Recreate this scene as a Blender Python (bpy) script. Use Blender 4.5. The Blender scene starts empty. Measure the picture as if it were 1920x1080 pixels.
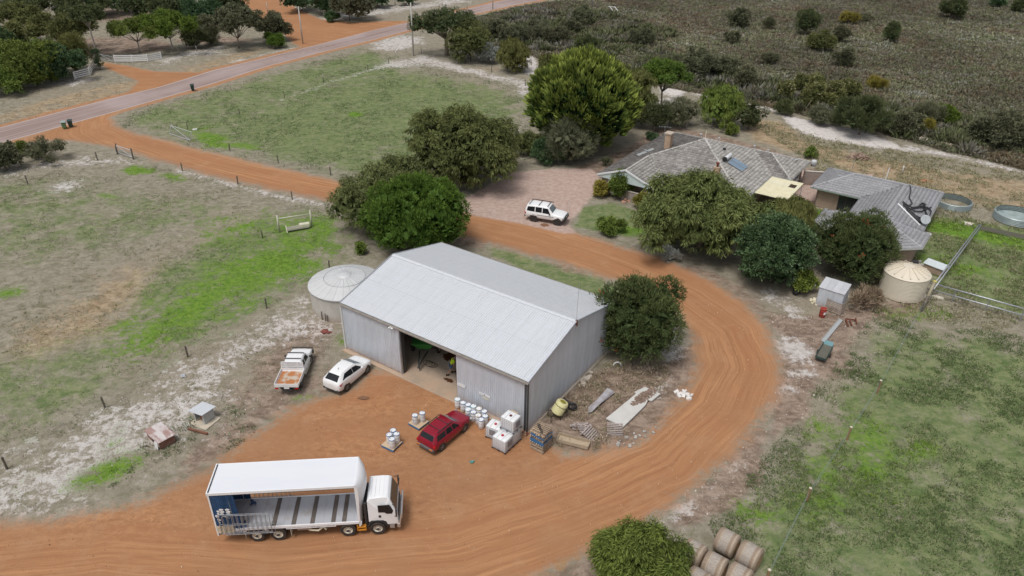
import bpy, bmesh, math, random
import numpy as np
from mathutils import Vector, Matrix
S = bpy.context.scene
COL = S.collection
R = math.radians
random.seed(7); RNG = np.random.default_rng(11)
# ---------------------------------------------------------------- camera
F_PX, PITCH, ROLL, CAM_H = 1406.2, R(30.466), R(0.616), 37.533
FWD = Vector((0, math.cos(PITCH), -math.sin(PITCH)))
_r0 = Vector((1, 0, 0)); _u0 = _r0.cross(FWD)
RGT = math.cos(ROLL) * _r0 + math.sin(ROLL) * _u0
UPV = -math.sin(ROLL) * _r0 + math.cos(ROLL) * _u0
cd = bpy.data.cameras.new('camera'); cam = bpy.data.objects.new('camera', cd); COL.objects.link(cam)
cd.sensor_width = 36; cd.lens = 36 * F_PX / 1920; cd.clip_start = 0.5; cd.clip_end = 6000
M = Matrix.Identity(4)
for i in range(3):
    M[i][0] = RGT[i]; M[i][1] = UPV[i]; M[i][2] = -FWD[i]
M[2][3] = CAM_H
cam.matrix_world = M; S.camera = cam
# ---------------------------------------------------------------- overcast sky, soft sun
w = bpy.data.worlds.new('World'); S.world = w; w.use_nodes = True
wn = w.node_tree.nodes; wl = w.node_tree.links; wn.clear()
sky = wn.new('ShaderNodeTexSky'); sky.sky_type = 'NISHITA'; sky.sun_disc = False
sky.sun_elevation = R(66); sky.sun_rotation = R(215); sky.air_density = 1.0; sky.dust_density = 4.0; sky.ozone_density = 1.0
hs = wn.new('ShaderNodeHueSaturation'); hs.inputs['Saturation'].default_value = 0.33
bg = wn.new('ShaderNodeBackground'); bg.inputs['Strength'].default_value = 0.105
wo = wn.new('ShaderNodeOutputWorld')
wl.new(sky.outputs[0], hs.inputs['Color']); wl.new(hs.outputs[0], bg.inputs[0]); wl.new(bg.outputs[0], wo.inputs[0])
sd = bpy.data.lights.new('sun', 'SUN'); sd.energy = 1.6; sd.angle = R(18); sd.color = (1.0, 0.97, 0.93)
sun = bpy.data.objects.new('sun', sd); COL.objects.link(sun)
_az = R(215); _el = R(66)
_sd = Vector((math.sin(_az) * math.cos(_el), math.cos(_az) * math.cos(_el), math.sin(_el)))
sun.rotation_euler = (-_sd).to_track_quat('-Z', 'Y').to_euler(); sun.location = (0, 0, 60)
S.view_settings.view_transform = 'Standard'; S.view_settings.look = 'None'
S.view_settings.exposure = 0.1; S.view_settings.gamma = 1.0; S.view_settings.use_curve_mapping = False
S.render.engine = 'CYCLES'
S.render.resolution_x = 1024; S.render.resolution_y = 576
# ---------------------------------------------------------------- helpers
def G(px, py, z=0.0):
    """world point at height z seen at photograph pixel (px,py) of 1920x1080"""
    d = FWD * F_PX + RGT * (px - 960) + UPV * (540 - py)
    t = (z - CAM_H) / d.z
    return Vector((d.x * t, d.y * t, z))
def PJ(p):
    d = Vector(p) - Vector((0, 0, CAM_H)); zz = d.dot(FWD)
    return 960 + F_PX * d.dot(RGT) / zz, 540 - F_PX * d.dot(UPV) / zz
def SC(p):
    return F_PX / (Vector(p) - Vector((0, 0, CAM_H))).dot(FWD)
def ZH(base, ypx):
    """height above base whose top shows at photograph row ypx"""
    lo, hi = 0.0, 40.0
    for _ in range(40):
        m = (lo + hi) / 2
        if PJ((base[0], base[1], m))[1] > ypx: lo = m
        else: hi = m
    return lo
def YAW(a, b):
    return math.atan2(b[1] - a[1], b[0] - a[0])

class MB:
    def __init__(s): s.v = []; s.f = []; s.m = []
    def add(s, vs, fs, m=0):
        o = len(s.v); s.v += [tuple(p) for p in vs]
        s.f += [tuple(i + o for i in f) for f in fs]; s.m += [m] * len(fs); return s
    def box(s, x0, x1, y0, y1, z0, z1, m=0, T=None):
        vs = [(x, y, z) for z in (z0, z1) for y in (y0, y1) for x in (x0, x1)]
        if T: vs = [T @ Vector(p) for p in vs]
        return s.add(vs, [(0, 2, 3, 1), (4, 5, 7, 6), (0, 1, 5, 4), (2, 6, 7, 3), (0, 4, 6, 2), (1, 3, 7, 5)], m)
    def bar(s, a, b, w=.05, h=None, m=0):
        a, b = Vector(a), Vector(b); h = h or w; d = (b - a)
        L = d.length
        if L < 1e-6: return s
        d /= L; u = Vector((0, 0, 1)) if abs(d.z) < .95 else Vector((0, 1, 0))
        x = d.cross(u).normalized(); y = x.cross(d)
        vs = [p + x * i * w / 2 + y * j * h / 2 for p in (a, b) for i, j in ((-1, -1), (1, -1), (1, 1), (-1, 1))]
        return s.add(vs, [(3, 2, 1, 0), (4, 5, 6, 7), (0, 1, 5, 4), (1, 2, 6, 5), (2, 3, 7, 6), (3, 0, 4, 7)], m)
    def tube(s, pts, r, n=8, m=0, cap=True, rs=None):
        pts = [Vector(p) for p in pts]; rings = []
        px = None
        for i, p in enumerate(pts):
            d = (pts[min(i + 1, len(pts) - 1)] - pts[max(i - 1, 0)])
            d = d.normalized() if d.length > 1e-7 else Vector((0, 0, 1))
            if px is None:
                u = Vector((0, 0, 1)) if abs(d.z) < .9 else Vector((1, 0, 0)); x = d.cross(u).normalized()
            else:
                x = (px - d * px.dot(d)); x = x.normalized() if x.length > 1e-6 else d.orthogonal().normalized()
            px = x; y = d.cross(x); rr = rs[i] if rs else r
            rings.append([p + (x * math.cos(2 * math.pi * k / n) + y * math.sin(2 * math.pi * k / n)) * rr for k in range(n)])
        vs = [q for rg in rings for q in rg]; fs = []
        for i in range(len(pts) - 1):
            for k in range(n):
                a = i * n + k; b = i * n + (k + 1) % n; fs.append((a, b, b + n, a + n))
        if cap: fs.append(tuple(range(n - 1, -1, -1))); fs.append(tuple((len(pts) - 1) * n + k for k in range(n)))
        return s.add(vs, fs, m)
    def lathe(s, prof, n=20, m=0, axis='z', c=(0, 0, 0), cap=True):
        vs = []
        for r_, h in prof:
            for k in range(n):
                a = 2 * math.pi * k / n; p = (r_ * math.cos(a), r_ * math.sin(a), h)
                if axis == 'x': p = (p[2], p[0], p[1])
                elif axis == 'y': p = (p[0], p[2], -p[1])
                vs.append((p[0] + c[0], p[1] + c[1], p[2] + c[2]))
        fs = [(i * n + k, i * n + (k + 1) % n, (i + 1) * n + (k + 1) % n, (i + 1) * n + k) for i in range(len(prof) - 1) for k in range(n)]
        if cap: fs.append(tuple(range(n - 1, -1, -1))); fs.append(tuple((len(prof) - 1) * n + k for k in range(n)))
        return s.add(vs, fs, m)
    def poly(s, pts, m=0): return s.add(pts, [tuple(range(len(pts)))], m)
    def prism(s, pts, d, m=0):
        """closed polygon pts (3D) pushed along vector d"""
        n = len(pts); d = Vector(d); vs = [Vector(p) for p in pts] + [Vector(p) + d for p in pts]
        return s.add(vs, [tuple(range(n - 1, -1, -1)), tuple(range(n, 2 * n))] + [(i, (i + 1) % n, n + (i + 1) % n, n + i) for i in range(n)], m)
    def build(s, name, mats, parent=None, smooth=False, bevel=0, kind=None, label=None, seg=1, auto=None):
        me = bpy.data.meshes.new(name); me.from_pydata(s.v, [], s.f)
        if not isinstance(mats, (list, tuple)): mats = [mats]
        for q in mats: me.materials.append(q)
        me.polygons.foreach_set('material_index', s.m)
        bm = bmesh.new(); bm.from_mesh(me); bmesh.ops.recalc_face_normals(bm, faces=bm.faces)
        if bevel:
            bmesh.ops.bevel(bm, geom=[e for e in bm.edges if len(e.link_faces) == 2 and e.calc_face_angle(0) > .5], offset=bevel, segments=seg, affect='EDGES', profile=.5)
        bm.to_mesh(me); bm.free()
        if smooth:
            me.polygons.foreach_set('use_smooth', [True] * len(me.polygons))
            if auto: me.set_sharp_from_angle(angle=R(auto))
        me.update()
        o = bpy.data.objects.new(name, me); COL.objects.link(o)
        if parent: o.parent = parent
        if kind: o['kind'] = kind
        if label: o['label'] = label
        return o
def tag(o, label, cat, group=None):
    o['label'] = label; o['category'] = cat
    if group: o['group'] = group
    return o
def thing(name, label, cat, loc=(0, 0, 0), rz=0, group=None):
    o = bpy.data.objects.new(name, None); o.empty_display_size = .3; COL.objects.link(o)
    o.location = loc; o.rotation_euler = (0, 0, rz)
    return tag(o, label, cat, group)
def dup(root, loc, rz=0, label=None, scale=None, tilt=None):
    def cp(o, par):
        c = o.copy(); COL.objects.link(c)
        if par: c.parent = par
        for ch in o.children: cp(ch, c)
        return c
    r_ = cp(root, None); r_.location = loc; r_.rotation_euler = tilt or (0, 0, rz)
    if scale: r_.scale = scale if hasattr(scale, '__len__') else (scale,) * 3
    if label: r_['label'] = label
    return r_
def mesh_np(name, V, F, mats, parent=None, attrs=None, kind=None, smooth=False, fm=None):
    """V (n,3), F (m,k) numpy; attrs {name:(n,) or (n,4)} point domain"""
    me = bpy.data.meshes.new(name); V = np.asarray(V, np.float32); F = np.asarray(F, np.int32)
    me.vertices.add(len(V)); me.vertices.foreach_set('co', V.ravel())
    k = F.shape[1]; me.loops.add(F.size); me.loops.foreach_set('vertex_index', F.ravel())
    me.polygons.add(len(F)); me.polygons.foreach_set('loop_start', np.arange(0, F.size, k, dtype=np.int32))
    try: me.polygons.foreach_set('loop_total', np.full(len(F), k, np.int32))
    except Exception: pass
    for q in (mats if isinstance(mats, (list, tuple)) else [mats]): me.materials.append(q)
    if fm is not None: me.polygons.foreach_set('material_index', np.asarray(fm, np.int32))
    if smooth: me.polygons.foreach_set('use_smooth', np.ones(len(F), bool))
    me.update(calc_edges=True)
    for an, av in (attrs or {}).items():
        av = np.asarray(av, np.float32)
        if av.ndim == 1:
            me.attributes.new(an, 'FLOAT', 'POINT').data.foreach_set('value', av)
        else:
            me.attributes.new(an, 'FLOAT_COLOR', 'POINT').data.foreach_set('color', av.ravel())
    me.validate()
    o = bpy.data.objects.new(name, me); COL.objects.link(o)
    if parent: o.parent = parent
    if kind: o['kind'] = kind
    return o
# ---------------------------------------------------------------- node helpers
class NT:
    def __init__(s, name):
        s.m = bpy.data.materials.new(name); s.m.use_nodes = True
        s.t = s.m.node_tree; s.n = s.t.nodes; s.n.clear(); s.l = s.t.links
        s.b = s.n.new('ShaderNodeBsdfPrincipled'); o = s.n.new('ShaderNodeOutputMaterial')
        s.l.new(s.b.outputs[0], o.inputs[0])
    def put(s, inp, v):
        if v is None: return
        if hasattr(v, 'is_linked') or hasattr(v, 'links'): s.l.new(v, inp)
        elif inp.type == 'RGBA' and len(v) == 3: inp.default_value = (*v, 1)
        else: inp.default_value = v
    def coord(s, kind='Object'): return s.n.new('ShaderNodeTexCoord').outputs[kind]
    def geo(s, k='Position'): return s.n.new('ShaderNodeNewGeometry').outputs[k]
    def mapping(s, v, sc=(1, 1, 1), rot=(0, 0, 0)):
        n = s.n.new('ShaderNodeMapping'); s.put(n.inputs['Vector'], v); n.inputs['Scale'].default_value = sc; n.inputs['Rotation'].default_value = rot
        return n.outputs[0]
    def noise(s, v, sc=5, det=4, rough=.55, dist=0, col=False):
        n = s.n.new('ShaderNodeTexNoise'); s.put(n.inputs['Vector'], v); n.inputs['Scale'].default_value = sc
        n.inputs['Detail'].default_value = det; n.inputs['Roughness'].default_value = rough; n.inputs['Distortion'].default_value = dist
        return n.outputs['Color' if col else 'Fac']
    def math(s, op, a, b=None, c=None, clamp=False):
        n = s.n.new('ShaderNodeMath'); n.operation = op; n.use_clamp = clamp
        s.put(n.inputs[0], a)
        if b is not None: s.put(n.inputs[1], b)
        if c is not None: s.put(n.inputs[2], c)
        return n.outputs[0]
    def ss(s, v, a, b, lo=0, hi=1):
        n = s.n.new('ShaderNodeMapRange'); n.interpolation_type = 'SMOOTHSTEP'; s.put(n.inputs[0], v)
        for i, q in enumerate((a, b, lo, hi)): n.inputs[i + 1].default_value = q
        return n.outputs[0]
    def lin(s, v, a, b, lo=0, hi=1):
        n = s.n.new('ShaderNodeMapRange'); s.put(n.inputs[0], v)
        for i, q in enumerate((a, b, lo, hi)): n.inputs[i + 1].default_value = q
        return n.outputs[0]
    def mix(s, f, a, b, mode='MIX'):
        n = s.n.new('ShaderNodeMix'); n.data_type = 'RGBA'; n.blend_type = mode
        s.put(n.inputs[0], f); s.put(n.inputs[6], a); s.put(n.inputs[7], b)
        return n.outputs[2]
    def attr(s, name, out='Fac'):
        n = s.n.new('ShaderNodeAttribute'); n.attribute_name = name; return n.outputs[out]
    def sep(s, c):
        n = s.n.new('ShaderNodeSeparateColor'); s.put(n.inputs[0], c); return n.outputs
    def xyz(s, c):
        n = s.n.new('ShaderNodeSeparateXYZ'); s.put(n.inputs[0], c); return n.outputs
    def comb(s, x=0, y=0, z=0):
        n = s.n.new('ShaderNodeCombineXYZ')
        for i, q in enumerate((x, y, z)): s.put(n.inputs[i], q)
        return n.outputs[0]
    def bump(s, h, st=.3, d=.05):
        n = s.n.new('ShaderNodeBump'); n.inputs['Strength'].default_value = st; n.inputs['Distance'].default_value = d
        s.put(n.inputs['Height'], h); s.l.new(n.outputs[0], s.b.inputs['Normal'])
    def orand(s): return s.n.new('ShaderNodeObjectInfo').outputs['Random']
    def done(s, col, rough=.8, metal=0, spec=None, trans=None, alpha=None, sub=None):
        s.put(s.b.inputs['Base Color'], col); s.put(s.b.inputs['Roughness'], rough); s.put(s.b.inputs['Metallic'], metal)
        if spec is not None: s.b.inputs['Specular IOR Level'].default_value = spec
        if trans is not None: s.b.inputs['Transmission Weight'].default_value = trans
        if alpha is not None: s.put(s.b.inputs['Alpha'], alpha)
        return s.m
_mc = {}
def mat(name, c, rough=.6, metal=0, c2=None, sc=4, amt=.5, det=5, bump=0, bsc=None, stretch=(1, 1, 1), orv=0, spec=None, thr=None, dust=None):
    """procedural paint/metal/wood: base colour, second colour in worn patches, object-random value shift"""
    if name in _mc: return _mc[name]
    t = NT(name); co = t.mapping(t.coord(), sc=stretch)
    n1 = t.noise(co, sc, det, .6)
    c2 = c2 or tuple(q * .82 for q in c)
    lo, hi = thr or (.35, .7)
    col = t.mix(t.math('MULTIPLY', t.ss(n1, lo, hi), amt), c, c2)
    if orv:
        f = t.lin(t.orand(), 0, 1, 1 - orv, 1 + orv); n = t.n.new('ShaderNodeVectorMath'); n.operation = 'SCALE'
        t.l.new(col, n.inputs[0]); t.l.new(f, n.inputs['Scale']); col = n.outputs[0]
    if dust:
        z = t.xyz(t.geo())[2]
        d = t.math('MULTIPLY', t.ss(z, dust[1], 0.0), t.lin(t.noise(t.coord(), 3, 4), .3, .7, .3, 1)); col = t.mix(t.math('MULTIPLY', d, dust[0]), col, (.30, .15, .075))
    if bump: t.bump(t.noise(co, bsc or sc * 6, 4), .5, bump)
    r_ = t.lin(n1, .2, .8, max(rough - .08, .02), min(rough + .1, 1))
    _mc[name] = t.done(col, r_, metal, spec); return _mc[name]
# ---------------------------------------------------------------- ground covers, traced once and fixed in world metres
def W2(pts): return np.array([G(x, y)[:2] for x, y in pts])
def sdf_poly(P, poly):
    """signed distance (m), inside positive"""
    d = np.full(len(P), 1e9); ins = np.zeros(len(P), bool); n = len(poly)
    for i in range(n):
        a = poly[i]; b = poly[(i + 1) % n]; e = b - a; wv = P - a
        t = np.clip((wv @ e) / max(e @ e, 1e-9), 0, 1); q = wv - t[:, None] * e
        d = np.minimum(d, np.hypot(q[:, 0], q[:, 1]))
        c = (a[1] <= P[:, 1]) != (b[1] <= P[:, 1])
        with np.errstate(divide='ignore', invalid='ignore'):
            xi = a[0] + (P[:, 1] - a[1]) * e[0] / (e[1] if abs(e[1]) > 1e-12 else 1e-12)
        ins ^= c & (P[:, 0] < xi)
    return np.where(ins, d, -d)
def dens(P, shapes):
    """shapes: (points px, feather m, weight) -> density 0..1 with .5 at the edge of weight 1 shapes"""
    out = np.zeros(len(P))
    for pts, fe, wt in shapes:
        po = W2(pts); lo = po.min(0) - fe - 1; hi = po.max(0) + fe + 1
        k = np.where((P[:, 0] > lo[0]) & (P[:, 0] < hi[0]) & (P[:, 1] > lo[1]) & (P[:, 1] < hi[1]))[0]
        if len(k) == 0: continue
        s = sdf_poly(P[k], po); v = np.clip(.5 + s / (2 * fe), 0, 1) * wt
        out[k] = np.maximum(out[k], v)
    return out
def el(cx, cy, rx, ry, ang=0, fe=1.5, wt=1.0, n=14):
    a = math.radians(ang)
    return ([(cx + rx * math.cos(t) * math.cos(a) - ry * math.sin(t) * math.sin(a), cy + rx * math.cos(t) * math.sin(a) + ry * math.sin(t) * math.cos(a)) for t in (2 * math.pi * i / n for i in range(n))], fe, wt)
def strip(pts, hw, fe=1.0, wt=1.0):
    up = []; dn = []
    for i, (x, y) in enumerate(pts):
        a = pts[max(i - 1, 0)]; b = pts[min(i + 1, len(pts) - 1)]; dx, dy = b[0] - a[0], b[1] - a[1]; L = math.hypot(dx, dy)
        h = hw[i] if hasattr(hw, '__len__') else hw
        up.append((x - dy / L * h, y + dx / L * h)); dn.append((x + dy / L * h, y - dx / L * h))
    return (up + dn[::-1], fe, wt)
ROAD = [([(-500, 368), (-200, 290), (0, 238), (100, 212), (200, 186), (300, 162), (400, 131), (500, 107), (600, 82), (700, 56), (800, 34), (860, 20), (930, 3), (1000, -12), (1100, -35), (1300, -75), (1345, -70),
         (1150, -30), (1040, -5), (960, 10), (870, 30), (790, 50), (700, 74), (600, 98), (500, 124), (400, 156), (300, 185), (200, 213), (130, 232), (60, 252), (0, 268), (-200, 325), (-500, 415)], .5, 1)]
DIRT = [([(30, 268), (100, 240), (160, 224), (222, 206), (206, 222), (214, 238), (255, 253), (300, 263), (350, 277), (420, 294), (500, 312), (600, 334), (700, 360), (800, 386),
          (880, 402), (960, 413), (1050, 432), (1150, 460), (1240, 487), (1320, 522), (1390, 570), (1435, 620), (1452, 670), (1456, 700), (1448, 740), (1418, 785), (1365, 850), (1305, 900), (1240, 950), (1180, 987), (1100, 1028), (1050, 1055), (980, 1090), (850, 1200), (-300, 1200), (-300, 1000),
          (-60, 985), (60, 985), (160, 968), (250, 945), (330, 915), (400, 880), (430, 850), (480, 822), (520, 790), (560, 762), (610, 745), (660, 730), (700, 700), (757, 700), (860, 745), (990, 812), (1000, 822), (1060, 852), (1130, 852), (1185, 836), (1230, 806), (1268, 768), (1298, 720), (1312, 680), (1308, 640), (1282, 592), (1220, 548), (1180, 532), (1130, 515), (1060, 492), (1000, 477), (950, 462), (900, 448), (835, 432), (740, 408), (640, 380), (600, 371), (500, 351), (400, 328), (300, 300), (240, 280), (190, 270), (140, 263), (90, 262)], 2.0, 1),
        ([(185, 116), (225, 121), (290, 134), (400, 136), (345, 155), (290, 165), (235, 178), (262, 152), (230, 140), (205, 130)], 1.2, 1),
        ([(380, -60), (475, -60), (500, -20), (560, 18), (600, 36), (660, 42), (760, 38), (700, 62), (640, 78), (590, 92), (555, 84), (530, 60), (490, 35), (462, 10)], 1.2, 1)]
PAD = [([(860, 378), (930, 340), (960, 322), (1040, 316), (1112, 316), (1128, 340), (1112, 365), (1085, 398), (1066, 420), (1078, 437), (1050, 436), (980, 420), (890, 404), (870, 395)], 1.2, 1),
       ([(1560, 330), (1640, 325), (1600, 380), (1545, 392), (1500, 372), (1480, 345), (1500, 318)], .5, 1)]
BROWN = [([(1040, 325), (1120, 300), (1180, 275), (1225, 240), (1290, 238), (1240, 262), (1195, 300), (1150, 330), (1110, 335)], 1.2, 1),
         ([(1250, 235), (1330, 248), (1420, 272), (1500, 295), (1540, 310), (1500, 305), (1400, 285), (1300, 262)], .8, .8),
         ([(1200, 500), (1290, 490), (1400, 530), (1440, 575), (1500, 590), (1640, 560), (1740, 560), (1745, 600), (1650, 605), (1600, 650), (1620, 700), (1560, 720), (1500, 700), (1460, 640), (1400, 570), (1330, 525), (1250, 500)], 1.5, .75),
         ([(870, 425), (930, 445), (900, 470), (850, 455)], 1, .9), el(1060, 500, 60, 14, 18, 1, .5),
         ([(1130, 690), (1240, 690), (1300, 640), (1310, 700), (1270, 770), (1200, 835), (1130, 850), (1060, 845), (1010, 800), (1060, 730)], 1, .95),
         ([(430, 690), (560, 560), (645, 600), (645, 700), (560, 720), (480, 770), (400, 800)], 4, .72), ([(330, 850), (450, 760), (520, 700), (600, 690), (660, 735), (560, 765), (470, 830), (400, 880), (300, 930)], 2.2, .74),
         ([(1480, 310), (1570, 318), (1600, 330), (1500, 330)], 1, .7), el(660, 382, 50, 12, 12, 1, .8), ([(1010, 1070), (1100, 1030), (1200, 1000), (1300, 1010), (1290, 1090), (1000, 1100)], 1, .7),
         ([(1440, 800), (1440, 900), (1370, 960), (1300, 990), (1240, 1000), (1280, 930), (1370, 850), (1430, 770)], 1, .8), ([(1460, 600), (1540, 700), (1520, 780), (1440, 830), (1450, 740), (1460, 690)], 1, .85),
         el(260, 20, 120, 22, -5, 3, .6), el(210, 85, 130, 18, 0, 3, .7), el(400, 75, 80, 8, 0, 2, .7)]
SAND = [([(1462, 214), (1500, 221), (1560, 234), (1620, 247), (1680, 268), (1700, 281), (1650, 278), (1600, 271), (1530, 258), (1488, 240)], .6, 1),
        strip([(1690, 275), (1780, 290), (1850, 305), (1940, 325)], [7, 5, 5, 4], 1.2, .62), strip([(1290, 170), (1380, 185), (1465, 212)], [7, 6, 5], 1, .5),
        ([(965, 98), (995, 96), (1012, 130), (1006, 142), (985, 138), (970, 120)], .8, 1), el(1262, 168, 26, 13, 10, 1, .95), el(1250, 190, 20, 8, 0, 1, .9), el(1345, 205, 30, 12, 0, 1, .85), el(1425, 195, 15, 8, 0, 1, .7),
        strip([(700, 125), (750, 118), (800, 112), (880, 132), (960, 152), (1010, 165)], [4, 9, 10, 7, 6, 8], 2.2, .68), strip([(520, 190), (600, 160), (700, 128)], 2.5, 1.2, .55), el(745, 80, 50, 14, -5, 3, .74), el(960, 250, 18, 14, 40, 1, .75), el(990, 170, 25, 14, 20, 1, .6), strip([(380, 290), (440, 305), (520, 328), (630, 345)], 3, .8, .62),
        strip([(330, 318), (400, 335), (480, 358), (620, 386)], 5, 1, .6), el(118, 350, 34, 10, -8, 1.6, .68), strip([(0, 165), (60, 158), (150, 152), (180, 143)], 7, 2.5, .62), strip([(290, 118), (360, 100), (430, 92)], 8, 3, .6), strip([(420, 120), (500, 102), (560, 88)], 3, 1.5, .55),
        el(700, 22, 120, 9, -8, 4, .58), el(830, 5, 80, 8, -8, 3, .55),
        ([(-60, 985), (-60, 870), (80, 840), (150, 790), (240, 745), (330, 700), (420, 645), (500, 590), (580, 540), (640, 600), (600, 640), (480, 660), (420, 720), (400, 800), (330, 820), (290, 850), (220, 900), (120, 968)], 4, .64),
        el(60, 930, 120, 38, -8, 4, .68), el(250, 770, 60, 18, -32, 3, .62), el(440, 680, 60, 18, -35, 3, .6), el(340, 690, 70, 14, -35, 3, .6), strip([(0, 330), (80, 310), (200, 300), (260, 302)], 9, 2.5, .56),
        el(1490, 655, 50, 26, 20, 1.5, .72), el(1500, 700, 30, 10, 0, 1, .8), el(1480, 730, 30, 10, 0, 1, .7), el(1465, 565, 50, 20, 30, 1.5, .55), el(1250, 640, 40, 40, 0, 1.5, .55), el(1230, 730, 50, 20, -35, 1, .5), el(1690, 462, 30, 12, 20, 1, .55), el(560, 610, 70, 30, -20, 3, .52), el(1290, 740, 10, 9, 0, .3, 1), el(1420, 640, 25, 60, -20, 2, .5), el(1340, 900, 60, 12, -40, 1.2, .6), el(1270, 960, 40, 16, -30, 1, .7), el(1440, 770, 12, 20, 0, 1, .6), el(1125, 365, 20, 30, 0, 1, .3), el(1765, 432, 20, 6, 0, 1, .6)]
GREEN = [([(215, 215), (400, 165), (560, 120), (680, 90), (740, 100), (780, 130), (900, 150), (1000, 180), (985, 240), (960, 300), (760, 350), (640, 340), (500, 305), (380, 282), (300, 262), (230, 240)], 5, .64),
         ([(360, 250), (520, 190), (700, 140), (860, 150), (960, 200), (900, 250), (760, 280), (650, 330), (500, 300)], 5, .74),
         ([(900, 455), (1000, 480), (1130, 520), (1180, 545), (1120, 560), (1000, 520), (920, 480)], 1, .7), ([(1085, 385), (1150, 380), (1200, 395), (1230, 430), (1200, 445), (1150, 440), (1075, 425)], 1, .85),
         ([(1760, 400), (2100, 450), (2100, 640), (1920, 600), (1760, 545), (1700, 480)], 1.5, .72), ([(1640, 595), (2100, 660), (2100, 1200), (1440, 1200), (1330, 1000), (1500, 780), (1560, 700)], 4, .66),
         ([(480, 395), (620, 385), (680, 450), (600, 500), (560, 560), (420, 640), (300, 700), (180, 640), (250, 520), (380, 440)], 4, .66), ([(0, 640), (200, 600), (380, 640), (250, 760), (80, 830), (-60, 860), (-200, 700)], 5, .54), ([(-100, 310), (150, 330), (420, 360), (500, 400), (300, 460), (200, 480), (-100, 540)], 5, .5),
         ([(1520, 395), (1570, 400), (1570, 425), (1520, 420)], .8, .9), ([(0, 540), (40, 535), (40, 560), (0, 565)], 1, .7)]
LUSH = [el(505, 500, 130, 38, -6, 4, .82), el(400, 555, 150, 48, -22, 5, .74), el(560, 460, 90, 34, 0, 4, .66), el(290, 620, 80, 45, -25, 3, .68), el(520, 500, 50, 18, 0, 2, .7), el(440, 430, 90, 30, -10, 4, .6), el(570, 425, 80, 30, 0, 3, .62), el(260, 318, 38, 10, 0, 1, .68), el(325, 332, 28, 8, 12, 1, .7), el(200, 368, 22, 7, 0, 1, .65), el(395, 262, 45, 16, 12, 1.5, .68), el(460, 275, 40, 8, 8, 1.2, .7), el(665, 213, 14, 6, 0, .8, .75),
        el(200, 885, 75, 20, -22, 1.5, .85), el(210, 830, 40, 14, -50, 1.5, .6), el(1620, 850, 60, 70, -30, 4, .72), el(1560, 900, 70, 40, -60, 3, .68), el(1730, 845, 35, 22, 20, 1, .72), el(1780, 430, 90, 14, 14, 1.5, .8), el(1850, 440, 120, 14, 14, 1.5, .85), el(1800, 500, 80, 16, 12, 2, .68), el(1720, 590, 60, 10, 0, 1.5, .72), el(1540, 405, 25, 12, 10, 1, .9), el(565, 745, 30, 12, 0, .8, .65), el(560, 690, 30, 20, 0, 1, .4), el(640, 640, 14, 14, 0, .8, .6), el(1140, 900, 3, 3, 0, .5, .1), el(1050, 1055, 45, 10, -25, .8, .72), el(1420, 960, 45, 26, 20, 1.2, .62), el(1530, 800, 40, 20, -40, 1, .6), el(1570, 560, 20, 5, 0, 1, .4), el(10, 548, 30, 12, 0, 1.5, .8), el(60, 890, 40, 12, -30, 1.5, .5), el(1180, 430, 35, 10, 0, 1, .7), el(1650, 350, 60, 8, 14, 1.5, .55), el(370, 245, 30, 6, -20, 1, .5)]
TAN = [el(170, 590, 200, 70, -28, 6, .62), el(80, 640, 130, 60, -20, 5, .6), el(100, 380, 120, 20, 0, 4, .45), el(1700, 720, 80, 30, 20, 4, .45), ([(1600, 300), (2100, 350), (2100, 430), (1860, 400), (1760, 370), (1600, 330)], 2, .6), ([(1380, 215), (1470, 225), (1520, 262), (1600, 285), (1700, 300), (1800, 330), (1600, 330), (1530, 300), (1400, 262)], 2, .7), el(1730, 200, 10, 10, 0, 2, .1), el(900, 130, 60, 10, 0, 2, .4), el(130, 190, 180, 20, -14, 3, .55), el(400, 120, 120, 14, -16, 3, .55)]
HEATH = [([(855, 42), (960, 14), (1045, 0), (1300, -58), (1500, -100), (2600, -140), (2600, 420), (2100, 352), (1920, 318), (1850, 300), (1780, 286), (1700, 262), (1620, 240), (1560, 228), (1500, 215), (1462, 206), (1400, 190), (1290, 172), (1230, 160), (1100, 140), (1010, 110), (960, 85), (900, 80), (840, 90)], 1.5, 1)]
BED = [el(1230, 440, 60, 20, 0, 1.5, .5)]
CENTRE = [(-500, 1085), (-100, 1055), (200, 1025), (500, 1040), (850, 1010), (1050, 950), (1250, 860), (1350, 760), (1385, 690), (1360, 620), (1280, 560), (1150, 505), (1000, 455), (860, 422), (760, 392), (640, 362), (500, 332), (400, 310), (250, 268), (200, 240), (205, 218), (215, 200)]
def line_sd(P, pts):
    po = W2(pts); best = np.full(len(P), 1e9); sg = np.zeros(len(P)); al = np.zeros(len(P)); acc = 0
    for i in range(len(po) - 1):
        a = po[i]; e = po[i + 1] - a; L = np.hypot(*e); wv = P - a
        t = np.clip((wv @ e) / (L * L), 0, 1); q = wv - t[:, None] * e; d = np.hypot(q[:, 0], q[:, 1])
        k = d < best; best[k] = d[k]; sg[k] = np.sign(e[0] * wv[k, 1] - e[1] * wv[k, 0]); al[k] = acc + t[k] * L; acc += L
    return best * sg, al
def axis(segs):
    out = [segs[0][0]]
    for a, b, st in segs:
        n = max(1, int(round((b - a) / st))); out += list(np.linspace(a, b, n + 1)[1:])
    return np.array(out)
GX = axis([(-3000, -600, 400), (-600, -250, 25), (-250, -80, 1.5), (-80, 80, .42), (80, 200, 1.3), (200, 600, 25), (600, 3000, 400)])
GY = axis([(-300, 20, 20), (20, 105, .42), (105, 150, .8), (150, 330, 1.6), (330, 600, 20), (600, 4000, 400)])
XX, YY = np.meshgrid(GX, GY); GP = np.stack([XX.ravel(), YY.ravel()], 1)
FIELDS = dict(road=ROAD, dirt=DIRT, pad=PAD, brown=BROWN, sand=SAND, green=GREEN, lush=LUSH, tan=TAN, heath=HEATH)
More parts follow.
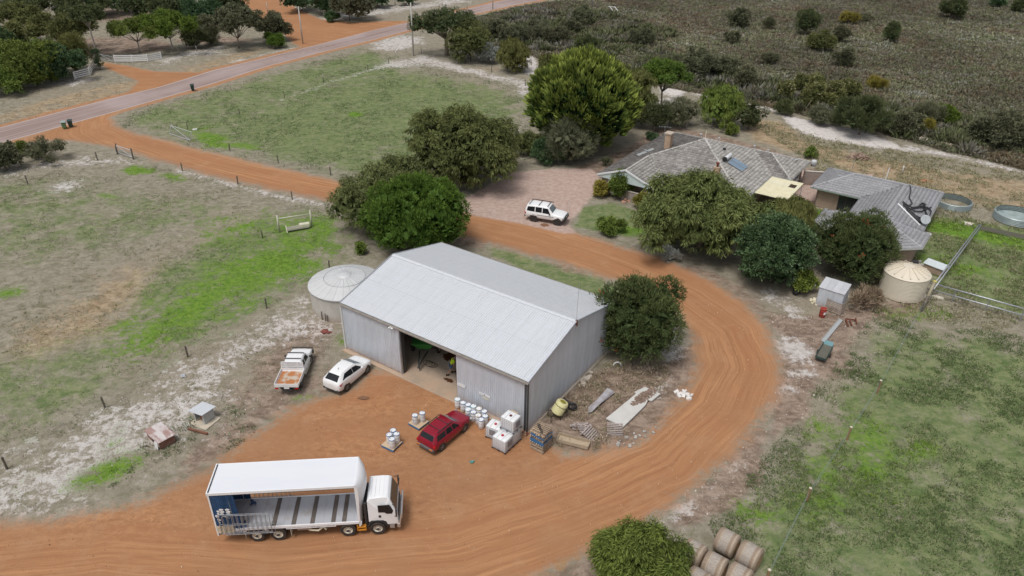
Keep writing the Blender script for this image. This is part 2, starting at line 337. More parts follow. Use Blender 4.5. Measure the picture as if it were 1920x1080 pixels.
D = {k: dens(GP, v) for k, v in FIELDS.items()}
sd_, al_ = line_sd(GP, CENTRE)
# far behind the traced part the paddocks and heath simply go on
_rs = sdf_poly(GP, W2(ROAD[0][0])); D['shoulder'] = np.clip(.5 + (_rs + 1.5) / 1.6, 0, 1)
LANE = strip([(520, 45), (600, 75), (690, 60)], 3, 1, 0)
GZ = .05 * np.sin(GP[:, 0] * .31 + 1) * np.sin(GP[:, 1] * .27) + .03 * np.sin(GP[:, 0] * .9) * np.cos(GP[:, 1] * 1.1)
for k in ('road', 'dirt', 'pad'): GZ *= 1 - np.clip(D[k] * 2, 0, 1)
GZ -= .06
GZ[np.hypot(GP[:, 0] + 3, GP[:, 1] - 52) < 26] = -.06
# ruts, windrow along the loop's edges
_e = D['dirt']; GZ += .07 * np.exp(-((_e - .45) / .25) ** 2) * (np.abs(sd_) < 14) * (GP[:, 1] > 48) * (D['road'] < .1) * (np.hypot(GP[:, 0] + 3, GP[:, 1] - 52) > 18)
def noise2(P, s, seed=0):
    """cheap value noise 0..1"""
    q = P / s; i = np.floor(q).astype(np.int64); f = q - i; f = f * f * (3 - 2 * f)
    def h(a, b):
        n = (a * 374761393 + b * 668265263 + seed * 974711) & 0x7fffffff; n = ((n ^ (n >> 13)) * 1274126177) & 0x7fffffff
        return ((n ^ (n >> 16)) & 0xffff) / 65535.0
    a = h(i[:, 0], i[:, 1]); b = h(i[:, 0] + 1, i[:, 1]); c = h(i[:, 0], i[:, 1] + 1); d = h(i[:, 0] + 1, i[:, 1] + 1)
    return (a * (1 - f[:, 0]) + b * f[:, 0]) * (1 - f[:, 1]) + (c * (1 - f[:, 0]) + d * f[:, 0]) * f[:, 1]
def ground_mat():
    t = NT('ground_cover'); P = t.geo()
    A = t.sep(t.attr('covA', 'Color')); B = t.sep(t.attr('covB', 'Color')); C = t.sep(t.attr('covC', 'Color'))
    n_big = t.noise(P, .05, 4, .6); n_med = t.noise(P, .35, 6, .65); n_sm = t.noise(P, 1.7, 6, .7); n_fi = t.noise(P, 7, 5, .75)
    str_ = t.noise(t.mapping(P, (1.0, 1.35, 1), (0, 0, R(-18))), .8, 8, .78, .4)
    tuft = t.noise(P, 2.1, 5, .75, .6)
    def cov(d, edge=.14, k=.55, kf=.35, off=0):
        k *= 1.35; kf *= 1.5
        v = t.math('ADD', d, t.math('MULTIPLY', t.math('SUBTRACT', n_med, .5), k)); v = t.math('ADD', v, t.math('MULTIPLY', t.math('SUBTRACT', n_sm, .5), kf))
        v = t.math('ADD', v, t.math('MULTIPLY', t.math('SUBTRACT', n_fi, .5), kf * .8))
        return t.ss(v, .5 + off - edge, .5 + off + edge)
    # dry, grazed grass over grey sand
    base = t.mix(t.ss(str_, .32, .68), (.195, .175, .125), (.345, .31, .25))
    base = t.mix(t.math('MULTIPLY', t.ss(tuft, .52, .66), .55), base, (.135, .155, .065))
    base = t.mix(t.math('MULTIPLY', t.ss(n_big, .45, .7), .35), base, (.31, .25, .19))
    base = t.mix(t.math('MULTIPLY', t.ss(n_fi, .62, .75), .5), base, (.48, .43, .36))
    # straw
    straw = t.mix(t.ss(str_, .35, .66), (.25, .175, .105), (.46, .36, .235))
    straw = t.mix(t.math('MULTIPLY', t.ss(tuft, .55, .66), .5), straw, (.16, .15, .07))
    col = t.mix(cov(B[1], .2), base, straw)
    grn = t.mix(t.ss(str_, .36, .66), (.105, .155, .055), (.225, .25, .12))
    grn = t.mix(t.math('MULTIPLY', t.ss(n_fi, .6, .75), .5), grn, (.36, .33, .24))
    grn = t.mix(t.math('MULTIPLY', t.ss(n_sm, .52, .64), .5), grn, (.27, .25, .17))
    col = t.mix(cov(A[0], .16, .8, .5), col, grn)
    br = t.mix(t.ss(str_, .35, .66), (.15, .108, .08), (.37, .285, .225))
    br = t.mix(t.math('MULTIPLY', t.ss(n_fi, .6, .72), .6), br, (.46, .39, .33))
    col = t.mix(cov(B[0], .16, .6, .45), col, br)
    sand = t.mix(t.ss(A[2], .8, 1.0), t.mix(t.ss(n_sm, .33, .62), (.38, .345, .315), (.62, .585, .565)), t.mix(t.ss(n_sm, .35, .6), (.56, .51, .47), (.70, .66, .64)))
    sand = t.mix(t.math('MULTIPLY', t.ss(n_fi, .57, .7), .5), sand, (.30, .26, .22))
    col = t.mix(t.math('MULTIPLY', cov(A[2], .16, 1.0, .9), .88), col, sand)
    lush = t.mix(t.ss(tuft, .33, .64), (.075, .165, .018), (.165, .27, .04))
    lush = t.mix(t.math('MULTIPLY', t.ss(n_sm, .5, .65), .45), lush, (.21, .28, .06))
    col = t.mix(cov(A[1], .2, .95, .9), col, lush)
    # heath floor
    hf = t.mix(t.ss(n_sm, .35, .65), (.055, .045, .032), (.12, .10, .075)); hf = t.mix(t.math('MULTIPLY', t.ss(n_med, .62, .7), .5), hf, (.3, .26, .22))
    col = t.mix(cov(B[2], .08, .35, .2), col, hf)
    # orange laterite
    s = t.attr('rut'); al = t.attr('along')
    wob = t.math('ADD', s, t.math('MULTIPLY', t.noise(P, .12, 3), 1.2))
    rut = t.noise(t.comb(t.math('MULTIPLY', wob, 3.4), t.math('MULTIPLY', al, .10), 0), 1.0, 8, .8, .5)
    rut2 = t.noise(t.comb(t.math('MULTIPLY', wob, .55), t.math('MULTIPLY', al, .02), 3), 1.0, 4, .6)
    near = t.math('MAXIMUM', t.ss(t.attr('yard'), .2, .8), t.math('MULTIPLY', t.ss(t.noise(P, .16, 4, .6), .5, .64), .4))
    scuff = t.noise(t.mapping(P, (1, 1.7, 1), (0, 0, R(25))), 1.5, 9, .78, .5)
    rr = t.math('ADD', t.math('MULTIPLY', rut, t.math('SUBTRACT', 1, near)), t.math('MULTIPLY', scuff, near))
    lat = t.mix(t.ss(rr, .28, .74), (.27, .115, .048), (.52, .27, .13))
    lat = t.mix(t.math('MULTIPLY', t.ss(t.noise(P, 16, 4, .8), .45, .7), .35), lat, (.30, .15, .075))
    lat = t.mix(t.math('MULTIPLY', t.ss(rut2, .45, .62), .55), lat, (.33, .145, .065))
    lat = t.mix(t.math('MULTIPLY', t.ss(n_med, .5, .7), .3), lat, (.46, .29, .17))
    lat = t.mix(t.math('MULTIPLY', t.ss(n_fi, .64, .74), .45), lat, (.58, .42, .30))
    lat = t.mix(t.math('MULTIPLY', near, t.math('MULTIPLY', t.ss(n_big, .38, .62), .4)), lat, (.24, .135, .075))
    lat = t.mix(t.math('MULTIPLY', t.ss(t.noise(P, .09, 3, .6), .48, .62), .45), lat, (.33, .165, .08))
    lat = t.mix(.06, lat, (.50, .37, .27))
    col = t.mix(cov(C[0], .18, .5, .3), col, t.mix(.35, lat, (.42, .26, .16)))
    dn = t.math('ADD', t.math('MULTIPLY', C[1], 1.0), 0)
    col = t.mix(t.math('MULTIPLY', cov(dn, .22, .55, .5, -.1), .75), col, t.mix(.45, lat, (.40, .31, .235)))
    col = t.mix(cov(dn, .2, .45, .35), col, lat)
    pad = t.mix(t.ss(n_sm, .3, .7), (.38, .27, .225), (.50, .385, .335)); pad = t.mix(t.math('MULTIPLY', t.ss(n_fi, .6, .72), .5), pad, (.30, .21, .17))
    col = t.mix(cov(B[3] if False else C[2], .14, .3, .2), col, pad)
    # sealed road, spray seal worn pinkish
    rd = t.attr('road'); rsd = t.attr('roadsd')
    lon = t.noise(t.comb(t.math('MULTIPLY', rsd, 1.1), t.math('MULTIPLY', t.xyz(P)[0], .03), 0), 1, 4, .6)
    tar = t.mix(t.ss(lon, .35, .65), (.235, .165, .145), (.36, .285, .265)); tar = t.mix(t.math('MULTIPLY', t.ss(n_big, .4, .62), .6), tar, (.42, .345, .335))
    tar = t.mix(t.math('MULTIPLY', t.ss(rsd, .55, .25), .8), tar, (.45, .38, .36))
    col = t.mix(t.ss(t.math('ADD', rd, t.math('MULTIPLY', t.math('SUBTRACT', n_fi, .5), .15)), .42, .58), col, tar)
    h = t.math('ADD', t.math('MULTIPLY', tuft, .6), t.math('ADD', t.math('MULTIPLY', n_fi, .3), t.math('MULTIPLY', str_, .4)))
    soft = t.ss(t.math('MAXIMUM', rd, t.math('MAXIMUM', C[1], C[2])), .4, .6, 1, .22)
    t.bump(t.math('MULTIPLY', h, soft), .75, .16)
    return t.done(col, .93, 0, .15)
GM = ground_mat()
_one = np.ones(len(GP))
A4 = np.stack([D['green'], D['lush'], D['sand'], _one], 1); B4 = np.stack([D['brown'], D['tan'], D['heath'], _one], 1); C4 = np.stack([D['shoulder'], D['dirt'], D['pad'], _one], 1)
yard = np.clip(dens(GP, [([(-60, 985), (330, 905), (480, 822), (600, 740), (757, 700), (1000, 815), (1060, 860), (900, 930), (760, 985), (300, 1010), (-60, 1010)], 2.5, 1)]), 0, 1)
VV = np.stack([GP[:, 0], GP[:, 1], GZ], 1); nx, ny = len(GX), len(GY)
II = np.arange(nx * ny).reshape(ny, nx); QQ = np.stack([II[:-1, :-1].ravel(), II[:-1, 1:].ravel(), II[1:, 1:].ravel(), II[1:, :-1].ravel()], 1)
def fmean(a): return a[QQ].mean(1)
_road = fmean(D['road']) > .5; _dirt = (fmean(D['dirt']) > .5) & ~_road; _pad = (fmean(D['pad']) > .5) & ~_road & ~_dirt
_sand = (dens(VV[:, :2], SAND[:1])[QQ].mean(1) > .5)
_heath = (fmean(D['heath']) > .5) & ~_road & ~_sand
_rest = ~(_road | _dirt | _pad | _heath | _sand)
ATT = dict(covA=A4, covB=B4, covC=C4, rut=sd_, along=al_, road=D['road'], roadsd=np.clip(_rs, 0, 4), yard=yard)
for nm, msk in (('ground', _rest), ('road', _road), ('dirt_track', _dirt), ('gravel_drive', _pad), ('heath_ground', _heath), ('sand_path', _sand)):
    q = QQ[msk]; u, inv_ = np.unique(q, return_inverse=True)
    mesh_np(nm, VV[u], inv_.reshape(q.shape), GM, attrs={k: v[u] for k, v in ATT.items()}, kind='structure', smooth=True)
# ================================================================ buildings
def roof_zinc(name, c, c2):
    t = NT(name); P = t.coord(); x = t.xyz(P); o = t.orand(); Q = t.comb(t.math('ADD', x[0], t.math('MULTIPLY', o, 37.0)), x[1], x[2])
    n = t.noise(t.mapping(Q, (5, .35, 1)), .9, 8, .65); f = t.noise(t.mapping(Q, (1, .5, 1)), 2.6, 6, .7)
    col = t.mix(t.math('MULTIPLY', t.ss(n, .38, .7), .5), c, c2)
    col = t.mix(t.math('MULTIPLY', t.ss(f, .58, .7), .35), col, (.44, .43, .40))
    row = t.ss(t.math('ABSOLUTE', t.math('SUBTRACT', t.math('FRACT', t.math('MULTIPLY', x[1], .98)), .5)), .475, .492)
    scr = t.ss(t.math('ABSOLUTE', t.math('SUBTRACT', t.math('FRACT', t.math('MULTIPLY', x[0], 5.263)), .77)), .16, .1)
    col = t.mix(t.math('MULTIPLY', t.math('MULTIPLY', row, t.lin(scr, 0, 1, .25, 1)), .42), col, (.30, .27, .24))
    lap = t.ss(t.math('ABSOLUTE', t.math('SUBTRACT', x[1], 3.35)), .035, .015); col = t.mix(t.math('MULTIPLY', lap, .35), col, (.36, .36, .36))
    rs = t.noise(t.mapping(Q, (9, .5, 1)), 1.3, 4, .7); col = t.mix(t.math('MULTIPLY', t.ss(rs, .66, .76), .4), col, (.40, .30, .22))
    t.bump(n, .3, .01); return t.done(col, .5, .05)
ZINC_R = roof_zinc('zincalume_roof', (.61, .635, .67), (.52, .54, .57))
ZINC_R2 = roof_zinc('zincalume_roof_back', (.60, .62, .645), (.53, .545, .565))
ZINC_W = mat('zincalume_wall', (.62, .66, .72), .4, .15, c2=(.48, .52, .57), sc=.8, amt=.6, det=6, stretch=(3, 3, .5), orv=.05, dust=(.55, .9))
GALV = mat('galvanised', (.45, .47, .49), .4, .6, c2=(.3, .31, .33), sc=8, amt=.5)
STEELD = mat('dark_steel', (.10, .105, .11), .5, .5, c2=(.06, .06, .06))
CONC = mat('old_concrete', (.50, .485, .45), .85, c2=(.36, .34, .31), sc=1.2, amt=.7, det=8, bump=.02)
WHITEP = mat('white_paint', (.80, .81, .82), .4, c2=(.68, .69, .70), sc=3, amt=.5)
CREAMP = mat('cream_paint', (.74, .69, .52), .5, c2=(.60, .53, .38), sc=2, amt=.5)
BLACKP = mat('black_plastic', (.02, .02, .022), .5, c2=(.04, .04, .042))
RUST = mat('rusty_steel', (.20, .065, .035), .85, c2=(.11, .04, .03), sc=6, amt=.8, bump=.01)
GLASSD = mat('dark_window', (.03, .035, .04), .12, c2=(.05, .055, .06), sc=2, spec=.6)
def slab_mat():
    t = NT('shed_slab'); P = t.coord(); n = t.noise(P, .5, 7, .65); f = t.noise(P, 5, 5, .7)
    c = t.mix(t.ss(n, .35, .65), (.36, .30, .235), (.50, .44, .37)); y = t.xyz(P)[1]
    c = t.mix(t.math('MULTIPLY', t.ss(y, 4.0, -.3), t.lin(n, .35, .62, .1, .75)), c, (.46, .28, .165))
    c = t.mix(t.math('MULTIPLY', t.ss(f, .55, .7), .4), c, (.22, .16, .11)); t.bump(f, .2, .02)
    # joints of the pour
    return t.done(c, t.lin(n, .3, .7, .45, .8))
def shed():
    o = Vector((1.24, 42.742, 0)); rz = -.594; L, Wd, he, hr = 18.616, 13.167, 4.755, 6.345
    r = thing('machinery_shed', 'big silver corrugated farm shed with open doorway in its front wall', 'shed', o, rz)
    MB().box(-L - .15, .15, -.45, Wd + .15, -.1, .05).build('floor_slab', slab_mat(), r, bevel=.03)
    sl = math.hypot(Wd / 2 + .12, (hr - he) * (Wd / 2 + .12) / (Wd / 2)); pitch = math.atan2(hr - he, Wd / 2)
    def sheet(n, length, rib=.032, pit=.19, thick=True):
        """ribbed sheet: x across (n ribs), y along, z out"""
        prof = []
        for i in range(n):
            a = i * pit; prof += [(a, 0), (a + pit * .55, 0), (a + pit * .66, rib), (a + pit * .88, rib)]
        prof.append((n * pit, 0)); return prof
    prof = sheet(4, 0)
    nsh = int(math.ceil((L + .16) / .76)); x0 = -L - .08
    me = None
    for side in (0, 1):
        first = None
        for i in range(nsh):
            w4 = min(.76, L + .16 - i * .76)
            if w4 < .05: continue
            if first is None or w4 < .759:
                m = MB(); pf = [(a, h) for a, h in prof if a <= w4 + 1e-6]
                if pf[-1][0] < w4 - 1e-3: pf.append((w4, 0))
                k = len(pf); ys = (0, sl)
                vs = [(a, y, h) for y in ys for a, h in pf] ; m.add(vs, [(j, j + 1, k + j + 1, k + j) for j in range(k - 1)])
                ob = m.build('roof_sheet', ZINC_R if side == 0 else ZINC_R2, r)
                if first is None: first = ob
            else:
                ob = first.copy(); COL.objects.link(ob)
            lift = (i % 2) * .006
            if side == 0: ob.location = (x0 + i * .76, -.12, he - .03 + lift); ob.rotation_euler = (pitch, 0, 0)
            else: ob.location = (x0 + i * .76 + w4, Wd + .12, he - .03 + lift); ob.rotation_euler = (pitch, 0, math.pi)
    # ridge capping, barge, gutters
    m = MB(); zz = hr + .035
    for s_ in (-1, 1):
        m.prism([(x0, Wd / 2, zz), (x0, Wd / 2 + s_ * .24, zz - .24 * math.tan(pitch)), (x0, Wd / 2 + s_ * .24, zz - .24 * math.tan(pitch) + .02), (x0, Wd / 2, zz + .03)], (L + .16, 0, 0))
    m.build('ridge_cap', ZINC_R, r)
    for xx in (-L - .1, .04):
        m = MB()
        m.bar((xx + .03, -.15, he - .06), (xx + .03, Wd / 2, hr + .0), .09, .16); m.bar((xx + .03, Wd + .15, he - .06), (xx + .03, Wd / 2, hr + .0), .09, .16)
        m.build('barge_flashing', GALV if xx < 0 else ZINC_W, r)
    for yy in (-.2, Wd + .2):
        m = MB(); m.box(-L - .12, .12, yy - .07, yy + .07, he - .18, he - .165); m.box(-L - .12, .12, yy - .075, yy - .06, he - .18, he - .05); m.box(-L - .12, .12, yy + .06, yy + .075, he - .18, he - .05)
        m.build('gutter', mat('gutter_paint', (.42, .40, .37), .5, c2=(.28, .25, .22), sc=3, amt=.7), r)
    MB().tube([(-L - .05, -.22, he - .18), (-L - .05, -.14, he - .45), (-L - .05, -.12, .08)], .055, 10).build('downpipe', WHITEP, r, smooth=True, auto=50)
    MB().box(.0, .1, -.14, -.04, .05, he - .2).box(-.22, -.1, -.13, -.05, .05, he - .2).build('corner_flashing', STEELD, r)
    # wall sheets
    def wallsheet(name, a, b, top_a, top_b, org, ang, zb=.05, par=None):
        w4 = math.hypot(b[0] - a[0], b[1] - a[1])
        pf = [(p, h) for p, h in prof if p <= w4 + 1e-6]
        if pf[-1][0] < w4 - 1e-3: pf.append((w4, 0))
        m = MB(); k = len(pf)
        vs = [(p, -h, zb) for p, h in pf] + [(p, -h, top_a + (top_b - top_a) * p / w4) for p, h in pf]
        m.add(vs, [(j, j + 1, k + j + 1, k + j) for j in range(k - 1)])
        ob = m.build(name, ZINC_W, par or r); ob.location = (a[0], a[1], 0); ob.rotation_euler = (0, 0, math.atan2(b[1] - a[1], b[0] - a[0])); return ob
    def run(name, x1, x2, y, top=he - .08, zb=.05, par=None, back=False):
        n = int(math.ceil(abs(x2 - x1) / .76)); st = .76 * (1 if x2 > x1 else -1)
        for i in range(n):
            a = x1 + i * st; b = x1 + (i + 1) * st
            if (b - x2) * st > 0: b = x2
            wallsheet(name, (a, y), (b, y), top, top, None, 0, zb, par)
    run('wall_sheet', -6.55, 0, -.005); run('wall_sheet', -12.4, -6.55, .12, zb=4.45)
    dr = MB().box(-L, -12.3, -.02, .02, .12, 4.5).build('sliding_door', mat('door_frame_steel', (.33, .35, .38), .5, .4), r)
    x = -L
    while x < -12.31:
        b = min(x + .76, -12.3); o2 = wallsheet('door_sheet', (x, -.03), (b, -.03), 4.5, 4.5, None, 0, .12, dr); x = b
    m = MB(); m.box(-12.3, -12.2, -.1, .06, .1, 4.5); m.build('door_edge', GALV, dr)
    MB().box(-L, -.1, -.16, -.05, 4.42, 4.6).build('door_track', mat('track', (.40, .385, .37), .6, c2=(.3, .28, .26)), r)
    run('wall_sheet', 0, -L, Wd)
    n = int(math.ceil(Wd / .76))
    for xx, fl in ((0, 1), (-L, -1)):
        for i in range(n):
            a = i * .76; b = min(a + .76, Wd)
            tz = lambda y: hr - abs(y - Wd / 2) / (Wd / 2) * (hr - he) - .07
            if a < Wd / 2 < b: pts = [(a, Wd / 2), (Wd / 2, b)]
            else: pts = [(a, b)]
            for p, q in pts:
                if fl > 0: wallsheet('wall_sheet', (xx, p), (xx, q), tz(p), tz(q), None, 0)
                else: wallsheet('wall_sheet', (xx, q), (xx, p), tz(q), tz(p), None, 0)
    # frame inside: portal columns and rafters, purlins
    m = MB()
    for xx in (-L + .15, -12.25, -6.6, -.15):
        for yy in (.25, Wd - .25): m.box(xx - .08, xx + .08, yy - .12, yy + .12, .05, he - .2)
        m.bar((xx, .2, he - .22), (xx, Wd / 2, hr - .22), .12, .22); m.bar((xx, Wd - .2, he - .22), (xx, Wd / 2, hr - .22), .12, .22)
    m.build('portal_frame', STEELD, r)
    m = MB()
    for i in range(7):
        for s_ in (0, 1):
            y = .3 + i * .98; y = y if s_ == 0 else Wd - y; z = he + (min(y, Wd - y)) / (Wd / 2) * (hr - he) - .1
            m.box(-L + .1, -.1, y - .03, y + .03, z - .12, z)
    m.build('purlin', GALV, r)
    # aerial bracket and whip, floodlight, notices
    MB().box(-.02, .12, Wd / 2 - .1, Wd / 2 + .06, hr - .32, hr + .08).box(.08, .16, Wd / 2 - .05, Wd / 2 + .02, hr - .45, hr - .1).build('aerial_bracket', RUST, r)
    MB().tube([(.05, Wd / 2, hr), (.02, Wd / 2 + .02, hr + 1.6), (.1, Wd / 2, hr + 3.4)], .016, 5).build('aerial', GALV, r)
    fl = MB().box(-12.95, -12.8, -.32, -.1, 4.52, 4.6).build('floodlight', WHITEP, r)
    MB().lathe([(.02, 0), (.09, .05), (.1, .12), (.02, .15)], 10, c=(-12.75, -.3, 4.4)).build('lamp_head', WHITEP, fl, smooth=True)
    MB().lathe([(.02, 0), (.08, .04), (.09, .1), (.02, .13)], 10, c=(-13.05, -.28, 4.38)).build('lamp_head', WHITEP, fl, smooth=True)
    SG = mat('sign_white', (.82, .83, .84), .4, c2=(.7, .7, .7), sc=6)
    INK = mat('sign_ink', (.12, .12, .14), .6)
    for (x, z, w_, h_, txt) in ((-6.1, 1.66, .78, .30, ''), (-3.85, 1.72, 1.05, .22, 'd'), (-3.75, 1.44, .62, .17, 'c')):
        sg = MB().box(x - w_ / 2, x + w_ / 2, -.075, -.06, z - h_ / 2, z + h_ / 2).build('notice_sign', SG if txt != 'c' else mat('sign_cream', (.72, .68, .56), .5), r)
        m = MB()
        if txt == 'd':
            m.lathe([(.055, -.078), (.055, -.0765)], 12, axis='y', c=(x, 0, z))
            for q in range(4): m.box(x - .42 + q * .08, x - .36 + q * .08, -.078, -.0765, z - .012, z + .018)
            for q in range(5): m.box(x - .2 + q * .09, x - .14 + q * .09, -.078, -.0765, z - .09, z - .075)
        elif txt == '':
            for q in range(2): m.box(x - .3, x + .3 - q * .1, -.078, -.0765, z - .05 + q * .08, z - .035 + q * .08)
        if m.f: m.build('sign_print', INK if txt == 'd' else mat('faint_print', (.55, .56, .58), .5), sg)
    # trodden earth patches on the slab
    m = MB(); rr = random.Random(3)
    for (cx, cy, a, b) in ((-8.1, 3.0, 1.1, .55), (-7.6, 2.2, .7, .9), (-10.6, 4.1, .7, .8), (-8.6, 1.5, .55, .28), (-9.3, 3.9, .5, .35), (-7.4, 5.2, 1.2, .8)):
        m.poly([(cx + a * math.cos(t) * rr.uniform(.5, 1.15), cy + b * math.sin(t) * rr.uniform(.5, 1.15), .056 + cx * 1e-4) for t in (2 * math.pi * i / 22 for i in range(22))])
    m.build('spilt_molasses', mat('damp_stain', (.085, .035, .015), .4, c2=(.14, .06, .03), sc=3, amt=.7), r)
    return r
SHED = shed()
SHM = Matrix.Translation((1.24, 42.742, 0)) @ Matrix.Rotation(-.594, 4, 'Z')
def shl(x, y, z=0): return SHM @ Vector((x, y, z))
# damp runoff on the earth in front of the slab
# ---------------------------------------------------------------- concrete water tank beside the shed
def conc_tank():
    r = thing('concrete_tank', 'round grey concrete water tank with shallow panelled dome roof behind the shed', 'water tank', (-15.6, 60.65, 0))
    Rr, H = 3.3, 2.25
    MB().lathe([(Rr, -.05), (Rr, H), (Rr - .15, H), (Rr - .15, 0)], 56, cap=False).build('tank_wall', mat('tank_render', (.52, .50, .46), .85, c2=(.40, .37, .33), sc=.8, amt=.7, det=7, stretch=(1, 1, .5), dust=(.5, .7)), r, smooth=True, auto=40)
    RM = mat('tank_roof_zinc', (.60, .61, .615), .55, .05, c2=(.50, .505, .51), sc=1.4, amt=.6, det=7, orv=.04)
    n = 24; f = None
    m = MB(); g = 2 * math.pi / n; gp = .006
    rad = [(.62, H + .86), (1.9, H + .62), (2.9, H + .27), (Rr + .12, H + .06), (Rr + .12, H - .02)]
    vs = []
    for rr_, z in rad:
        for k in range(3):
            a = -g / 2 + gp / max(rr_, .5) + (g - 2 * gp / max(rr_, .5)) * k / 2; vs.append((rr_ * math.cos(a), rr_ * math.sin(a), z + (.012 if k == 1 else 0)))
    m.add(vs, [(i * 3 + k, i * 3 + k + 1, i * 3 + 4 + k, i * 3 + 3 + k) for i in range(4) for k in range(2)])
    for i in range(n):
        if f is None: f = m.build('roof_panel', RM, r); ob = f
        else: ob = f.copy(); COL.objects.link(ob)
        ob.rotation_euler = (0, 0, i * g)
    MB().lathe([(.55, H + .70), (1.85, H + .55), (2.88, H + .2), (Rr + .06, H)], 48, cap=False).build('roof_lining', STEELD, r)
    MB().lathe([(.7, H + .86), (.55, H + .95), (.1, H + 1.03), (.001, H + 1.03)], 24, cap=False).build('roof_cap', mat('cap_zinc', (.62, .63, .64), .45, .2), r, smooth=True)
    MB().tube([(1.92 * math.cos(a), 1.92 * math.sin(a), H + .64) for a in [2 * math.pi * i / 48 for i in range(49)]], .018, 5).build('hoop', GALV, r)
    for q, a in enumerate((-2.12, -2.0, -1.93)):
        MB().bar((Rr * 1.01 * math.cos(a) * 1.02, Rr * 1.04 * math.sin(a), 0), (Rr * 1.03 * math.cos(a), Rr * 1.03 * math.sin(a), .85 - q * .1), .07, .05).build('leaning_stake', mat('old_timber_dark', (.10, .08, .06), .9), r)
conc_tank()
# ---------------------------------------------------------------- tiled roofs
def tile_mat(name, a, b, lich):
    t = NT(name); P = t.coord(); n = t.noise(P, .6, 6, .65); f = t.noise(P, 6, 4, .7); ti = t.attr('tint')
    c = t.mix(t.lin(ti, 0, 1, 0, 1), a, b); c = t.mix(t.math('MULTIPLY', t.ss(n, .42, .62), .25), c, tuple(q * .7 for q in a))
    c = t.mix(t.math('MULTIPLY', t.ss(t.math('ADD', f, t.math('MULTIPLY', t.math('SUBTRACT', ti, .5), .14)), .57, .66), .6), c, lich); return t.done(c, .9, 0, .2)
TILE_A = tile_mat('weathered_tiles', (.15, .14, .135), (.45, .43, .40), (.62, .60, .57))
TILE_B = tile_mat('grey_tiles', (.27, .27, .285), (.37, .37, .385), (.46, .46, .47))
def tiles(par, planes, mt, name='roof_tiles', tw=.36, te=.42, seed=1, bias=None):
    rg = random.Random(seed); V = []; F = []; T = []
    for ip_, poly in enumerate(planes):
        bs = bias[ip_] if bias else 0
        P = [Vector(p) for p in poly]; n = (P[1] - P[0]).cross(P[2] - P[1]).normalized()
        if n.z < 0: n = -n
        if len(P) < 3: continue
        ax = Vector((0, 0, 1)).cross(n).normalized(); dn = ax.cross(n); dn = dn if dn.z < 0 else -dn
        o = P[0]; q = [((p - o).dot(ax), (p - o).dot(dn)) for p in P]
        x0, x1 = min(a for a, _ in q), max(a for a, _ in q); y0, y1 = min(b for _, b in q), max(b for _, b in q)
        ny = int((y1 - y0) / te) + 1; nx_ = int((x1 - x0) / tw) + 1
        def inside(x, y):
            c = False; j = len(q) - 1
            for i in range(len(q)):
                if (q[i][1] > y) != (q[j][1] > y) and x < (q[j][0] - q[i][0]) * (y - q[i][1]) / (q[j][1] - q[i][1]) + q[i][0]: c = not c
                j = i
            return c
        for iy in range(ny):
            yb = y1 - iy * te; yt = yb - te
            for ix in range(nx_):
                xa = x0 + ix * tw
                if not inside(xa + tw / 2, (yb + yt) / 2): continue
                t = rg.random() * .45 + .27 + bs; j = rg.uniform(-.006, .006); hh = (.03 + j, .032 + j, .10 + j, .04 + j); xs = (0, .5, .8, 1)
                b0 = len(V)
                for (yy, dz) in ((yt, -.03), (yb + .015, .03)):
                    for k in range(4): V.append(o + ax * (xa + xs[k] * tw * .985) + dn * yy + n * (hh[k] + dz))
                for k in range(4): V.append(o + ax * (xa + xs[k] * tw * .985) + dn * (yb + .015) + n * (-.005))
                for k in range(3): F.append((b0 + k, b0 + k + 1, b0 + 5 + k, b0 + 4 + k)); F.append((b0 + 4 + k, b0 + 5 + k, b0 + 9 + k, b0 + 8 + k))
                T += [t] * 12
    return mesh_np(name, np.array([tuple(v) for v in V]), np.array(F), mt, par, dict(tint=np.array(T)), kind='stuff')
def ridgecap(par, mt, lines):
    for a, b in lines:
        a, b = Vector(a), Vector(b); n = max(1, int((b - a).length / .42)); d = (b - a) / n; side = d.cross(Vector((0, 0, 1))).normalized() * .15
        V = []; F = []; T = []
        for i in range(n):
            p = a + d * i; e = p + d * 1.06; up = Vector((0, 0, .10 + .012 * (i % 2))); b0 = len(V)
            V += [p - side + up * .25, p + up, p + side + up * .25, e - side + up * .45, e + up * 1.25, e + side + up * .45]; F += [(b0, b0 + 1, b0 + 4, b0 + 3), (b0 + 1, b0 + 2, b0 + 5, b0 + 4)]
            T += [.8 + .3 * random.random()] * 6
        mesh_np('ridge_tiles', np.array([tuple(v) for v in V]), np.array(F), mt, par, dict(tint=np.array(T)), kind='stuff')
def brick_mat(name, a, b, mo):
    t = NT(name); P = t.coord(); x = t.xyz(P); v = t.comb(t.math('ADD', x[0], x[1]), x[2], 0)
    n = t.n.new('ShaderNodeTexBrick'); t.put(n.inputs['Vector'], v); n.inputs['Color1'].default_value = (*a, 1); n.inputs['Color2'].default_value = (*b, 1); n.inputs['Mortar'].default_value = (*mo, 1)
    n.inputs['Scale'].default_value = 1; n.inputs['Brick Width'].default_value = .24; n.inputs['Row Height'].default_value = .086; n.inputs['Mortar Size'].default_value = .008
    c = t.mix(t.math('MULTIPLY', t.ss(t.noise(P, 1.2, 5), .4, .7), .35), n.outputs[0], tuple(q * .7 for q in a)); t.bump(n.outputs[1], -.3, .01)
    return t.done(c, .9)
BRICK = brick_mat('tan_brick', (.36, .26, .19), (.44, .33, .245), (.36, .31, .26))
BRICKG = brick_mat('grey_brick', (.27, .215, .185), (.37, .31, .275), (.33, .3, .27))
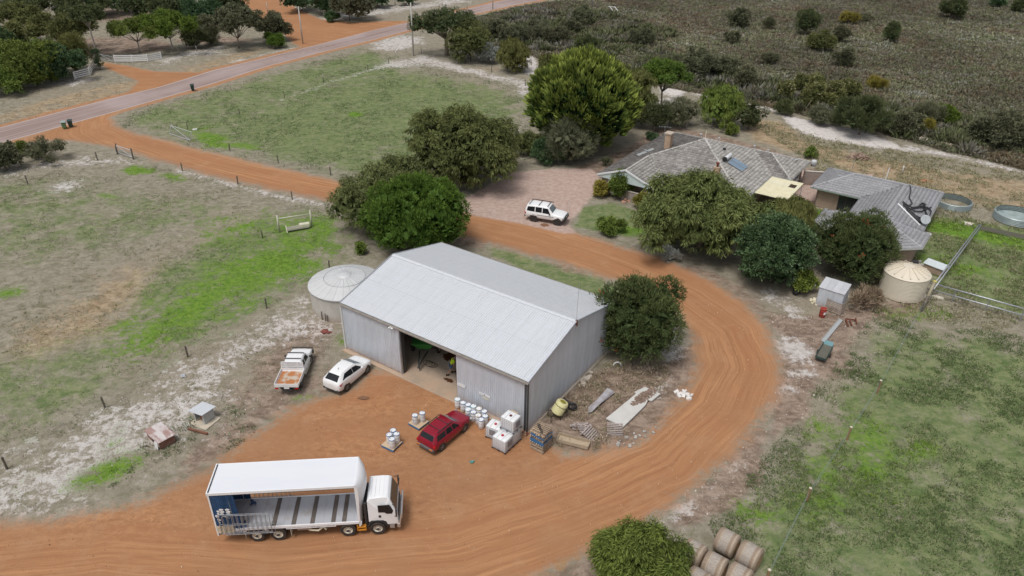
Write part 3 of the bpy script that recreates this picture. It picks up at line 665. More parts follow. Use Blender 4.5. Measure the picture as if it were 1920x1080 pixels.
EAVE = mat('eave_lining', (.62, .64, .63), .7); GUTT = mat('green_gutter', (.22, .30, .24), .5, c2=(.3, .36, .3)); GUTW = mat('pale_gutter', (.55, .56, .53), .5, c2=(.4, .4, .38), sc=3, amt=.7)
HTH = R(-35)
TP = math.tan(R(20))
def walls(par, poly, z1, mt, name='wall', th=.15):
    for i in range(len(poly)):
        a = Vector((*poly[i], 0)); b = Vector((*poly[(i + 1) % len(poly)], 0)); d = (b - a).normalized(); n = Vector((d.y, -d.x, 0)) * th
        MB().prism([a, b - d * 0, b - n, a - n], (0, 0, z1)).build(name, mt, par)
def window(par, c, w_, h_, face, frame=WHITEP, mull=1, dark=None):
    """c centre on wall face, face = outward angle (local)"""
    T = Matrix.Translation(c) @ Matrix.Rotation(face, 4, 'Z')   # local +x outward, y across
    m = MB(); f = .06
    for (a, b, z0, z1) in ((-w_ / 2, w_ / 2, h_ / 2 - f, h_ / 2), (-w_ / 2, w_ / 2, -h_ / 2, -h_ / 2 + f), (-w_ / 2, -w_ / 2 + f, -h_ / 2 + f, h_ / 2 - f), (w_ / 2 - f, w_ / 2, -h_ / 2 + f, h_ / 2 - f)):
        m.box(-.02, .07, a, b, z0, z1, T=T)
    for k in range(mull):
        y = -w_ / 2 + w_ * (k + 1) / (mull + 1); m.box(-.01, .06, y - .03, y + .03, -h_ / 2 + f, h_ / 2 - f, T=T)
    fr = m.build('window', frame, par)
    MB().box(.0, .02, -w_ / 2 + f, w_ / 2 - f, -h_ / 2 + f, h_ / 2 - f, T=T).build('pane', dark or GLASSD, fr)
    MB().box(0, .16, -w_ / 2 - .05, w_ / 2 + .05, -h_ / 2 - .1, -h_ / 2 - .005, T=T).build('sill', frame, fr)
def house():
    E0 = 2.6; S0 = 17.7; c = S0 / 2; za = E0 + c * TP; gw = 7.44; zg = E0 + gw / 2 * TP
    r = thing('tiled_house', 'large brick farmhouse under a weathered grey hip roof with solar water heater', 'house', (10.48, 87.48, 0), HTH)
    y0, y1 = 2.6, 2.6 + S0; yc = y0 + c; A = (c, yc, za)
    wy0, wy1, wx1 = 12.45, 20.35, 20.1; wh = (wy1 - wy0) / 2; wz = E0 + wh * TP; wyc = (wy0 + wy1) / 2
    J = (gw / 2, y0 + gw / 2, zg); P_ = (gw / 2, 0, zg)
    V1 = (S0 - wh, wyc, wz); Fp = (wx1 - wh, wyc, wz)
    left = [(0, 0, E0), (0, y1, E0), A, J, P_]
    lg = [(gw, 0, E0), P_, J, (gw, y0, E0)]
    front = [(gw, y0, E0), J, A, (S0, y0, E0)]
    right = [(S0, y0, E0), A, (S0, y1, E0) if False else (S0 - .05, y1, E0), V1, (S0, wy0, E0)]
    right = [(S0, y0, E0), A, V1, (S0, wy0, E0)]
    right2 = [A, (S0, y1, E0), V1]
    back = [(0, y1, E0), A, (S0, y1, E0)]
    wf = [(S0, wy0, E0), V1, Fp, (wx1, wy0, E0)]; we = [(wx1, wy0, E0), Fp, (wx1, wy1, E0)]; wb = [V1, Fp, (wx1, wy1, E0), (S0, wy1, E0)]
    PL = [left, lg, front, right, right2, back, wf, we, wb]
    m = MB()
    for p in PL: m.poly(p)
    m.build('roof', mat('roof_under', (.12, .115, .11), .9), r)
    tiles(r, PL, TILE_A, bias=(-.38, .1, -.05, .28, .1, 0, -.2, .22, 0))  # shade of the away-facing left slope put into tint; right slopes paler with lichen
    ridgecap(r, TILE_A, [(P_, J), (J, A), ((S0, y0, E0), A), ((0, y1, E0), A), ((S0, y1, E0), A), (V1, Fp), ((wx1, wy0, E0), Fp), ((wx1, wy1, E0), Fp)])
    MB().bar((gw, y0, E0 + .05), (J[0], J[1], J[2] + .03), .22, .03).bar((S0, wy0, E0 + .05), (V1[0], V1[1], V1[2] + .03), .22, .03).build('valley_flashing', mat('valley', (.42, .40, .36), .6), r)
    ev = [(0, 0), (gw, 0), (gw, y0), (S0, y0), (S0, wy0), (wx1, wy0), (wx1, wy1), (0, y1)]
    m = MB()
    for i in range(len(ev)):
        a, b = ev[i], ev[(i + 1) % len(ev)]
        if i == 0: continue
        m.bar((*a, E0 - .06), (*b, E0 - .06), .12, .13)
    m.build('gutter', GUTW, r)
    m = MB(); m.poly([(*p, E0 - .14) for p in ev]); m.build('eave_lining', EAVE, r)
    # gable: clad triangle flush under the rake
    GB = mat('gable_board', (.60, .68, .68), .6, c2=(.52, .6, .6), sc=2)
    for i in range(6):
        z0 = E0 - .25 + i * .27; z1 = z0 + .262
        def xl(z): return max(0, (z - E0) / TP)
        if xl(z1) > gw / 2: break
        MB().prism([(xl(z0) + .03, .02, z0), (gw - xl(z0) - .03, .02, z0), (gw - xl(z1) - .03, .02, z1), (xl(z1) + .03, .02, z1)], (0, .05 + .004 * (i % 2), 0)).build('gable_board', GB, r)
    m = MB(); m.bar((-.05, -.04, E0 + .0), (gw / 2, -.04, zg + .05), .1, .2); m.bar((gw + .05, -.04, E0 + .0), (gw / 2, -.04, zg + .05), .1, .2); m.build('barge_board', WHITEP, r)
    wp = [(.6, 2.4), (gw - .1, 2.4), (gw - .1, y0 + .7), (S0 - .6, y0 + .7), (S0 - .6, wy0 + .6), (wx1 - .6, wy0 + .6), (wx1 - .6, wy1 - .6), (.6, y1 - .6)]
    walls(r, wp, E0 - .12, BRICK)
    # verandah under the gable: low brick wall, posts
    MB().box(3.3, 6.3, .3, .45, 0, 1.25).build('low_wall', BRICKG, r); MB().box(.5, 1.3, .3, .45, 0, 2.4).box(6.3, 6.75, .3, .45, 0, 2.4).build('pier', BRICK, r)
    MB().box(3.3, 6.3, .25, .5, 1.25, 1.31).build('wall_capping', mat('cap', (.5, .45, .4), .8), r)
    MB().box(6.85, 6.97, .3, .42, 0, 2.45).build('post', WHITEP, r)
    window(r, (2.2, .28, 1.4), 1.6, 1.5, -math.pi / 2, mull=1); window(r, (9.6, y0 + .68, 1.35), 2.2, 1.5, -math.pi / 2, mull=2); window(r, (12.8, y0 + .68, 1.35), 1.6, 1.3, -math.pi / 2)
    window(r, (wx1 - .58, 14.2, 1.3), .9, 2.1, 0, mull=0); window(r, (wx1 - .58, 17.3, 1.5), 1.6, 1.2, 0)
    window(r, (S0 - .58, 8, 1.2), 2.2, 2.0, 0, mull=2)
    # patio covers
    def ribpanel(name, x0, x1, yA, yB, zA, zB, mt, ribs_along_y=True):
        m = MB(); n = int(abs(x1 - x0) / .2); xs = []
        for i in range(n): xs += [(x0 + i * .2, 0), (x0 + i * .2 + .12, 0), (x0 + i * .2 + .14, .03), (x0 + i * .2 + .18, .03)]
        k = len(xs); vs = [(x, yA, zA + h) for x, h in xs] + [(x, yB, zB + h) for x, h in xs]
        return m.add(vs, [(j, j + 1, k + j + 1, k + j) for j in range(k - 1)]).build(name, mt, r)
    CP = mat('cream_patio', (.72, .67, .48), .5, c2=(.42, .24, .12), sc=1.1, amt=.75, thr=(.6, .72), stretch=(3, .5, 1))
    ribpanel('patio_roof', gw - .3, 13.4, 2.55, -.3, 2.44, 2.36, CP)
    m = MB()
    for x in (gw - .2, 10.4, 13.3): m.box(x - .05, x + .05, -.3, -.2, 0, 2.34)
    m.build('patio_post', mat('post_paint', (.62, .62, .55), .6), r); MB().box(gw - .3, 13.4, -.32, -.26, 2.24, 2.36).build('patio_beam', GUTW, r)
    MB().box(gw, S0, -.3, y0 + .6, .0, .04).build('patio_floor', mat('patio_brick', (.20, .10, .075), .85, c2=(.28, .16, .12), sc=4), r)
    # larger cover on the right with an opening in it
    X0, X1, Y0, Y1 = S0 - .05, 21.6, 6.2, 12.6
    m = MB(); hx0, hx1, hy0, hy1 = 20.4, 21.2, 10.3, 11.5
    for a, b, c_, d in ((X0, X1, Y0, hy0), (X0, X1, hy1, Y1), (X0, hx0, hy0, hy1), (hx1, X1, hy0, hy1)): m.box(a, b, c_, d, 2.50, 2.53)
    yy = Y0
    while yy < Y1 - .02:
        if not (hy0 - .05 < yy < hy1 + .02): m.box(X0, X1, yy, yy + .04, 2.53, 2.56)
        yy += .2
    m.build('patio_roof', mat('cream_patio2', (.76, .72, .54), .5, c2=(.62, .57, .4), sc=1.5, amt=.5), r)
    m = MB()
    for q in ((X1 - .1, Y0 + .1), (X1 - .1, Y1 - .1), (X1 - .1, 9.4)): m.box(q[0] - .04, q[0] + .04, q[1] - .04, q[1] + .04, 0, 2.48)
    m.build('patio_post', WHITEP, r)
    # chimneys
    CB = brick_mat('chimney_brick', (.42, .27, .17), (.50, .35, .24), (.45, .38, .3))
    def on_left(x, y): return E0 + x * TP
    ch = MB().box(4.6, 5.35, 8.7, 9.5, 3.6, 6.35).build('chimney', CB, r); MB().box(4.5, 5.45, 8.6, 9.6, 6.35, 6.5).build('chimney_cap', mat('cap2', (.5, .42, .34), .9), ch)
    ch = MB().box(12.7, 13.4, 5.2, 5.8, 3.2, 4.9).build('chimney', CB, r); MB().lathe([(.13, 4.85), (.13, 5.25), (.22, 5.27), (.22, 5.42), (.02, 5.5)], 12, c=(13.05, 5.5, 0)).build('flue', RUST, ch, smooth=True, auto=40)
    # solar water heater on the right hand slope (plane z = E0 + (S0-x)*TP)
    zr = lambda x: E0 + (S0 - x) * TP
    sp = MB(); mt = mat('collector_glass', (.18, .26, .34), .15, c2=(.24, .32, .40), sc=1, spec=.7)
    for k in range(2):
        ya = 8.75 + k * 1.06; xa, xb = 13.1, 15.1
        pan = MB().prism([(xa, ya, zr(xa) + .12), (xb, ya, zr(xb) + .12), (xb, ya + 1.0, zr(xb) + .12), (xa, ya + 1.0, zr(xa) + .12)], (0, 0, .09)).build('solar_collector', GALV, r)
        MB().prism([(xa + .06, ya + .06, zr(xa + .06) + .212), (xb - .06, ya + .06, zr(xb - .06) + .212), (xb - .06, ya + .94, zr(xb - .06) + .212), (xa + .06, ya + .94, zr(xa + .06) + .212)], (0, 0, .008)).build('collector_glass', mt, pan)
    tk = MB().lathe([(.01, 8.55), (.22, 8.56), (.27, 8.6), (.27, 10.5), (.22, 10.56), (.01, 10.57)], 20, axis='y', c=(12.75, 0, zr(12.75) + .42)).build('water_heater', WHITEP, r, smooth=True, auto=40)
    MB().lathe([(.01, 8.5), (.28, 8.51), (.29, 8.72), (.01, 8.73)], 20, axis='y', c=(12.75, 0, zr(12.75) + .42)).build('heater_cap', BLACKP, tk, smooth=True, auto=40)
    # TV aerial, vents, sheet pieces on roof
    VM = mat('vent_zinc', (.6, .6, .6), .4, .3)
    for (x, y) in ((7.5, 13.5), (9.9, 13.6), (13.6, 16.9), (15.3, 17.4)):
        z = min(E0 + min(x, S0 - x, y - y0, y1 - y) * TP, za); m = MB(); m.tube([(x, y, z - .1), (x, y, z + .45)], .06, 8); m.lathe([(.02, z + .62), (.16, z + .56), (.16, z + .44), (.05, z + .42)], 12, c=(x, y, 0)); m.build('roof_vent', VM, r, smooth=True, auto=40)
    MB().bar((8.5, 12.5, za - .3), (8.5, 12.5, za + .7), .08).build('vent_pipe', CREAMP, r)
    MB().lathe([(.02, zr(15) + .25), (.2, zr(15) + .2), (.2, zr(15) + .02), (.05, zr(15))], 12, c=(11.5, 11.6, zr(11.5) - zr(15) + .05)).build('roof_vent', BLACKP, r, smooth=True, auto=40)
    m = MB(); m.tube([(2.4, 13.5, 3.3), (2.4, 13.5, 5.6)], .025, 6)
    m.bar((1.6, 13.2, 5.55), (3.2, 13.8, 5.55), .03)
    for k in range(5): x = 1.7 + k * .33; m.bar((x - .18, 13.2 + k * .12 + .4, 5.56), (x + .18, 13.2 + k * .12 - .4, 5.56), .02)
    m.build('tv_aerial', GALV, r)
    m = MB(); m.bar((1.9, 6.9, E0 + 1.9 * TP + .14), (2.9, 9.4, E0 + 2.9 * TP + .16), .5, .03); m.bar((1.6, 9.6, E0 + 1.7 * TP + .14), (2.6, 8.2, E0 + 2.6 * TP + .22), .35, .03); m.build('loose_sheet', mat('loose_zinc', (.4, .42, .42), .5, .2), r)
    m = MB(); x = 18.9; m.bar((x, 17.2, wz - .5), (x + .2, 18.6, wz - .75), .1, .03); m.build('ridge_patch', WHITEP, r)
house()
hm = Matrix.Translation((10.48, 87.48, 0)) @ Matrix.Rotation(HTH, 4, 'Z')
def second_house():
    E0 = 2.5
    r = thing('tiled_cottage', 'smaller brick cottage with smooth grey tiled hip roof and black pipes lying on it', 'house', (35.9, 84.36, 0), HTH)
    h1 = 3.85; zr = E0 + h1 * TP
    R1 = (h1, 3.85, zr); R2 = (9.55, 3.85, zr); AP = (9.3, -7.7, zr + .05)
    B = (13.4, 7.7, E0); br = [(13.4, 7.7, E0), (13.4, -5.2, E0)]
    PL = [[(0, 0, E0), (0, 7.7, E0), R1], [(0, 0, E0), R1, R2, (5.7, 0, E0)], [(0, 7.7, E0), R1, R2, (13.4, 7.7, E0)],
          [(5.7, 0, E0), R2, (9.55, -5.2, zr), (5.7, -5.2, E0)], [(13.4, 7.7, E0), R2, (9.55, -5.2, zr), (13.4, -5.2, E0)]]
    O = [(13.4, -5.2), (14.2, -5.9), (14.1, -9.5), (10.6, -12.6), (6.0, -12.2), (3.2, -9.2), (3.2, -5.6), (5.7, -5.2)]
    for i in range(len(O) - 1): PL.append([(*O[i], E0), AP, (*O[i + 1], E0)])
    PL += [[(13.4, -5.2, E0), (9.55, -5.2, zr), AP], [(5.7, -5.2, E0), (9.55, -5.2, zr), AP]]
    m = MB()
    for p in PL: m.poly(p)
    m.build('roof', mat('roof_under', (.12, .115, .11), .9), r)
    tiles(r, PL, TILE_B, seed=4)
    ridgecap(r, TILE_B, [((0, 0, E0), R1), ((0, 7.7, E0), R1), (R1, R2), ((13.4, 7.7, E0), R2), (R2, (9.55, -5.2, zr)), ((9.55, -5.2, zr), AP)] + [((*O[i], E0), AP) for i in (1, 2, 3, 4, 5)])
    ev = [(0, 0), (5.7, 0), (5.7, -5.3), (3.2, -5.4), (3.2, -9.2), (6, -12.2), (10.6, -12.6), (14.1, -9.5), (14.2, -5.2), (13.4, -5.2), (13.4, 7.7), (0, 7.7)]
    g = MB(); g2 = MB()
    for i in range(len(ev)):
        a, b = ev[i], ev[(i + 1) % len(ev)]; (g if i == 0 else g2).bar((*a, E0 - .07), (*b, E0 - .07), .12, .13)
    g.build('gutter', GUTT, r); g2.build('gutter', GUTW, r)
    MB().poly([(*p, E0 - .15) for p in ev]).build('eave_lining', EAVE, r)
    wp = [(.7, .7), (6.3, .7), (6.3, -4.8), (3.9, -5.0), (3.9, -9), (6.3, -11.5), (10.3, -11.9), (13.4, -9.2), (13.4, -5.6), (12.8, -5.2), (12.8, 7), (.7, 7)]
    walls(r, wp, E0 - .12, BRICK)
    window(r, (4.6, .68, 1.15), 2.6, 2.0, -math.pi / 2, mull=2, frame=mat('window_dark_frame', (.08, .06, .05), .5)); window(r, (8.3, -11.75, 1.3), 1.9, 1.3, math.atan2(-4, -.4)); window(r, (6.28, -2.2, 1.2), 1.8, 1.9, math.pi, mull=1)
    window(r, (12.82, 2.5, 1.3), 1.8, 1.2, 0); window(r, (12.82, -2.5, 1.3), 1.4, 1.2, 0); window(r, (.68, 4, 1.3), 1.4, 1.1, math.pi)
    # things on the right hand slope: z = E0 + (13.4-x)*TP
    zf = lambda x: E0 + (13.4 - x) * TP + .12
    def pt(x, y, d=.03): return (x, y, zf(x) + d)
    MB().tube([pt(10.0, -2.6), pt(10.2, -2.7), pt(12.9, -4.6)], .09, 8).build('white_pipe', WHITEP, r, smooth=True)
    rg_ = random.Random(8)
    for k, ps in enumerate(([(10.0, 3.9), (10.4, 2.6), (10.6, .6), (11.2, -.5), (11.0, -1.6), (10.3, -1.4)], [(10.4, -1.9), (11.4, -1.6), (12.2, .3), (12.4, 1.2), (12.0, 1.0), (11.9, -.4)], [(10.6, -2.4), (11.8, -2.2), (12.4, -1.3), (12.6, .2), (12.2, .9)], [(11, -2.9), (12, -3.0), (12.9, -2.8), (13.2, -1.6), (12.7, -.5), (12.2, .6)],
                            [(11.2, -3.2), (12.3, -3.5), (13.0, -3.6), (13.3, -2.6), (12.9, -1.4), (12.6, .0), (13.0, 1.2)], [(11.4, -2.0), (12.0, -.6), (12.7, .6), (13.2, .2), (13.25, -1.0)], [(10.9, -2.2), (12.4, -3.2), (12.8, -4.0), (11.6, -3.4)], [(10.5, -2.2), (11.6, -2.9), (12.9, -3.9), (13.2, -3.2)])):
        m = MB(); P = [Vector(pt(x, y, .06 + .04 * k % .12)) for x, y in ps]; Q = []
        for i in range(len(P) - 1):
            for t in range(4): Q.append(P[i].lerp(P[i + 1], t / 4))
        Q.append(P[-1]); m.tube(Q, .075 if k else .06, 6); m.build('poly_pipe', BLACKP, r, smooth=True)
    ds = MB(); T = Matrix.Translation((13.2, -3.9, 3.35)) @ Matrix.Rotation(R(-65), 4, 'Z') @ Matrix.Rotation(R(55), 4, 'Y')
    pr = [(.001, -.12), (.25, -.1), (.48, -.03), (.52, 0), (.5, .012), (.25, -.075), (.001, -.095)]
    n = 24; vs = [T @ Vector((q * math.cos(2 * math.pi * k / n), q * math.sin(2 * math.pi * k / n), h)) for q, h in pr for k in range(n)]
    ds.add(vs, [(i * n + k, i * n + (k + 1) % n, (i + 1) * n + (k + 1) % n, (i + 1) * n + k) for i in range(len(pr) - 1) for k in range(n)])
    d = ds.build('satellite_dish', mat('dish_grey', (.42, .45, .47), .5), r, smooth=True); MB().tube([(13.2, -3.9, 3.3), (13.2, -4.1, 2.9), (13.05, -4.0, 2.6)], .03, 6).bar((13.2, -3.9, 3.3), (13.7, -4.5, 3.5), .02).build('dish_arm', GALV, d)
    for (x, y) in ((2.4, 3.2), (8.3, 1.6)): MB().box(x - .35, x + .35, y - .12, y + .12, E0 + min(x, y, 9.55) * TP * .9, E0 + min(x, y) * TP + .14).build('roof_flashing', mat('flash', (.4, .42, .43), .5, .2), r)
    MB().tube([(7.0, 6.4, 3.0), (7.05, 6.6, 4.6)], .05, 8).build('vent_pipe', WHITEP, r)
    return r
second_house()
# ================================================================ vegetation
def unit(a): return a / np.maximum(np.linalg.norm(a, axis=1, keepdims=True), 1e-9)
def rsph(rg, n):
    return unit(rg.normal(size=(n, 3)))
def kites(P, Dr, L, Wd, rg, bend=None):
    """leaf-like quads: base, left, tip, right"""
    n = len(P); Dr = unit(Dr); s = unit(np.cross(Dr, rsph(rg, n))); L = np.broadcast_to(L, (n,))[:, None]; Wd = np.broadcast_to(Wd, (n,))[:, None]
    mid = P + Dr * L * .55; tip = P + Dr * L
    if bend is not None: tip = tip + bend
    up = np.cross(s, Dr) * Wd * .25
    V = np.stack([P, mid + s * Wd / 2 + up, tip, mid - s * Wd / 2 + up], 1).reshape(-1, 3)
    F = np.arange(n * 4).reshape(n, 4)
    return V, F
def leaf_mat(name, dark, mid, tip, accent=None, acc=.0, rough=.75):
    t = NT(name); ti = t.attr('tint'); tp = t.attr('tip'); o = t.orand(); P = t.coord()
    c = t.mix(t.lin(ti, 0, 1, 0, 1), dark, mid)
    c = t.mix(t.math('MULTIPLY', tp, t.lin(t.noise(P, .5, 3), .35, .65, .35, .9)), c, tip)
    if accent: c = t.mix(t.ss(t.attr('acc'), .5, .6), c, accent)
    n = t.n.new('ShaderNodeHueSaturation'); t.put(n.inputs['Color'], c); t.put(n.inputs['Value'], t.lin(o, 0, 1, .85, 1.15)); t.put(n.inputs['Hue'], t.lin(t.math('FRACT', t.math('MULTIPLY', o, 7.3)), 0, 1, .49, .51))
    m = t.done(n.outputs[0], rough, 0, .25)
    return m
LM = dict(
    pepper=leaf_mat('peppermint_leaf', (.05, .07, .02), (.15, .18, .055), (.29, .31, .105)),
    pepper2=leaf_mat('willow_peppermint_leaf', (.055, .078, .024), (.16, .185, .065), (.28, .30, .11)),
    dense=leaf_mat('dense_bright_leaf', (.045, .085, .012), (.12, .20, .025), (.22, .31, .05)),
    conifer=leaf_mat('golden_cypress_leaf', (.014, .034, .009), (.05, .105, .02), (.66, .74, .15)),
    bottle=leaf_mat('bottlebrush_leaf', (.04, .065, .022), (.115, .155, .05), (.21, .24, .085), (.50, .06, .025)),
    darkg=leaf_mat('dark_glossy_leaf', (.03, .06, .026), (.08, .15, .062), (.19, .28, .13), rough=.45),
    fine=leaf_mat('fine_grey_needles', (.08, .085, .05), (.185, .195, .11), (.27, .27, .165)),
    euc=leaf_mat('gum_leaf', (.06, .07, .024), (.16, .17, .055), (.26, .255, .09)),
    eucd=leaf_mat('dark_gum_leaf', (.04, .058, .024), (.11, .135, .052), (.18, .20, .08)),
    olive=leaf_mat('olive_weeping_leaf', (.075, .085, .025), (.19, .20, .058), (.28, .285, .10)),
    yellow=leaf_mat('yellowish_leaf', (.11, .10, .02), (.28, .25, .045), (.42, .36, .08)),
    yg=leaf_mat('fresh_green_leaf', (.06, .10, .02), (.18, .245, .045), (.30, .36, .08)),
    grey=leaf_mat('silver_grey_leaf', (.19, .21, .19), (.36, .38, .35), (.48, .50, .47)),
    heathg=leaf_mat('banksia_leaf', (.065, .07, .042), (.155, .165, .09), (.26, .26, .15)),
    flower=leaf_mat('banksia_flower_bush', (.07, .08, .028), (.17, .185, .06), (.30, .31, .11), (.55, .52, .30)),
    brush=leaf_mat('dead_brush', (.16, .11, .075), (.32, .235, .17), (.38, .29, .21)),
    purple=leaf_mat('purplish_bare_shrub', (.07, .045, .04), (.16, .11, .10), (.2, .14, .13)))
BARK = mat('grey_bark', (.26, .22, .18), .9, c2=(.15, .12, .10), sc=3, amt=.8, stretch=(1, 1, .3)); BARKP = mat('pale_gum_bark', (.46, .43, .39), .85, c2=(.30, .26, .22), sc=2, amt=.7, stretch=(1, 1, .4))
STY = {  # leaf length, width, direction weights (normal, up, random), clump radius, leaves per clump, tip
    'pepper': (.55, .085, .38, -.75, .42, .36, 15), 'dense': (.30, .085, .6, .65, .45, .33, 16), 'conifer': (1.05, .24, .75, .65, .14, .36, 9), 'bottle': (.34, .06, .6, .45, .55, .38, 15),
    'round': (.24, .13, .7, .25, .7, .36, 15), 'fine': (.62, .035, .6, .5, .35, .40, 16), 'euc': (.34, .09, .5, .1, .7, .42, 12), 'weep': (.75, .06, .25, -1.1, .28, .36, 15), 'scrub': (.30, .05, .6, .5, .6, .34, 12)}
def crown(rx, ry, h, z0, sty, seed, nl=16, clumps=700, lr=.42, acc=0, leafs=1.0, flat=1.0, gap=.0, core=True, dome=False):
    rg = np.random.default_rng(seed); Ls, Ws, wn_, wu, wr, cr, lc = STY[sty]; Ls *= leafs; Ws *= leafs; cr *= leafs ** .5
    H = h - z0; C = np.array([0, 0, z0 + H * .5]); ext = np.array([rx, ry, H * .5])
    d = rsph(rg, nl); lo_ = -.85 if z0 < .3 else -.4
    d[:, 2] = np.linspace(1, lo_, nl) if nl > 3 else d[:, 2]; ph_ = np.arange(nl) * 2.39996 + seed; q_ = np.sqrt(np.maximum(1 - d[:, 2] ** 2, .0)); d[:, 0] = np.cos(ph_) * q_; d[:, 1] = np.sin(ph_) * q_
    d = (d + rg.normal(0, .12, (nl, 3))) * rg.uniform(.6, 1.1, (nl, 1)) if not dome else d * rg.uniform(.93, 1.0, (nl, 1)) * np.stack([1 - .22 * np.maximum(d[:, 2], 0)] * 2 + [np.ones(nl)], 1)
    lrad = lr * min(rx, ry, H * .62) * rg.uniform(.65, 1.4, nl)
    if dome: lrad = lr * min(rx, ry, H * .62) * rg.uniform(.9, 1.1, nl)
    cen = C + d * np.maximum(ext - lrad[:, None] * .82, .1)
    cen = np.vstack([cen, C + np.array([0, 0, H * .05])]); lrad = np.append(lrad, min(rx, ry, H * .5) * .62); nl += 1
    ltint = rg.uniform(-.22, .22, nl)
    w_ = lrad ** 2; k = rg.choice(nl, clumps * 2, p=w_ / w_.sum()); n = rsph(rg, clumps * 2); n[:, 2] = np.where(n[:, 2] < -.6, -n[:, 2], n[:, 2])
    sc = np.array([1, 1, flat]); P = cen[k] + n * lrad[k][:, None] * sc * np.where(rg.random((len(k), 1)) < .1, rg.uniform(1.05, 1.25, (len(k), 1)), rg.uniform(.84, 1.07, (len(k), 1)))
    dd = np.linalg.norm((P[:, None] - cen[None]) / sc, axis=2) / lrad[None]; dd[np.arange(len(k)), k] = 9
    ok = (dd.min(1) > .86) & (P[:, 2] > max(z0 * .6, .1))
    if gap: ok &= rg.random(len(k)) > gap * (noise2(P[:, :2] + P[:, 2:], .9, seed) > .5)
    P = P[ok][:clumps]; n = n[ok][:clumps]; k = k[ok][:clumps]; m = len(P)
    ctint = np.clip(.5 + ltint[k] + rg.normal(0, .16, m), 0, 1)
    LP = np.repeat(P, lc, 0); LN = np.repeat(n, lc, 0); off = rsph(rg, m * lc) * cr * rg.uniform(.2, 1, (m * lc, 1)); LP = LP + off * np.array([1, 1, .75])
    Dr = LN * wn_ + unit(off) * .35 + np.array([0, 0, wu]) + rsph(rg, m * lc) * wr
    if sty == 'conifer': Dr = LN * .9 + np.array([0, 0, .75]) + unit(off) * .25
    L = Ls * rg.uniform(.6, 1.25, m * lc)
    V, F = kites(LP, Dr, L, Ws * rg.uniform(.8, 1.3, m * lc), rg)
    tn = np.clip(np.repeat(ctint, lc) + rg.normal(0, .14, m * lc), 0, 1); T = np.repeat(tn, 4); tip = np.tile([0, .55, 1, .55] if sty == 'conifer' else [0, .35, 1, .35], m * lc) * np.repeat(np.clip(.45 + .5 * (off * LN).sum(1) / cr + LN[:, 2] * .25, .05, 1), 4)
    ac = np.zeros(m * lc)
    if acc:
        cl = rg.random(m) < acc; ac = (np.repeat(cl, lc) & (rg.random(m * lc) < .5)).astype(float)
    A = np.repeat(ac, 4)
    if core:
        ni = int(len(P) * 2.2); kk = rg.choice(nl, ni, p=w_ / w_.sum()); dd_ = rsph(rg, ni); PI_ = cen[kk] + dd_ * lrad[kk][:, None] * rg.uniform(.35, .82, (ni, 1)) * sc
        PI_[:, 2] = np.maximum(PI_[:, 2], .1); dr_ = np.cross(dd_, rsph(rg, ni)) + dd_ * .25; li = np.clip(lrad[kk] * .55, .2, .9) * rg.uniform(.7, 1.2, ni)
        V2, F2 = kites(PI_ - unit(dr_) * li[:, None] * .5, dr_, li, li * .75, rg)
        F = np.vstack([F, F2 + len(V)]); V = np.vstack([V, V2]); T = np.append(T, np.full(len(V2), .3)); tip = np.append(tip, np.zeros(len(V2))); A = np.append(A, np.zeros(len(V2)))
    V[:, 2] = np.maximum(V[:, 2], .02)
    return V, F, dict(tint=T, tip=tip, acc=A), cen, lrad
def make_tree(name, label, cat, loc, rx, ry, h, z0, sty, lm, seed, nl=16, clumps=700, group=None, bark=None, trunk=.14, **kw):
    V, F, at, cen, lrad = crown(rx, ry, h, z0, sty, seed, nl, clumps, **kw)
    r = thing(name, label, cat, loc, 0, group)
    m = MB(); rg = random.Random(seed)
    fork = Vector((rg.uniform(-.2, .2), rg.uniform(-.2, .2), max(z0 * .9, h * .16)))
    m.tube([(0, 0, -.15), fork * .5 + Vector((.04, 0, 0)), fork], trunk, 7, rs=[trunk * 1.35, trunk * 1.05, trunk * .85])
    idx = list(range(len(cen) - 1)); rg.shuffle(idx)
    for i in idx[:9]:
        e = Vector(cen[i]); mid = fork.lerp(e, .5) + Vector((rg.uniform(-.3, .3), rg.uniform(-.3, .3), rg.uniform(0, .3))) * min(1, h / 5)
        m.tube([fork * .96, mid, e], trunk * .4, 5, rs=[trunk * .6, trunk * .4, trunk * .15])
    m.build('trunk', bark or BARK, r, smooth=True)
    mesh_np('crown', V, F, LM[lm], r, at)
    return r
def tree_at(name, label, cat, bx, by, wpx, top, sty, lm, seed, bot=None, ell=1.0, **kw):
    """bx,by: pixel of the trunk foot; wpx crown width; top: row of the crown's top; bot: row of crown's underside (foliage to the ground if None)"""
    b = G(bx, by); s = SC(b); rx = wpx / 2 / s * 1.05; h = ZH(b, top) * .965
    # a wide crown's visual top belongs to its far shoulder: correct a little
    h = max(h, .4); z0 = 0.05 if bot is None else ZH(b, bot)
    return make_tree(name, label, cat, b, rx, rx * ell, h, z0, sty, lm, seed, **kw)
T_ = tree_at
GA = 'trees around the farmhouse yard'
T_('cypress_tree', 'huge rounded golden cypress with yellow tipped sprays behind the gravel drive', 'tree', 1088, 274, 182, 100, 'conifer', 'conifer', 1, nl=44, clumps=2900, lr=.30, dome=True, trunk=.35)
T_('peppermint_tree', 'broad drooping peppermint tree left of the gravel drive', 'tree', 866, 342, 208, 205, 'pepper', 'pepper', 2, nl=20, clumps=1350, lr=.38, trunk=.3)
T_('peppermint_tree', 'olive peppermint tree with ragged crown at the left edge of the clump by the shed', 'tree', 712, 432, 168, 318, 'pepper', 'pepper2', 3, nl=15, clumps=900, leafs=.8, trunk=.25)
T_('peppermint_tree', 'smaller peppermint tree poking up behind the clump between drive and shed', 'tree', 765, 370, 110, 292, 'pepper', 'pepper2', 4, nl=11, clumps=520, leafs=.8)
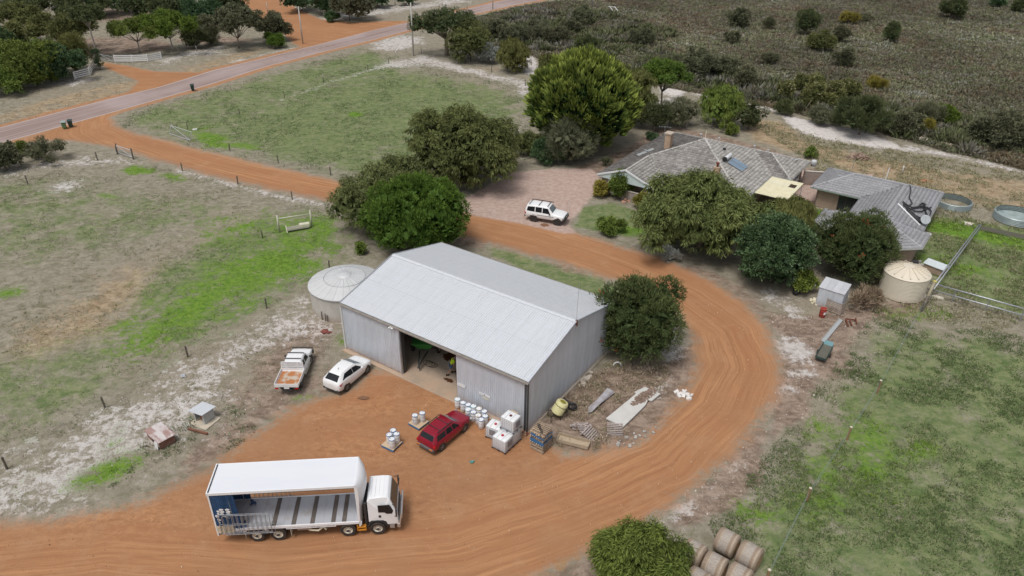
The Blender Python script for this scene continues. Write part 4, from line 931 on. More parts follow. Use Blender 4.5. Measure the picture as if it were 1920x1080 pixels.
T_('wattle_tree', 'dense bright green bushy tree directly behind the shed', 'tree', 784, 462, 186, 333, 'dense', 'dense', 5, nl=26, clumps=1600, lr=.36, dome=True, trunk=.3)
T_('bottlebrush_tree', 'round dark bottlebrush bush hugging the right end of the shed', 'tree', 1193, 662, 150, 527, 'bottle', 'bottle', 6, nl=18, clumps=1250, acc=.003, ell=1.05)
T_('peppermint_tree', 'wide drooping peppermint tree in front of the farmhouse', 'tree', 1312, 462, 232, 332, 'pepper', 'pepper', 7, nl=24, clumps=1500, lr=.36, trunk=.3)
T_('willow_tree', 'weeping willow like tree with hanging strands between the house and the dark tree', 'tree', 1480, 440, 108, 366, 'weep', 'olive', 8, nl=12, clumps=600, leafs=.85)
T_('laurel_tree', 'dense dark glossy green tree beside the track, left of the tin shed', 'tree', 1444, 526, 138, 403, 'round', 'darkg', 9, nl=18, clumps=1300, lr=.4)
T_('bottlebrush_tree', 'large bottlebrush tree with red flowers between the tin shed and the second house', 'tree', 1590, 512, 156, 403, 'bottle', 'bottle', 10, nl=19, clumps=1200, acc=.008)
T_('roadside_shrub', 'big spiky leaved bush at the bottom edge beside the hay bales', 'tree', 1188, 1102, 184, 1006, 'pepper', 'yg', 11, nl=15, clumps=1500, leafs=.62, lr=.4)
T_('casuarina_bush', 'grey green wispy bush in front of the golden cypress', 'tree', 1062, 304, 98, 222, 'fine', 'fine', 12, nl=10, clumps=520, leafs=.9)
T_('dark_shrub', 'dark green low hedge like shrub left of the wispy bush', 'bush', 1022, 305, 66, 262, 'dense', 'darkg', 13, nl=8, clumps=300)
T_('flowering_shrub', 'shrub with orange yellow flowers behind the drive', 'bush', 990, 290, 60, 250, 'round', 'pepper2', 14, nl=8, clumps=220, gap=.3)
T_('conical_shrub', 'bright green upright pointed shrub in front of the house gable', 'bush', 1160, 372, 40, 318, 'round', 'yg', 15, nl=8, clumps=330, lr=.5, leafs=.9)
T_('garden_shrub', 'yellowish rounded shrub left of the pointed shrub', 'bush', 1128, 368, 34, 342, 'round', 'yellow', 16, nl=6, clumps=150)
T_('garden_shrub', 'small golden shrub under the front patio cover', 'bush', 1203, 390, 30, 365, 'round', 'yellow', 17, nl=6, clumps=130)
T_('garden_shrub', 'low mounded green shrub on the front lawn', 'bush', 1142, 436, 50, 412, 'round', 'yg', 18, nl=8, clumps=260)
T_('garden_shrub', 'purplish bare shrub beside the front lawn path', 'bush', 1222, 415, 40, 392, 'scrub', 'purple', 19, nl=6, clumps=160, core=False)
T_('garden_shrub', 'silver leaved shrub at the foot of the drooping tree', 'bush', 1250, 487, 36, 464, 'scrub', 'grey', 20, nl=6, clumps=150)
T_('garden_shrub', 'purplish tangle below the drooping tree near the track', 'bush', 1232, 462, 48, 430, 'scrub', 'purple', 21, nl=6, clumps=170, core=False)
T_('garden_shrub', 'bright green shrub at the foot of the dark glossy tree', 'bush', 1503, 548, 40, 508, 'round', 'yg', 22, nl=6, clumps=170)
T_('garden_shrub', 'round clipped green bush behind the house', 'bush', 1370, 252, 34, 234, 'round', 'yg', 23, nl=6, clumps=150)
T_('garden_shrub', 'small upright green plant between the house and the woodpile', 'bush', 1519, 296, 22, 276, 'round', 'yg', 24, nl=5, clumps=60)
T_('garden_shrub', 'dark low bush left behind the house chimney', 'bush', 1224, 262, 28, 250, 'round', 'darkg', 25, nl=5, clumps=80)
T_('garden_shrub', 'grey green tufted bush on the brown bank left of the house', 'bush', 1140, 310, 26, 297, 'scrub', 'heathg', 26, nl=5, clumps=70)
T_('weed_plant', 'small leafy plant beside the clump of trees behind the tank', 'bush', 677, 476, 16, 458, 'round', 'yg', 27, nl=4, clumps=50)
T_('brush_pile', 'heap of dry brown branches between the tin shed and the cream tank', 'brush', 1622, 578, 58, 545, 'scrub', 'brush', 28, nl=6, clumps=170, core=False, leafs=1.3)
# behind the cypress and the house
T_('weeping_tree', 'olive weeping tree right behind the golden cypress', 'tree', 1190, 232, 72, 125, 'weep', 'olive', 31, nl=14, clumps=620, ell=.9)
T_('gum_tree', 'flat topped yellow green gum tree behind the farmhouse', 'tree', 1238, 215, 100, 106, 'euc', 'dense', 32, nl=14, clumps=520, bot=165, flat=.6)
T_('gum_tree', 'olive bushy tree poking above the golden cypress', 'tree', 1150, 215, 60, 98, 'euc', 'olive', 33, nl=9, clumps=320)
T_('scrub_bush', 'brown green feathery shrub behind the farmhouse roof', 'bush', 1272, 235, 76, 182, 'fine', 'fine', 34, nl=9, clumps=300)
T_('scrub_bush', 'dark shrub at the foot of the flat topped gum', 'bush', 1225, 245, 60, 195, 'fine', 'eucd', 35, nl=7, clumps=240)
T_('weeping_tree', 'light green weeping tree behind the farmhouse by the sand', 'tree', 1348, 235, 84, 158, 'weep', 'yg', 36, nl=10, clumps=420)
T_('scrub_bush', 'spreading dark branched shrub right of the light weeping tree', 'bush', 1402, 242, 66, 192, 'scrub', 'eucd', 37, nl=9, clumps=300, gap=.3)
# along the paddock's far corner
T_('gum_tree', 'spreading dark gum with open trunk at the road end of the paddock', 'tree', 838, 104, 118, 14, 'euc', 'eucd', 41, nl=18, clumps=800, bot=68, trunk=.4)
T_('gum_tree', 'yellow tipped gum tree beside the spreading dark gum', 'tree', 882, 114, 98, 40, 'euc', 'euc', 42, nl=14, clumps=560)
T_('silver_shrub', 'silver grey rounded shrub between the gum and weeping tree', 'bush', 918, 118, 52, 80, 'round', 'grey', 43, nl=8, clumps=260)
T_('weeping_tree', 'olive weeping tree at the sandy paddock corner', 'tree', 962, 134, 68, 72, 'weep', 'olive', 44, nl=9, clumps=380)
T_('weeping_tree', 'small weeping bush left of the golden cypress top', 'tree', 1028, 132, 48, 95, 'weep', 'olive', 45, nl=7, clumps=200)
# top left corner
GL = 'trees along the far side of the road'
for i, (bx, by, w_, tp, sty, lm, bt, lb) in enumerate((
    (52, 158, 92, 80, 'euc', 'yg', None, 'yellow green bushy tree left of the white fence'), (108, 148, 72, 86, 'round', 'darkg', None, 'dark blue green tree left of the white fence'),
    (80, 156, 44, 118, 'euc', 'yg', None, 'bright green shrub in front of the dark tree by the roadside'), (22, 172, 62, 128, 'euc', 'yg', None, 'green shrub at the left edge beside the roadside verge'),
    (142, 132, 46, 68, 'fine', 'olive', None, 'pale feathery tree behind the shorter white fence'), (30, 80, 100, 8, 'euc', 'euc', 40, 'olive crowned gum near the top left corner'), (92, 100, 110, 34, 'euc', 'euc', 70, 'broad olive gum above the dark tree'),
    (140, 98, 84, 28, 'euc', 'euc', 62, 'flat olive gum next to the bare trunked gum'), (184, 108, 52, 12, 'euc', 'eucd', 34, 'tall gum with bare forked trunk beside the farm entrance'), (20, 110, 60, 56, 'round', 'darkg', None, 'dark blue green bush at the left edge'),
    (70, 40, 110, -14, 'euc', 'eucd', None, 'dark gum in the top left corner'), (150, 32, 100, -22, 'euc', 'eucd', None, 'dark tree at the top edge left of the bare ground'), (262, 96, 84, 36, 'euc', 'yg', 66, 'spreading green tree behind the longer white fence'), (325, 94, 92, 25, 'euc', 'dense', 60, 'bright green round tree behind the longer white fence'),
    (368, 88, 34, 52, 'euc', 'eucd', None, 'dull green bush right of the bright round tree'), (448, 88, 86, 14, 'round', 'heathg', 60, 'round grey green tree by the junction'), (518, 74, 50, 24, 'round', 'heathg', 54, 'small open tree at the dirt road junction'),
    (516, 86, 36, 68, 'scrub', 'dense', None, 'low dark green and brown bush under the small open tree'), (220, 22, 74, -30, 'round', 'darkg', None, 'dark tree at the top edge above the bare ground'), (275, 32, 66, -20, 'euc', 'eucd', None, 'dark olive tree at the top edge'),
    (322, 46, 76, -14, 'euc', 'eucd', None, 'brownish dark tree above the bright round tree'), (384, 50, 66, -2, 'round', 'darkg', None, 'dark bushy tree left of the round grey green tree'), (430, 36, 60, -30, 'euc', 'eucd', None, 'reddish brown tree behind the round grey green tree'),
    (396, 82, 30, 55, 'fine', 'fine', None, 'small pale bush between two roadside trees'), (565, 18, 56, -25, 'round', 'darkg', None, 'dark tree at the top beside the dirt road'), (612, 26, 50, -22, 'round', 'darkg', None, 'second dark tree at the top right of the dirt road'),
    (655, 36, 66, -18, 'round', 'heathg', None, 'big round dark tree at the top near the pole'), (622, 38, 20, 28, 'round', 'darkg', None, 'little dark bush beside the grey pole'), (706, 12, 40, -16, 'round', 'darkg', None, 'dark bush at the top edge above the road'), (765, 6, 30, -12, 'round', 'darkg', None, 'small dark bush at the top edge right of the tall pole'),
    (-40, 60, 100, -10, 'euc', 'eucd', None, 'gum just outside the left edge'))):
    T_('roadside_tree', lb, 'tree', bx, by + 2, w_ * 1.3, tp - 5, sty, lm, 100 + i, bot=(bt + 9 if bt and bt < by - 22 else None), nl=12 if w_ > 50 else 7, clumps=int(230 + w_ * 5.5), group=GL, bark=BARKP if sty == 'euc' else BARK, leafs=1.25)
T_('pencil_pine', 'narrow dark pencil pine beside the farm entrance', 'tree', 188, 131, 9, 92, 'dense', 'darkg', 140, nl=7, clumps=60, lr=.9)
T_('roadside_shrub', 'rounded dark bush at the left edge below the road', 'bush', 12, 318, 56, 266, 'round', 'heathg', 141, nl=9, clumps=320)
T_('roadside_shrub', 'grey brown twiggy rounded shrub below the two bins', 'bush', 88, 300, 80, 262, 'scrub', 'fine', 142, nl=9, clumps=340)
T_('roadside_shrub', 'small bright bush between the two roadside shrubs', 'bush', 44, 291, 22, 264, 'round', 'yg', 143, nl=5, clumps=80)
# bushes standing out of the heath
GH = 'bushes standing in the heath'
for i, (bx, by, w_, tp, sty, lm, lb) in enumerate((
    (1510, 66, 46, 12, 'euc', 'eucd', 'tall dark bush near the top of the heath'), (1535, 96, 50, 60, 'euc', 'euc', 'olive bush with pale stem below the tall dark bush'), (1577, 80, 32, 47, 'round', 'heathg', 'grey green bush right of the olive bush'), (1581, 124, 34, 90, 'round', 'heathg', 'round bush below the grey green one in mid heath'),
    (1590, 44, 44, 22, 'scrub', 'yellow', 'yellow brown low bush in upper heath'), (1668, 78, 30, 44, 'euc', 'eucd', 'lone dark bush in the open heath'), (1783, 34, 52, -6, 'round', 'eucd', 'dark conical bush at the top right of the heath'), (1871, 14, 26, -8, 'round', 'darkg', 'small dark bush at the top edge of the heath'), (1908, 22, 30, -4, 'round', 'eucd', 'dark bush in the top right corner'),
    (1384, 50, 50, 14, 'round', 'heathg', 'grey green bush in the upper middle heath'), (1440, 55, 24, 32, 'scrub', 'heathg', 'small olive bush near the tall dark bush'), (1370, 80, 30, 60, 'round', 'heathg', 'small round bush in mid heath'), (1204, 84, 46, 55, 'round', 'heathg', 'umbrella shaped bush above the golden cypress'), (1396, 164, 42, 124, 'round', 'heathg', 'round bush above the weeping tree'),
    (1312, 146, 74, 94, 'round', 'heathg', 'broad grey green bush behind the farmhouse'), (1356, 142, 48, 108, 'round', 'heathg', 'lighter bush beside the broad grey green bush'), (1520, 196, 132, 146, 'round', 'flower', 'wide mound of pale flowering bush above the sand path'), (1588, 185, 44, 150, 'round', 'flower', 'flowering bush at the right end of the wide mound'),
    (1610, 252, 96, 186, 'fine', 'eucd', 'large dark feathery bush beside the sand path'), (1690, 252, 52, 208, 'round', 'heathg', 'grey green bush right of the feathery bush'), (1770, 232, 46, 200, 'round', 'dense', 'bright green round bush at the heath edge'), (1736, 230, 44, 198, 'fine', 'fine', 'grey wispy bush beside the bright green bush'),
    (1866, 272, 100, 212, 'round', 'heathg', 'dark spreading bush at the right end of the heath'), (1640, 164, 34, 150, 'fine', 'yellow', 'small yellow green bush in open heath'), (1735, 248, 30, 226, 'scrub', 'yellow', 'orange brown bush by the bright green bush'), (1090, 44, 50, 12, 'round', 'heathg', 'dark bush near the pale pole'), (1470, 215, 34, 190, 'scrub', 'eucd', 'low bush at the left end of the sand path'), (1540, 232, 60, 200, 'scrub', 'fine', 'grey twiggy bush on the sand path edge'),
    (930, 72, 56, 36, 'round', 'heathg', 'grey green bush right of the yellow tipped gum'), (968, 80, 52, 46, 'round', 'heathg', 'second grey green bush near the paddock corner'), (1005, 72, 62, 38, 'fine', 'fine', 'grey bush in the scrub by the road'), (1045, 82, 50, 50, 'round', 'heathg', 'bush in the scrub left of the cypress top'), (1072, 60, 46, 34, 'round', 'heathg', 'bush above the cypress'), (1100, 95, 50, 66, 'scrub', 'eucd', 'dark low bush just above the cypress crown'), (1262, 130, 50, 104, 'scrub', 'heathg', 'scrubby bush behind the flat topped gum'), (1440, 120, 40, 96, 'scrub', 'fine', 'grey twiggy bush in mid heath'), (1830, 250, 30, 236, 'scrub', 'fine', 'small grey bush by the dark spreading bush'), (1620, 40, 30, 26, 'scrub', 'fine', 'small grey bush in upper heath'))):
    T_('heath_bush', lb, 'bush', bx, by, w_ * 1.05, tp, sty, lm, 200 + i, nl=10 if w_ > 40 else 7, clumps=int(140 + w_ * 5), group=GH, leafs=1.15, acc=.16 if lm == 'flower' else 0)
# ---------------------------------------------------------------- heath scrub, grass tussocks (uncountable)
def cover_mesh(name, label, cat, P, H, Rr, per, colr, seed, spread=1.0, wid=.3):
    rg = np.random.default_rng(seed); n = len(P)
    B = np.repeat(P, per, 0); hh = np.repeat(H, per); rr = np.repeat(Rr, per); a = rg.uniform(0, 2 * np.pi, n * per); q = rg.random(n * per) ** .5
    base = np.stack([B[:, 0] + np.cos(a) * rr * q * .8, B[:, 1] + np.sin(a) * rr * q * .8, B[:, 2] + hh * .15 * rg.random(n * per)], 1)
    dr = np.stack([np.cos(a) * q * spread, np.sin(a) * q * spread, np.full(n * per, .8) + rg.uniform(-.2, .3, n * per)], 1)
    V, F = kites(base, dr, hh * rg.uniform(.6, 1.15, n * per) * (1.1 - .4 * q), rr * wid * rg.uniform(.7, 1.4, n * per), rg)
    c = np.repeat(colr, per, 0) * rg.uniform(.75, 1.25, (n * per, 1)); c = np.concatenate([c, np.ones((len(c), 1))], 1)
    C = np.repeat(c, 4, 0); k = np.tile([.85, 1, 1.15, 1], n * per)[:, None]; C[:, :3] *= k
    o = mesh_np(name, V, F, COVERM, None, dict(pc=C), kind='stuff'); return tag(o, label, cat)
_t = NT('plant_cover'); COVERM = _t.done(_t.attr('pc', 'Color'), .85, 0, .15)
rg = np.random.default_rng(5)
# heath: patches of brown, grey, olive
n = 60000; yq = rg.uniform(0, 1, n); Yh = 92 + (yq ** 1.25) * 200; Xh = rg.uniform(-.05, .86, n) * (Yh) + 0
P2 = np.stack([Xh, Yh], 1); dh = dens(P2, HEATH); ok = (dh + (noise2(P2, 3, 4) - .5) * .35 > .5); P2 = P2[ok]
dr_ = dens(P2, ROAD + SAND[:2]); P2 = P2[(dr_ < .4)]
keep = rg.random(len(P2)) < np.clip(1.25 - (P2[:, 1] - 95) / 330, .45, 1); P2 = P2[keep]
n = len(P2); pal = np.array([(.17, .125, .085), (.20, .175, .14), (.15, .155, .09), (.20, .18, .12), (.26, .245, .215), (.12, .135, .07)])
w1 = noise2(P2, 9, 1); w2 = noise2(P2, 3, 2); idx = np.clip(((w1 * .75 + w2 * .45 + rg.normal(0, .16, n)) * 5.2 - .6), 0, 5).astype(int)
cl = pal[idx]; h_ = rg.uniform(.3, .8, n) * np.where(rg.random(n) < .06, 1.9, 1)
cl = cl * (.85 + .75 * noise2(P2, 12, 8) ** 1.3)[:, None] * np.array([.97, 1.03, .97])
cover_mesh('heath_scrub', 'low brown and grey heath scrub covering the slope at the top right', 'heath', np.stack([P2[:, 0], P2[:, 1], np.full(n, -.06)], 1), h_, rg.uniform(.35, .85, n), 13, cl, 6, 1.4, .20)
# taller scrub in belts that read as one mass
P3 = []
for reg, nn in (([(1285, 176), (1400, 192), (1500, 214), (1620, 240), (1700, 264), (1790, 286), (1930, 312), (2050, 330), (2050, 270), (1900, 240), (1700, 205), (1560, 180), (1400, 140), (1280, 130)], 620), ([(845, 60), (1000, 20), (1120, 20), (1260, 60), (1290, 170), (1180, 150), (1020, 110), (920, 90)], 560)):
    po = W2(reg); q = rg.uniform(po.min(0), po.max(0), (nn * 5, 2)); q = q[sdf_poly(q, po) > 0]; q = q[dens(q, SAND[:9]) < .3]; P3.append(q[noise2(q, 5, 9) + rg.normal(0, .1, len(q)) > .42][:nn])
P3 = np.vstack(P3); n = len(P3); pal3 = np.array([(.13, .145, .07), (.17, .175, .10), (.10, .12, .055), (.20, .19, .15), (.23, .22, .19), (.15, .13, .085)])
cover_mesh('tall_scrub', 'belt of taller grey green scrub along the near edge of the heath', 'scrub', np.c_[P3, np.full(n, .1)], rg.uniform(.8, 1.9, n), rg.uniform(.7, 1.5, n), 46, pal3[np.clip((noise2(P3, 6, 3) * 5 + rg.normal(0, 1.1, n)), 0, 5).astype(int)], 8, 1.1, .17)
# grass
NOGRASS = [([(1130, 790), (1190, 733), (1210, 724), (1244, 740), (1168, 808)], .3, 1), ([(1098, 780), (1100, 760), (1143, 728), (1158, 738)], .2, 1), ([(1040, 822), (1108, 836), (1110, 780), (1090, 790), (1045, 812)], .3, 1)]
def grass_field(name, label, region, n, hr, rr, per, pal, seed, thin=(), cl=2.5, thr=.5, lush=False):
    rg = np.random.default_rng(seed); po = W2(region); lo, hi = po.min(0), po.max(0); P = rg.uniform(lo, hi, (n * 4, 2)); P = P[sdf_poly(P, po) > 0]
    P = P[(noise2(P, cl, seed) * .6 + noise2(P, cl * .3, seed + 1) * .4 + rg.normal(0, .08, len(P))) > thr][:n]
    bad = dens(P, ROAD + DIRT + PAD[:2] + NOGRASS) > .42; P = P[~bad]; s_ = dens(P, SAND); P = P[rg.random(len(P)) > np.clip(s_ * 1.1, 0, .9)]
    L = np.linalg.inv(np.array(SHM)[:3, :3]); q = (np.c_[P, np.zeros(len(P))] - np.array([1.24, 42.742, 0])) @ L.T; P = P[~((q[:, 0] > -19) & (q[:, 0] < .4) & (q[:, 1] > -.6) & (q[:, 1] < 13.4))]
    P = P[np.hypot(P[:, 0] + 15.6, P[:, 1] - 60.65) > 3.4]
    n = len(P); pal = np.array(pal); lu = np.clip(dens(P, LUSH) * 1.1, 0, 1); gr = np.clip(dens(P, GREEN), 0, 1)
    f = rg.random(n); i = np.where(f < lu * .9, 0, np.where(f < .25 + gr * .6, 1, np.where(f < .88, 2, 3))); c = pal[i]
    return cover_mesh(name, label, 'grass', np.c_[P, np.full(n, -.07)], rg.uniform(*hr, n), rg.uniform(*rr, n), per, c, seed, 1.0, .22)
PALG = [(.13, .24, .03), (.14, .19, .07), (.25, .24, .15), (.2, .205, .11)]
grass_field('pasture_grass', 'patchy grass tussocks in the left paddock', [(-60, 330), (200, 290), (640, 390), (700, 470), (560, 600), (640, 640), (480, 740), (300, 880), (60, 960), (-60, 960)], 12000, (.07, .18), (.10, .26), 5, PALG, 21, thr=.50)
grass_field('paddock_grass', 'dull green grass tussocks in the paddock beyond the drive', [(215, 215), (680, 90), (1010, 170), (985, 300), (740, 370), (500, 312), (230, 245)], 12000, (.10, .26), (.2, .42), 4, [(.17, .27, .05), (.13, .19, .08), (.2, .22, .12), (.3, .28, .18)], 22, cl=4, thr=.52)
grass_field('field_grass', 'thick green grass tussocks in the right hand field', [(1640, 590), (1990, 640), (1990, 1130), (1400, 1130), (1330, 980), (1480, 800), (1560, 690)], 13000, (.08, .28), (.12, .32), 6, [(.17, .25, .045), (.125, .18, .07), (.15, .195, .085), (.26, .25, .16)], 23, cl=2.4, thr=.53)
grass_field('yard_grass', 'dry tufts and weeds around the tin shed and the houses', [(1380, 215), (1700, 285), (1980, 335), (1980, 640), (1640, 590), (1500, 400), (1530, 310)], 16000, (.15, .45), (.15, .4), 5, [(.18, .27, .05), (.19, .22, .10), (.40, .36, .24), (.31, .29, .18)], 24, cl=2.2, thr=.44)
grass_field('verge_grass', 'dry grass tufts on the roadside verges', [(-100, 330), (0, 240), (500, 110), (900, 0), (600, -30), (200, 60), (-200, 120)], 6000, (.12, .3), (.2, .45), 4, [(.18, .27, .06), (.2, .22, .12), (.38, .34, .26), (.28, .26, .18)], 25, cl=5, thr=.5)
grass_field('dry_weeds', 'dry brown weeds against the right end of the shed', [(1010, 790), (1140, 680), (1260, 640), (1250, 740), (1190, 800), (1120, 845), (1030, 840)], 1500, (.15, .42), (.12, .3), 8, [(.16, .22, .07), (.28, .26, .15), (.46, .37, .28), (.40, .32, .23)], 26, cl=1.5, thr=.47)
grass_field('green_weeds', 'dark green weed tussocks near the kennel', [(380, 770), (440, 740), (480, 800), (450, 860), (330, 850), (190, 930), (180, 880)], 300, (.12, .32), (.12, .32), 12, [(.15, .23, .05), (.13, .19, .08), (.15, .2, .09), (.28, .26, .17)], 27, cl=2.2, thr=.6)

# loose stones and crumbs of gravel
def stones(name, label, region, n, sz, cols, seed):
    rg = np.random.default_rng(seed); po = W2(region); P = rg.uniform(po.min(0), po.max(0), (n * 4, 2)); P = P[sdf_poly(P, po) > 0][:n]
    L = np.linalg.inv(np.array(SHM)[:3, :3]); q = (np.c_[P, np.zeros(len(P))] - np.array([1.24, 42.742, 0])) @ L.T; P = P[~((q[:, 0] > -19.5) & (q[:, 0] < .5) & (q[:, 1] > -.7) & (q[:, 1] < 13.8))]
    n = len(P); r_ = rg.uniform(*sz, n) * np.where(rg.random(n) < .05, 2.2, 1); a = rg.uniform(0, 6.28, n); V = []
    for k in range(4): t_ = a + k * math.pi / 2; V.append(np.stack([P[:, 0] + np.cos(t_) * r_ * rg.uniform(.7, 1.2, n), P[:, 1] + np.sin(t_) * r_ * rg.uniform(.7, 1.2, n), np.full(n, -.06)], 1))
    for k in range(4): t_ = a + k * math.pi / 2 + .2; V.append(np.stack([P[:, 0] + np.cos(t_) * r_ * .65, P[:, 1] + np.sin(t_) * r_ * .65, r_ * .5], 1))
    V = np.stack(V, 1).reshape(-1, 3); F = np.concatenate([np.arange(n)[:, None] * 8 + np.array(f)[None] for f in ((4, 5, 6, 7), (0, 1, 5, 4), (1, 2, 6, 5), (2, 3, 7, 6), (3, 0, 4, 7))])
    c = np.array(cols)[rg.integers(0, len(cols), n)] * rg.uniform(.8, 1.2, (n, 1)); C = np.repeat(np.c_[c, np.ones(n)], 8, 0); return tag(mesh_np(name, V, F, COVERM, None, dict(pc=C), kind='stuff'), label, 'stones')
stones('track_gravel', 'loose pale and orange stones strewn over the orange yard and track', [(-60, 1000), (330, 905), (480, 822), (600, 740), (757, 700), (1000, 815), (1200, 830), (1300, 700), (1260, 580), (1400, 560), (1470, 700), (1380, 880), (1180, 1010), (1000, 1100), (-100, 1100)], 1500, (.008, .024), [(.52, .36, .24), (.36, .19, .11), (.28, .16, .10), (.56, .46, .36)], 61)
stones('yard_litter', 'pale stones and twigs littering the sandy ground between the track and the tin shed', [(1440, 560), (1660, 570), (1700, 640), (1560, 760), (1440, 900), (1280, 1000), (1240, 960), (1400, 820), (1460, 700)], 900, (.012, .04), [(.52, .46, .4), (.42, .36, .3), (.26, .2, .16), (.6, .55, .5)], 62)
stones('sand_litter', 'bits of bark, bone and stone littering the sandy strip left of the shed', [(-60, 870), (240, 740), (500, 590), (640, 600), (640, 700), (480, 790), (330, 880), (0, 975)], 1300, (.012, .04), [(.5, .45, .4), (.22, .17, .14), (.32, .26, .21), (.58, .53, .5)], 63)
# ================================================================ vehicles
CARW = mat('car_white', (.82, .83, .84), .25, c2=(.74, .74, .74), sc=1.5, amt=.4, dust=(.35, .7), spec=.5)
CARR = mat('car_red', (.28, .012, .03), .22, .1, c2=(.22, .012, .025), sc=1.5, amt=.5, dust=(.3, .7))
TRIM = mat('black_trim', (.03, .03, .032), .6, c2=(.06, .055, .05), sc=4)
GTRIM = mat('grey_bumper', (.11, .11, .12), .65, c2=(.15, .14, .14), sc=4)
TYRE = mat('tyre_rubber', (.025, .024, .023), .9, c2=(.09, .06, .04), sc=5, amt=.6)
ALLOY = mat('alloy_grey', (.30, .31, .32), .35, .6); ALLOYB = mat('alloy_black', (.03, .03, .03), .5)
RIMC = mat('cream_rim', (.72, .69, .60), .5, c2=(.5, .4, .3), sc=5, amt=.6)
LRED = mat('lamp_red', (.45, .01, .015), .2); LORG = mat('lamp_orange', (.7, .2, .02), .3); LCLR = mat('lamp_clear', (.6, .62, .63), .1, .4)
GLASS = mat('car_glass', (.012, .014, .017), .12, c2=(.03, .033, .036), sc=1.6, spec=.35); GLASSL = mat('screen_glass', (.10, .13, .15), .05, c2=(.16, .19, .21), sc=1.2, spec=.8)
def wheel(par, x, y, r_, w_, side, rim=ALLOY, spokes=5, rr=.62):
    """side -1: outer face towards -y"""
    T = Matrix.Translation((x, y, r_))
    m = MB(); pf = [(r_ * rr, -w_ * .42), (r_ * .9, -w_ * .5), (r_ * .98, -w_ * .36), (r_, -w_ * .2), (r_, w_ * .2), (r_ * .98, w_ * .36), (r_ * .9, w_ * .5), (r_ * rr, w_ * .42)]
    m.lathe(pf, 28, axis='y', c=(x, y, r_), cap=False)
    wh = m.build('wheel', TYRE, par, smooth=True, auto=50)
    m = MB(); yo = y + side * w_ * .40; yi = y + side * w_ * .12
    m.lathe([(r_ * rr, side * w_ * .42), (r_ * rr * .93, side * w_ * .40), (r_ * rr * .88, side * w_ * .15), (.001, side * w_ * .12)], 20, axis='y', c=(x, y, r_), cap=False)
    for k in range(spokes):
        a = 2 * math.pi * k / spokes + .3; m.bar((x, yo - side * .03, r_), (x + math.cos(a) * r_ * rr * .92, yo - side * .01, r_ + math.sin(a) * r_ * rr * .92), r_ * .17, .03)
    m.lathe([(.001, side * w_ * .43), (r_ * .16, side * w_ * .42), (r_ * .18, side * w_ * .3)], 12, axis='y', c=(x, y, r_), cap=False)
    m.build('rim', rim, wh, smooth=True, auto=40); return wh
def interp(st, x):
    if x <= st[0][0]: return st[0][1:]
    for a, b in zip(st, st[1:]):
        if a[0] <= x <= b[0]:
            t = (x - a[0]) / max(b[0] - a[0], 1e-9); return tuple(p + (q - p) * t for p, q in zip(a[1:], b[1:]))
    return st[-1][1:]
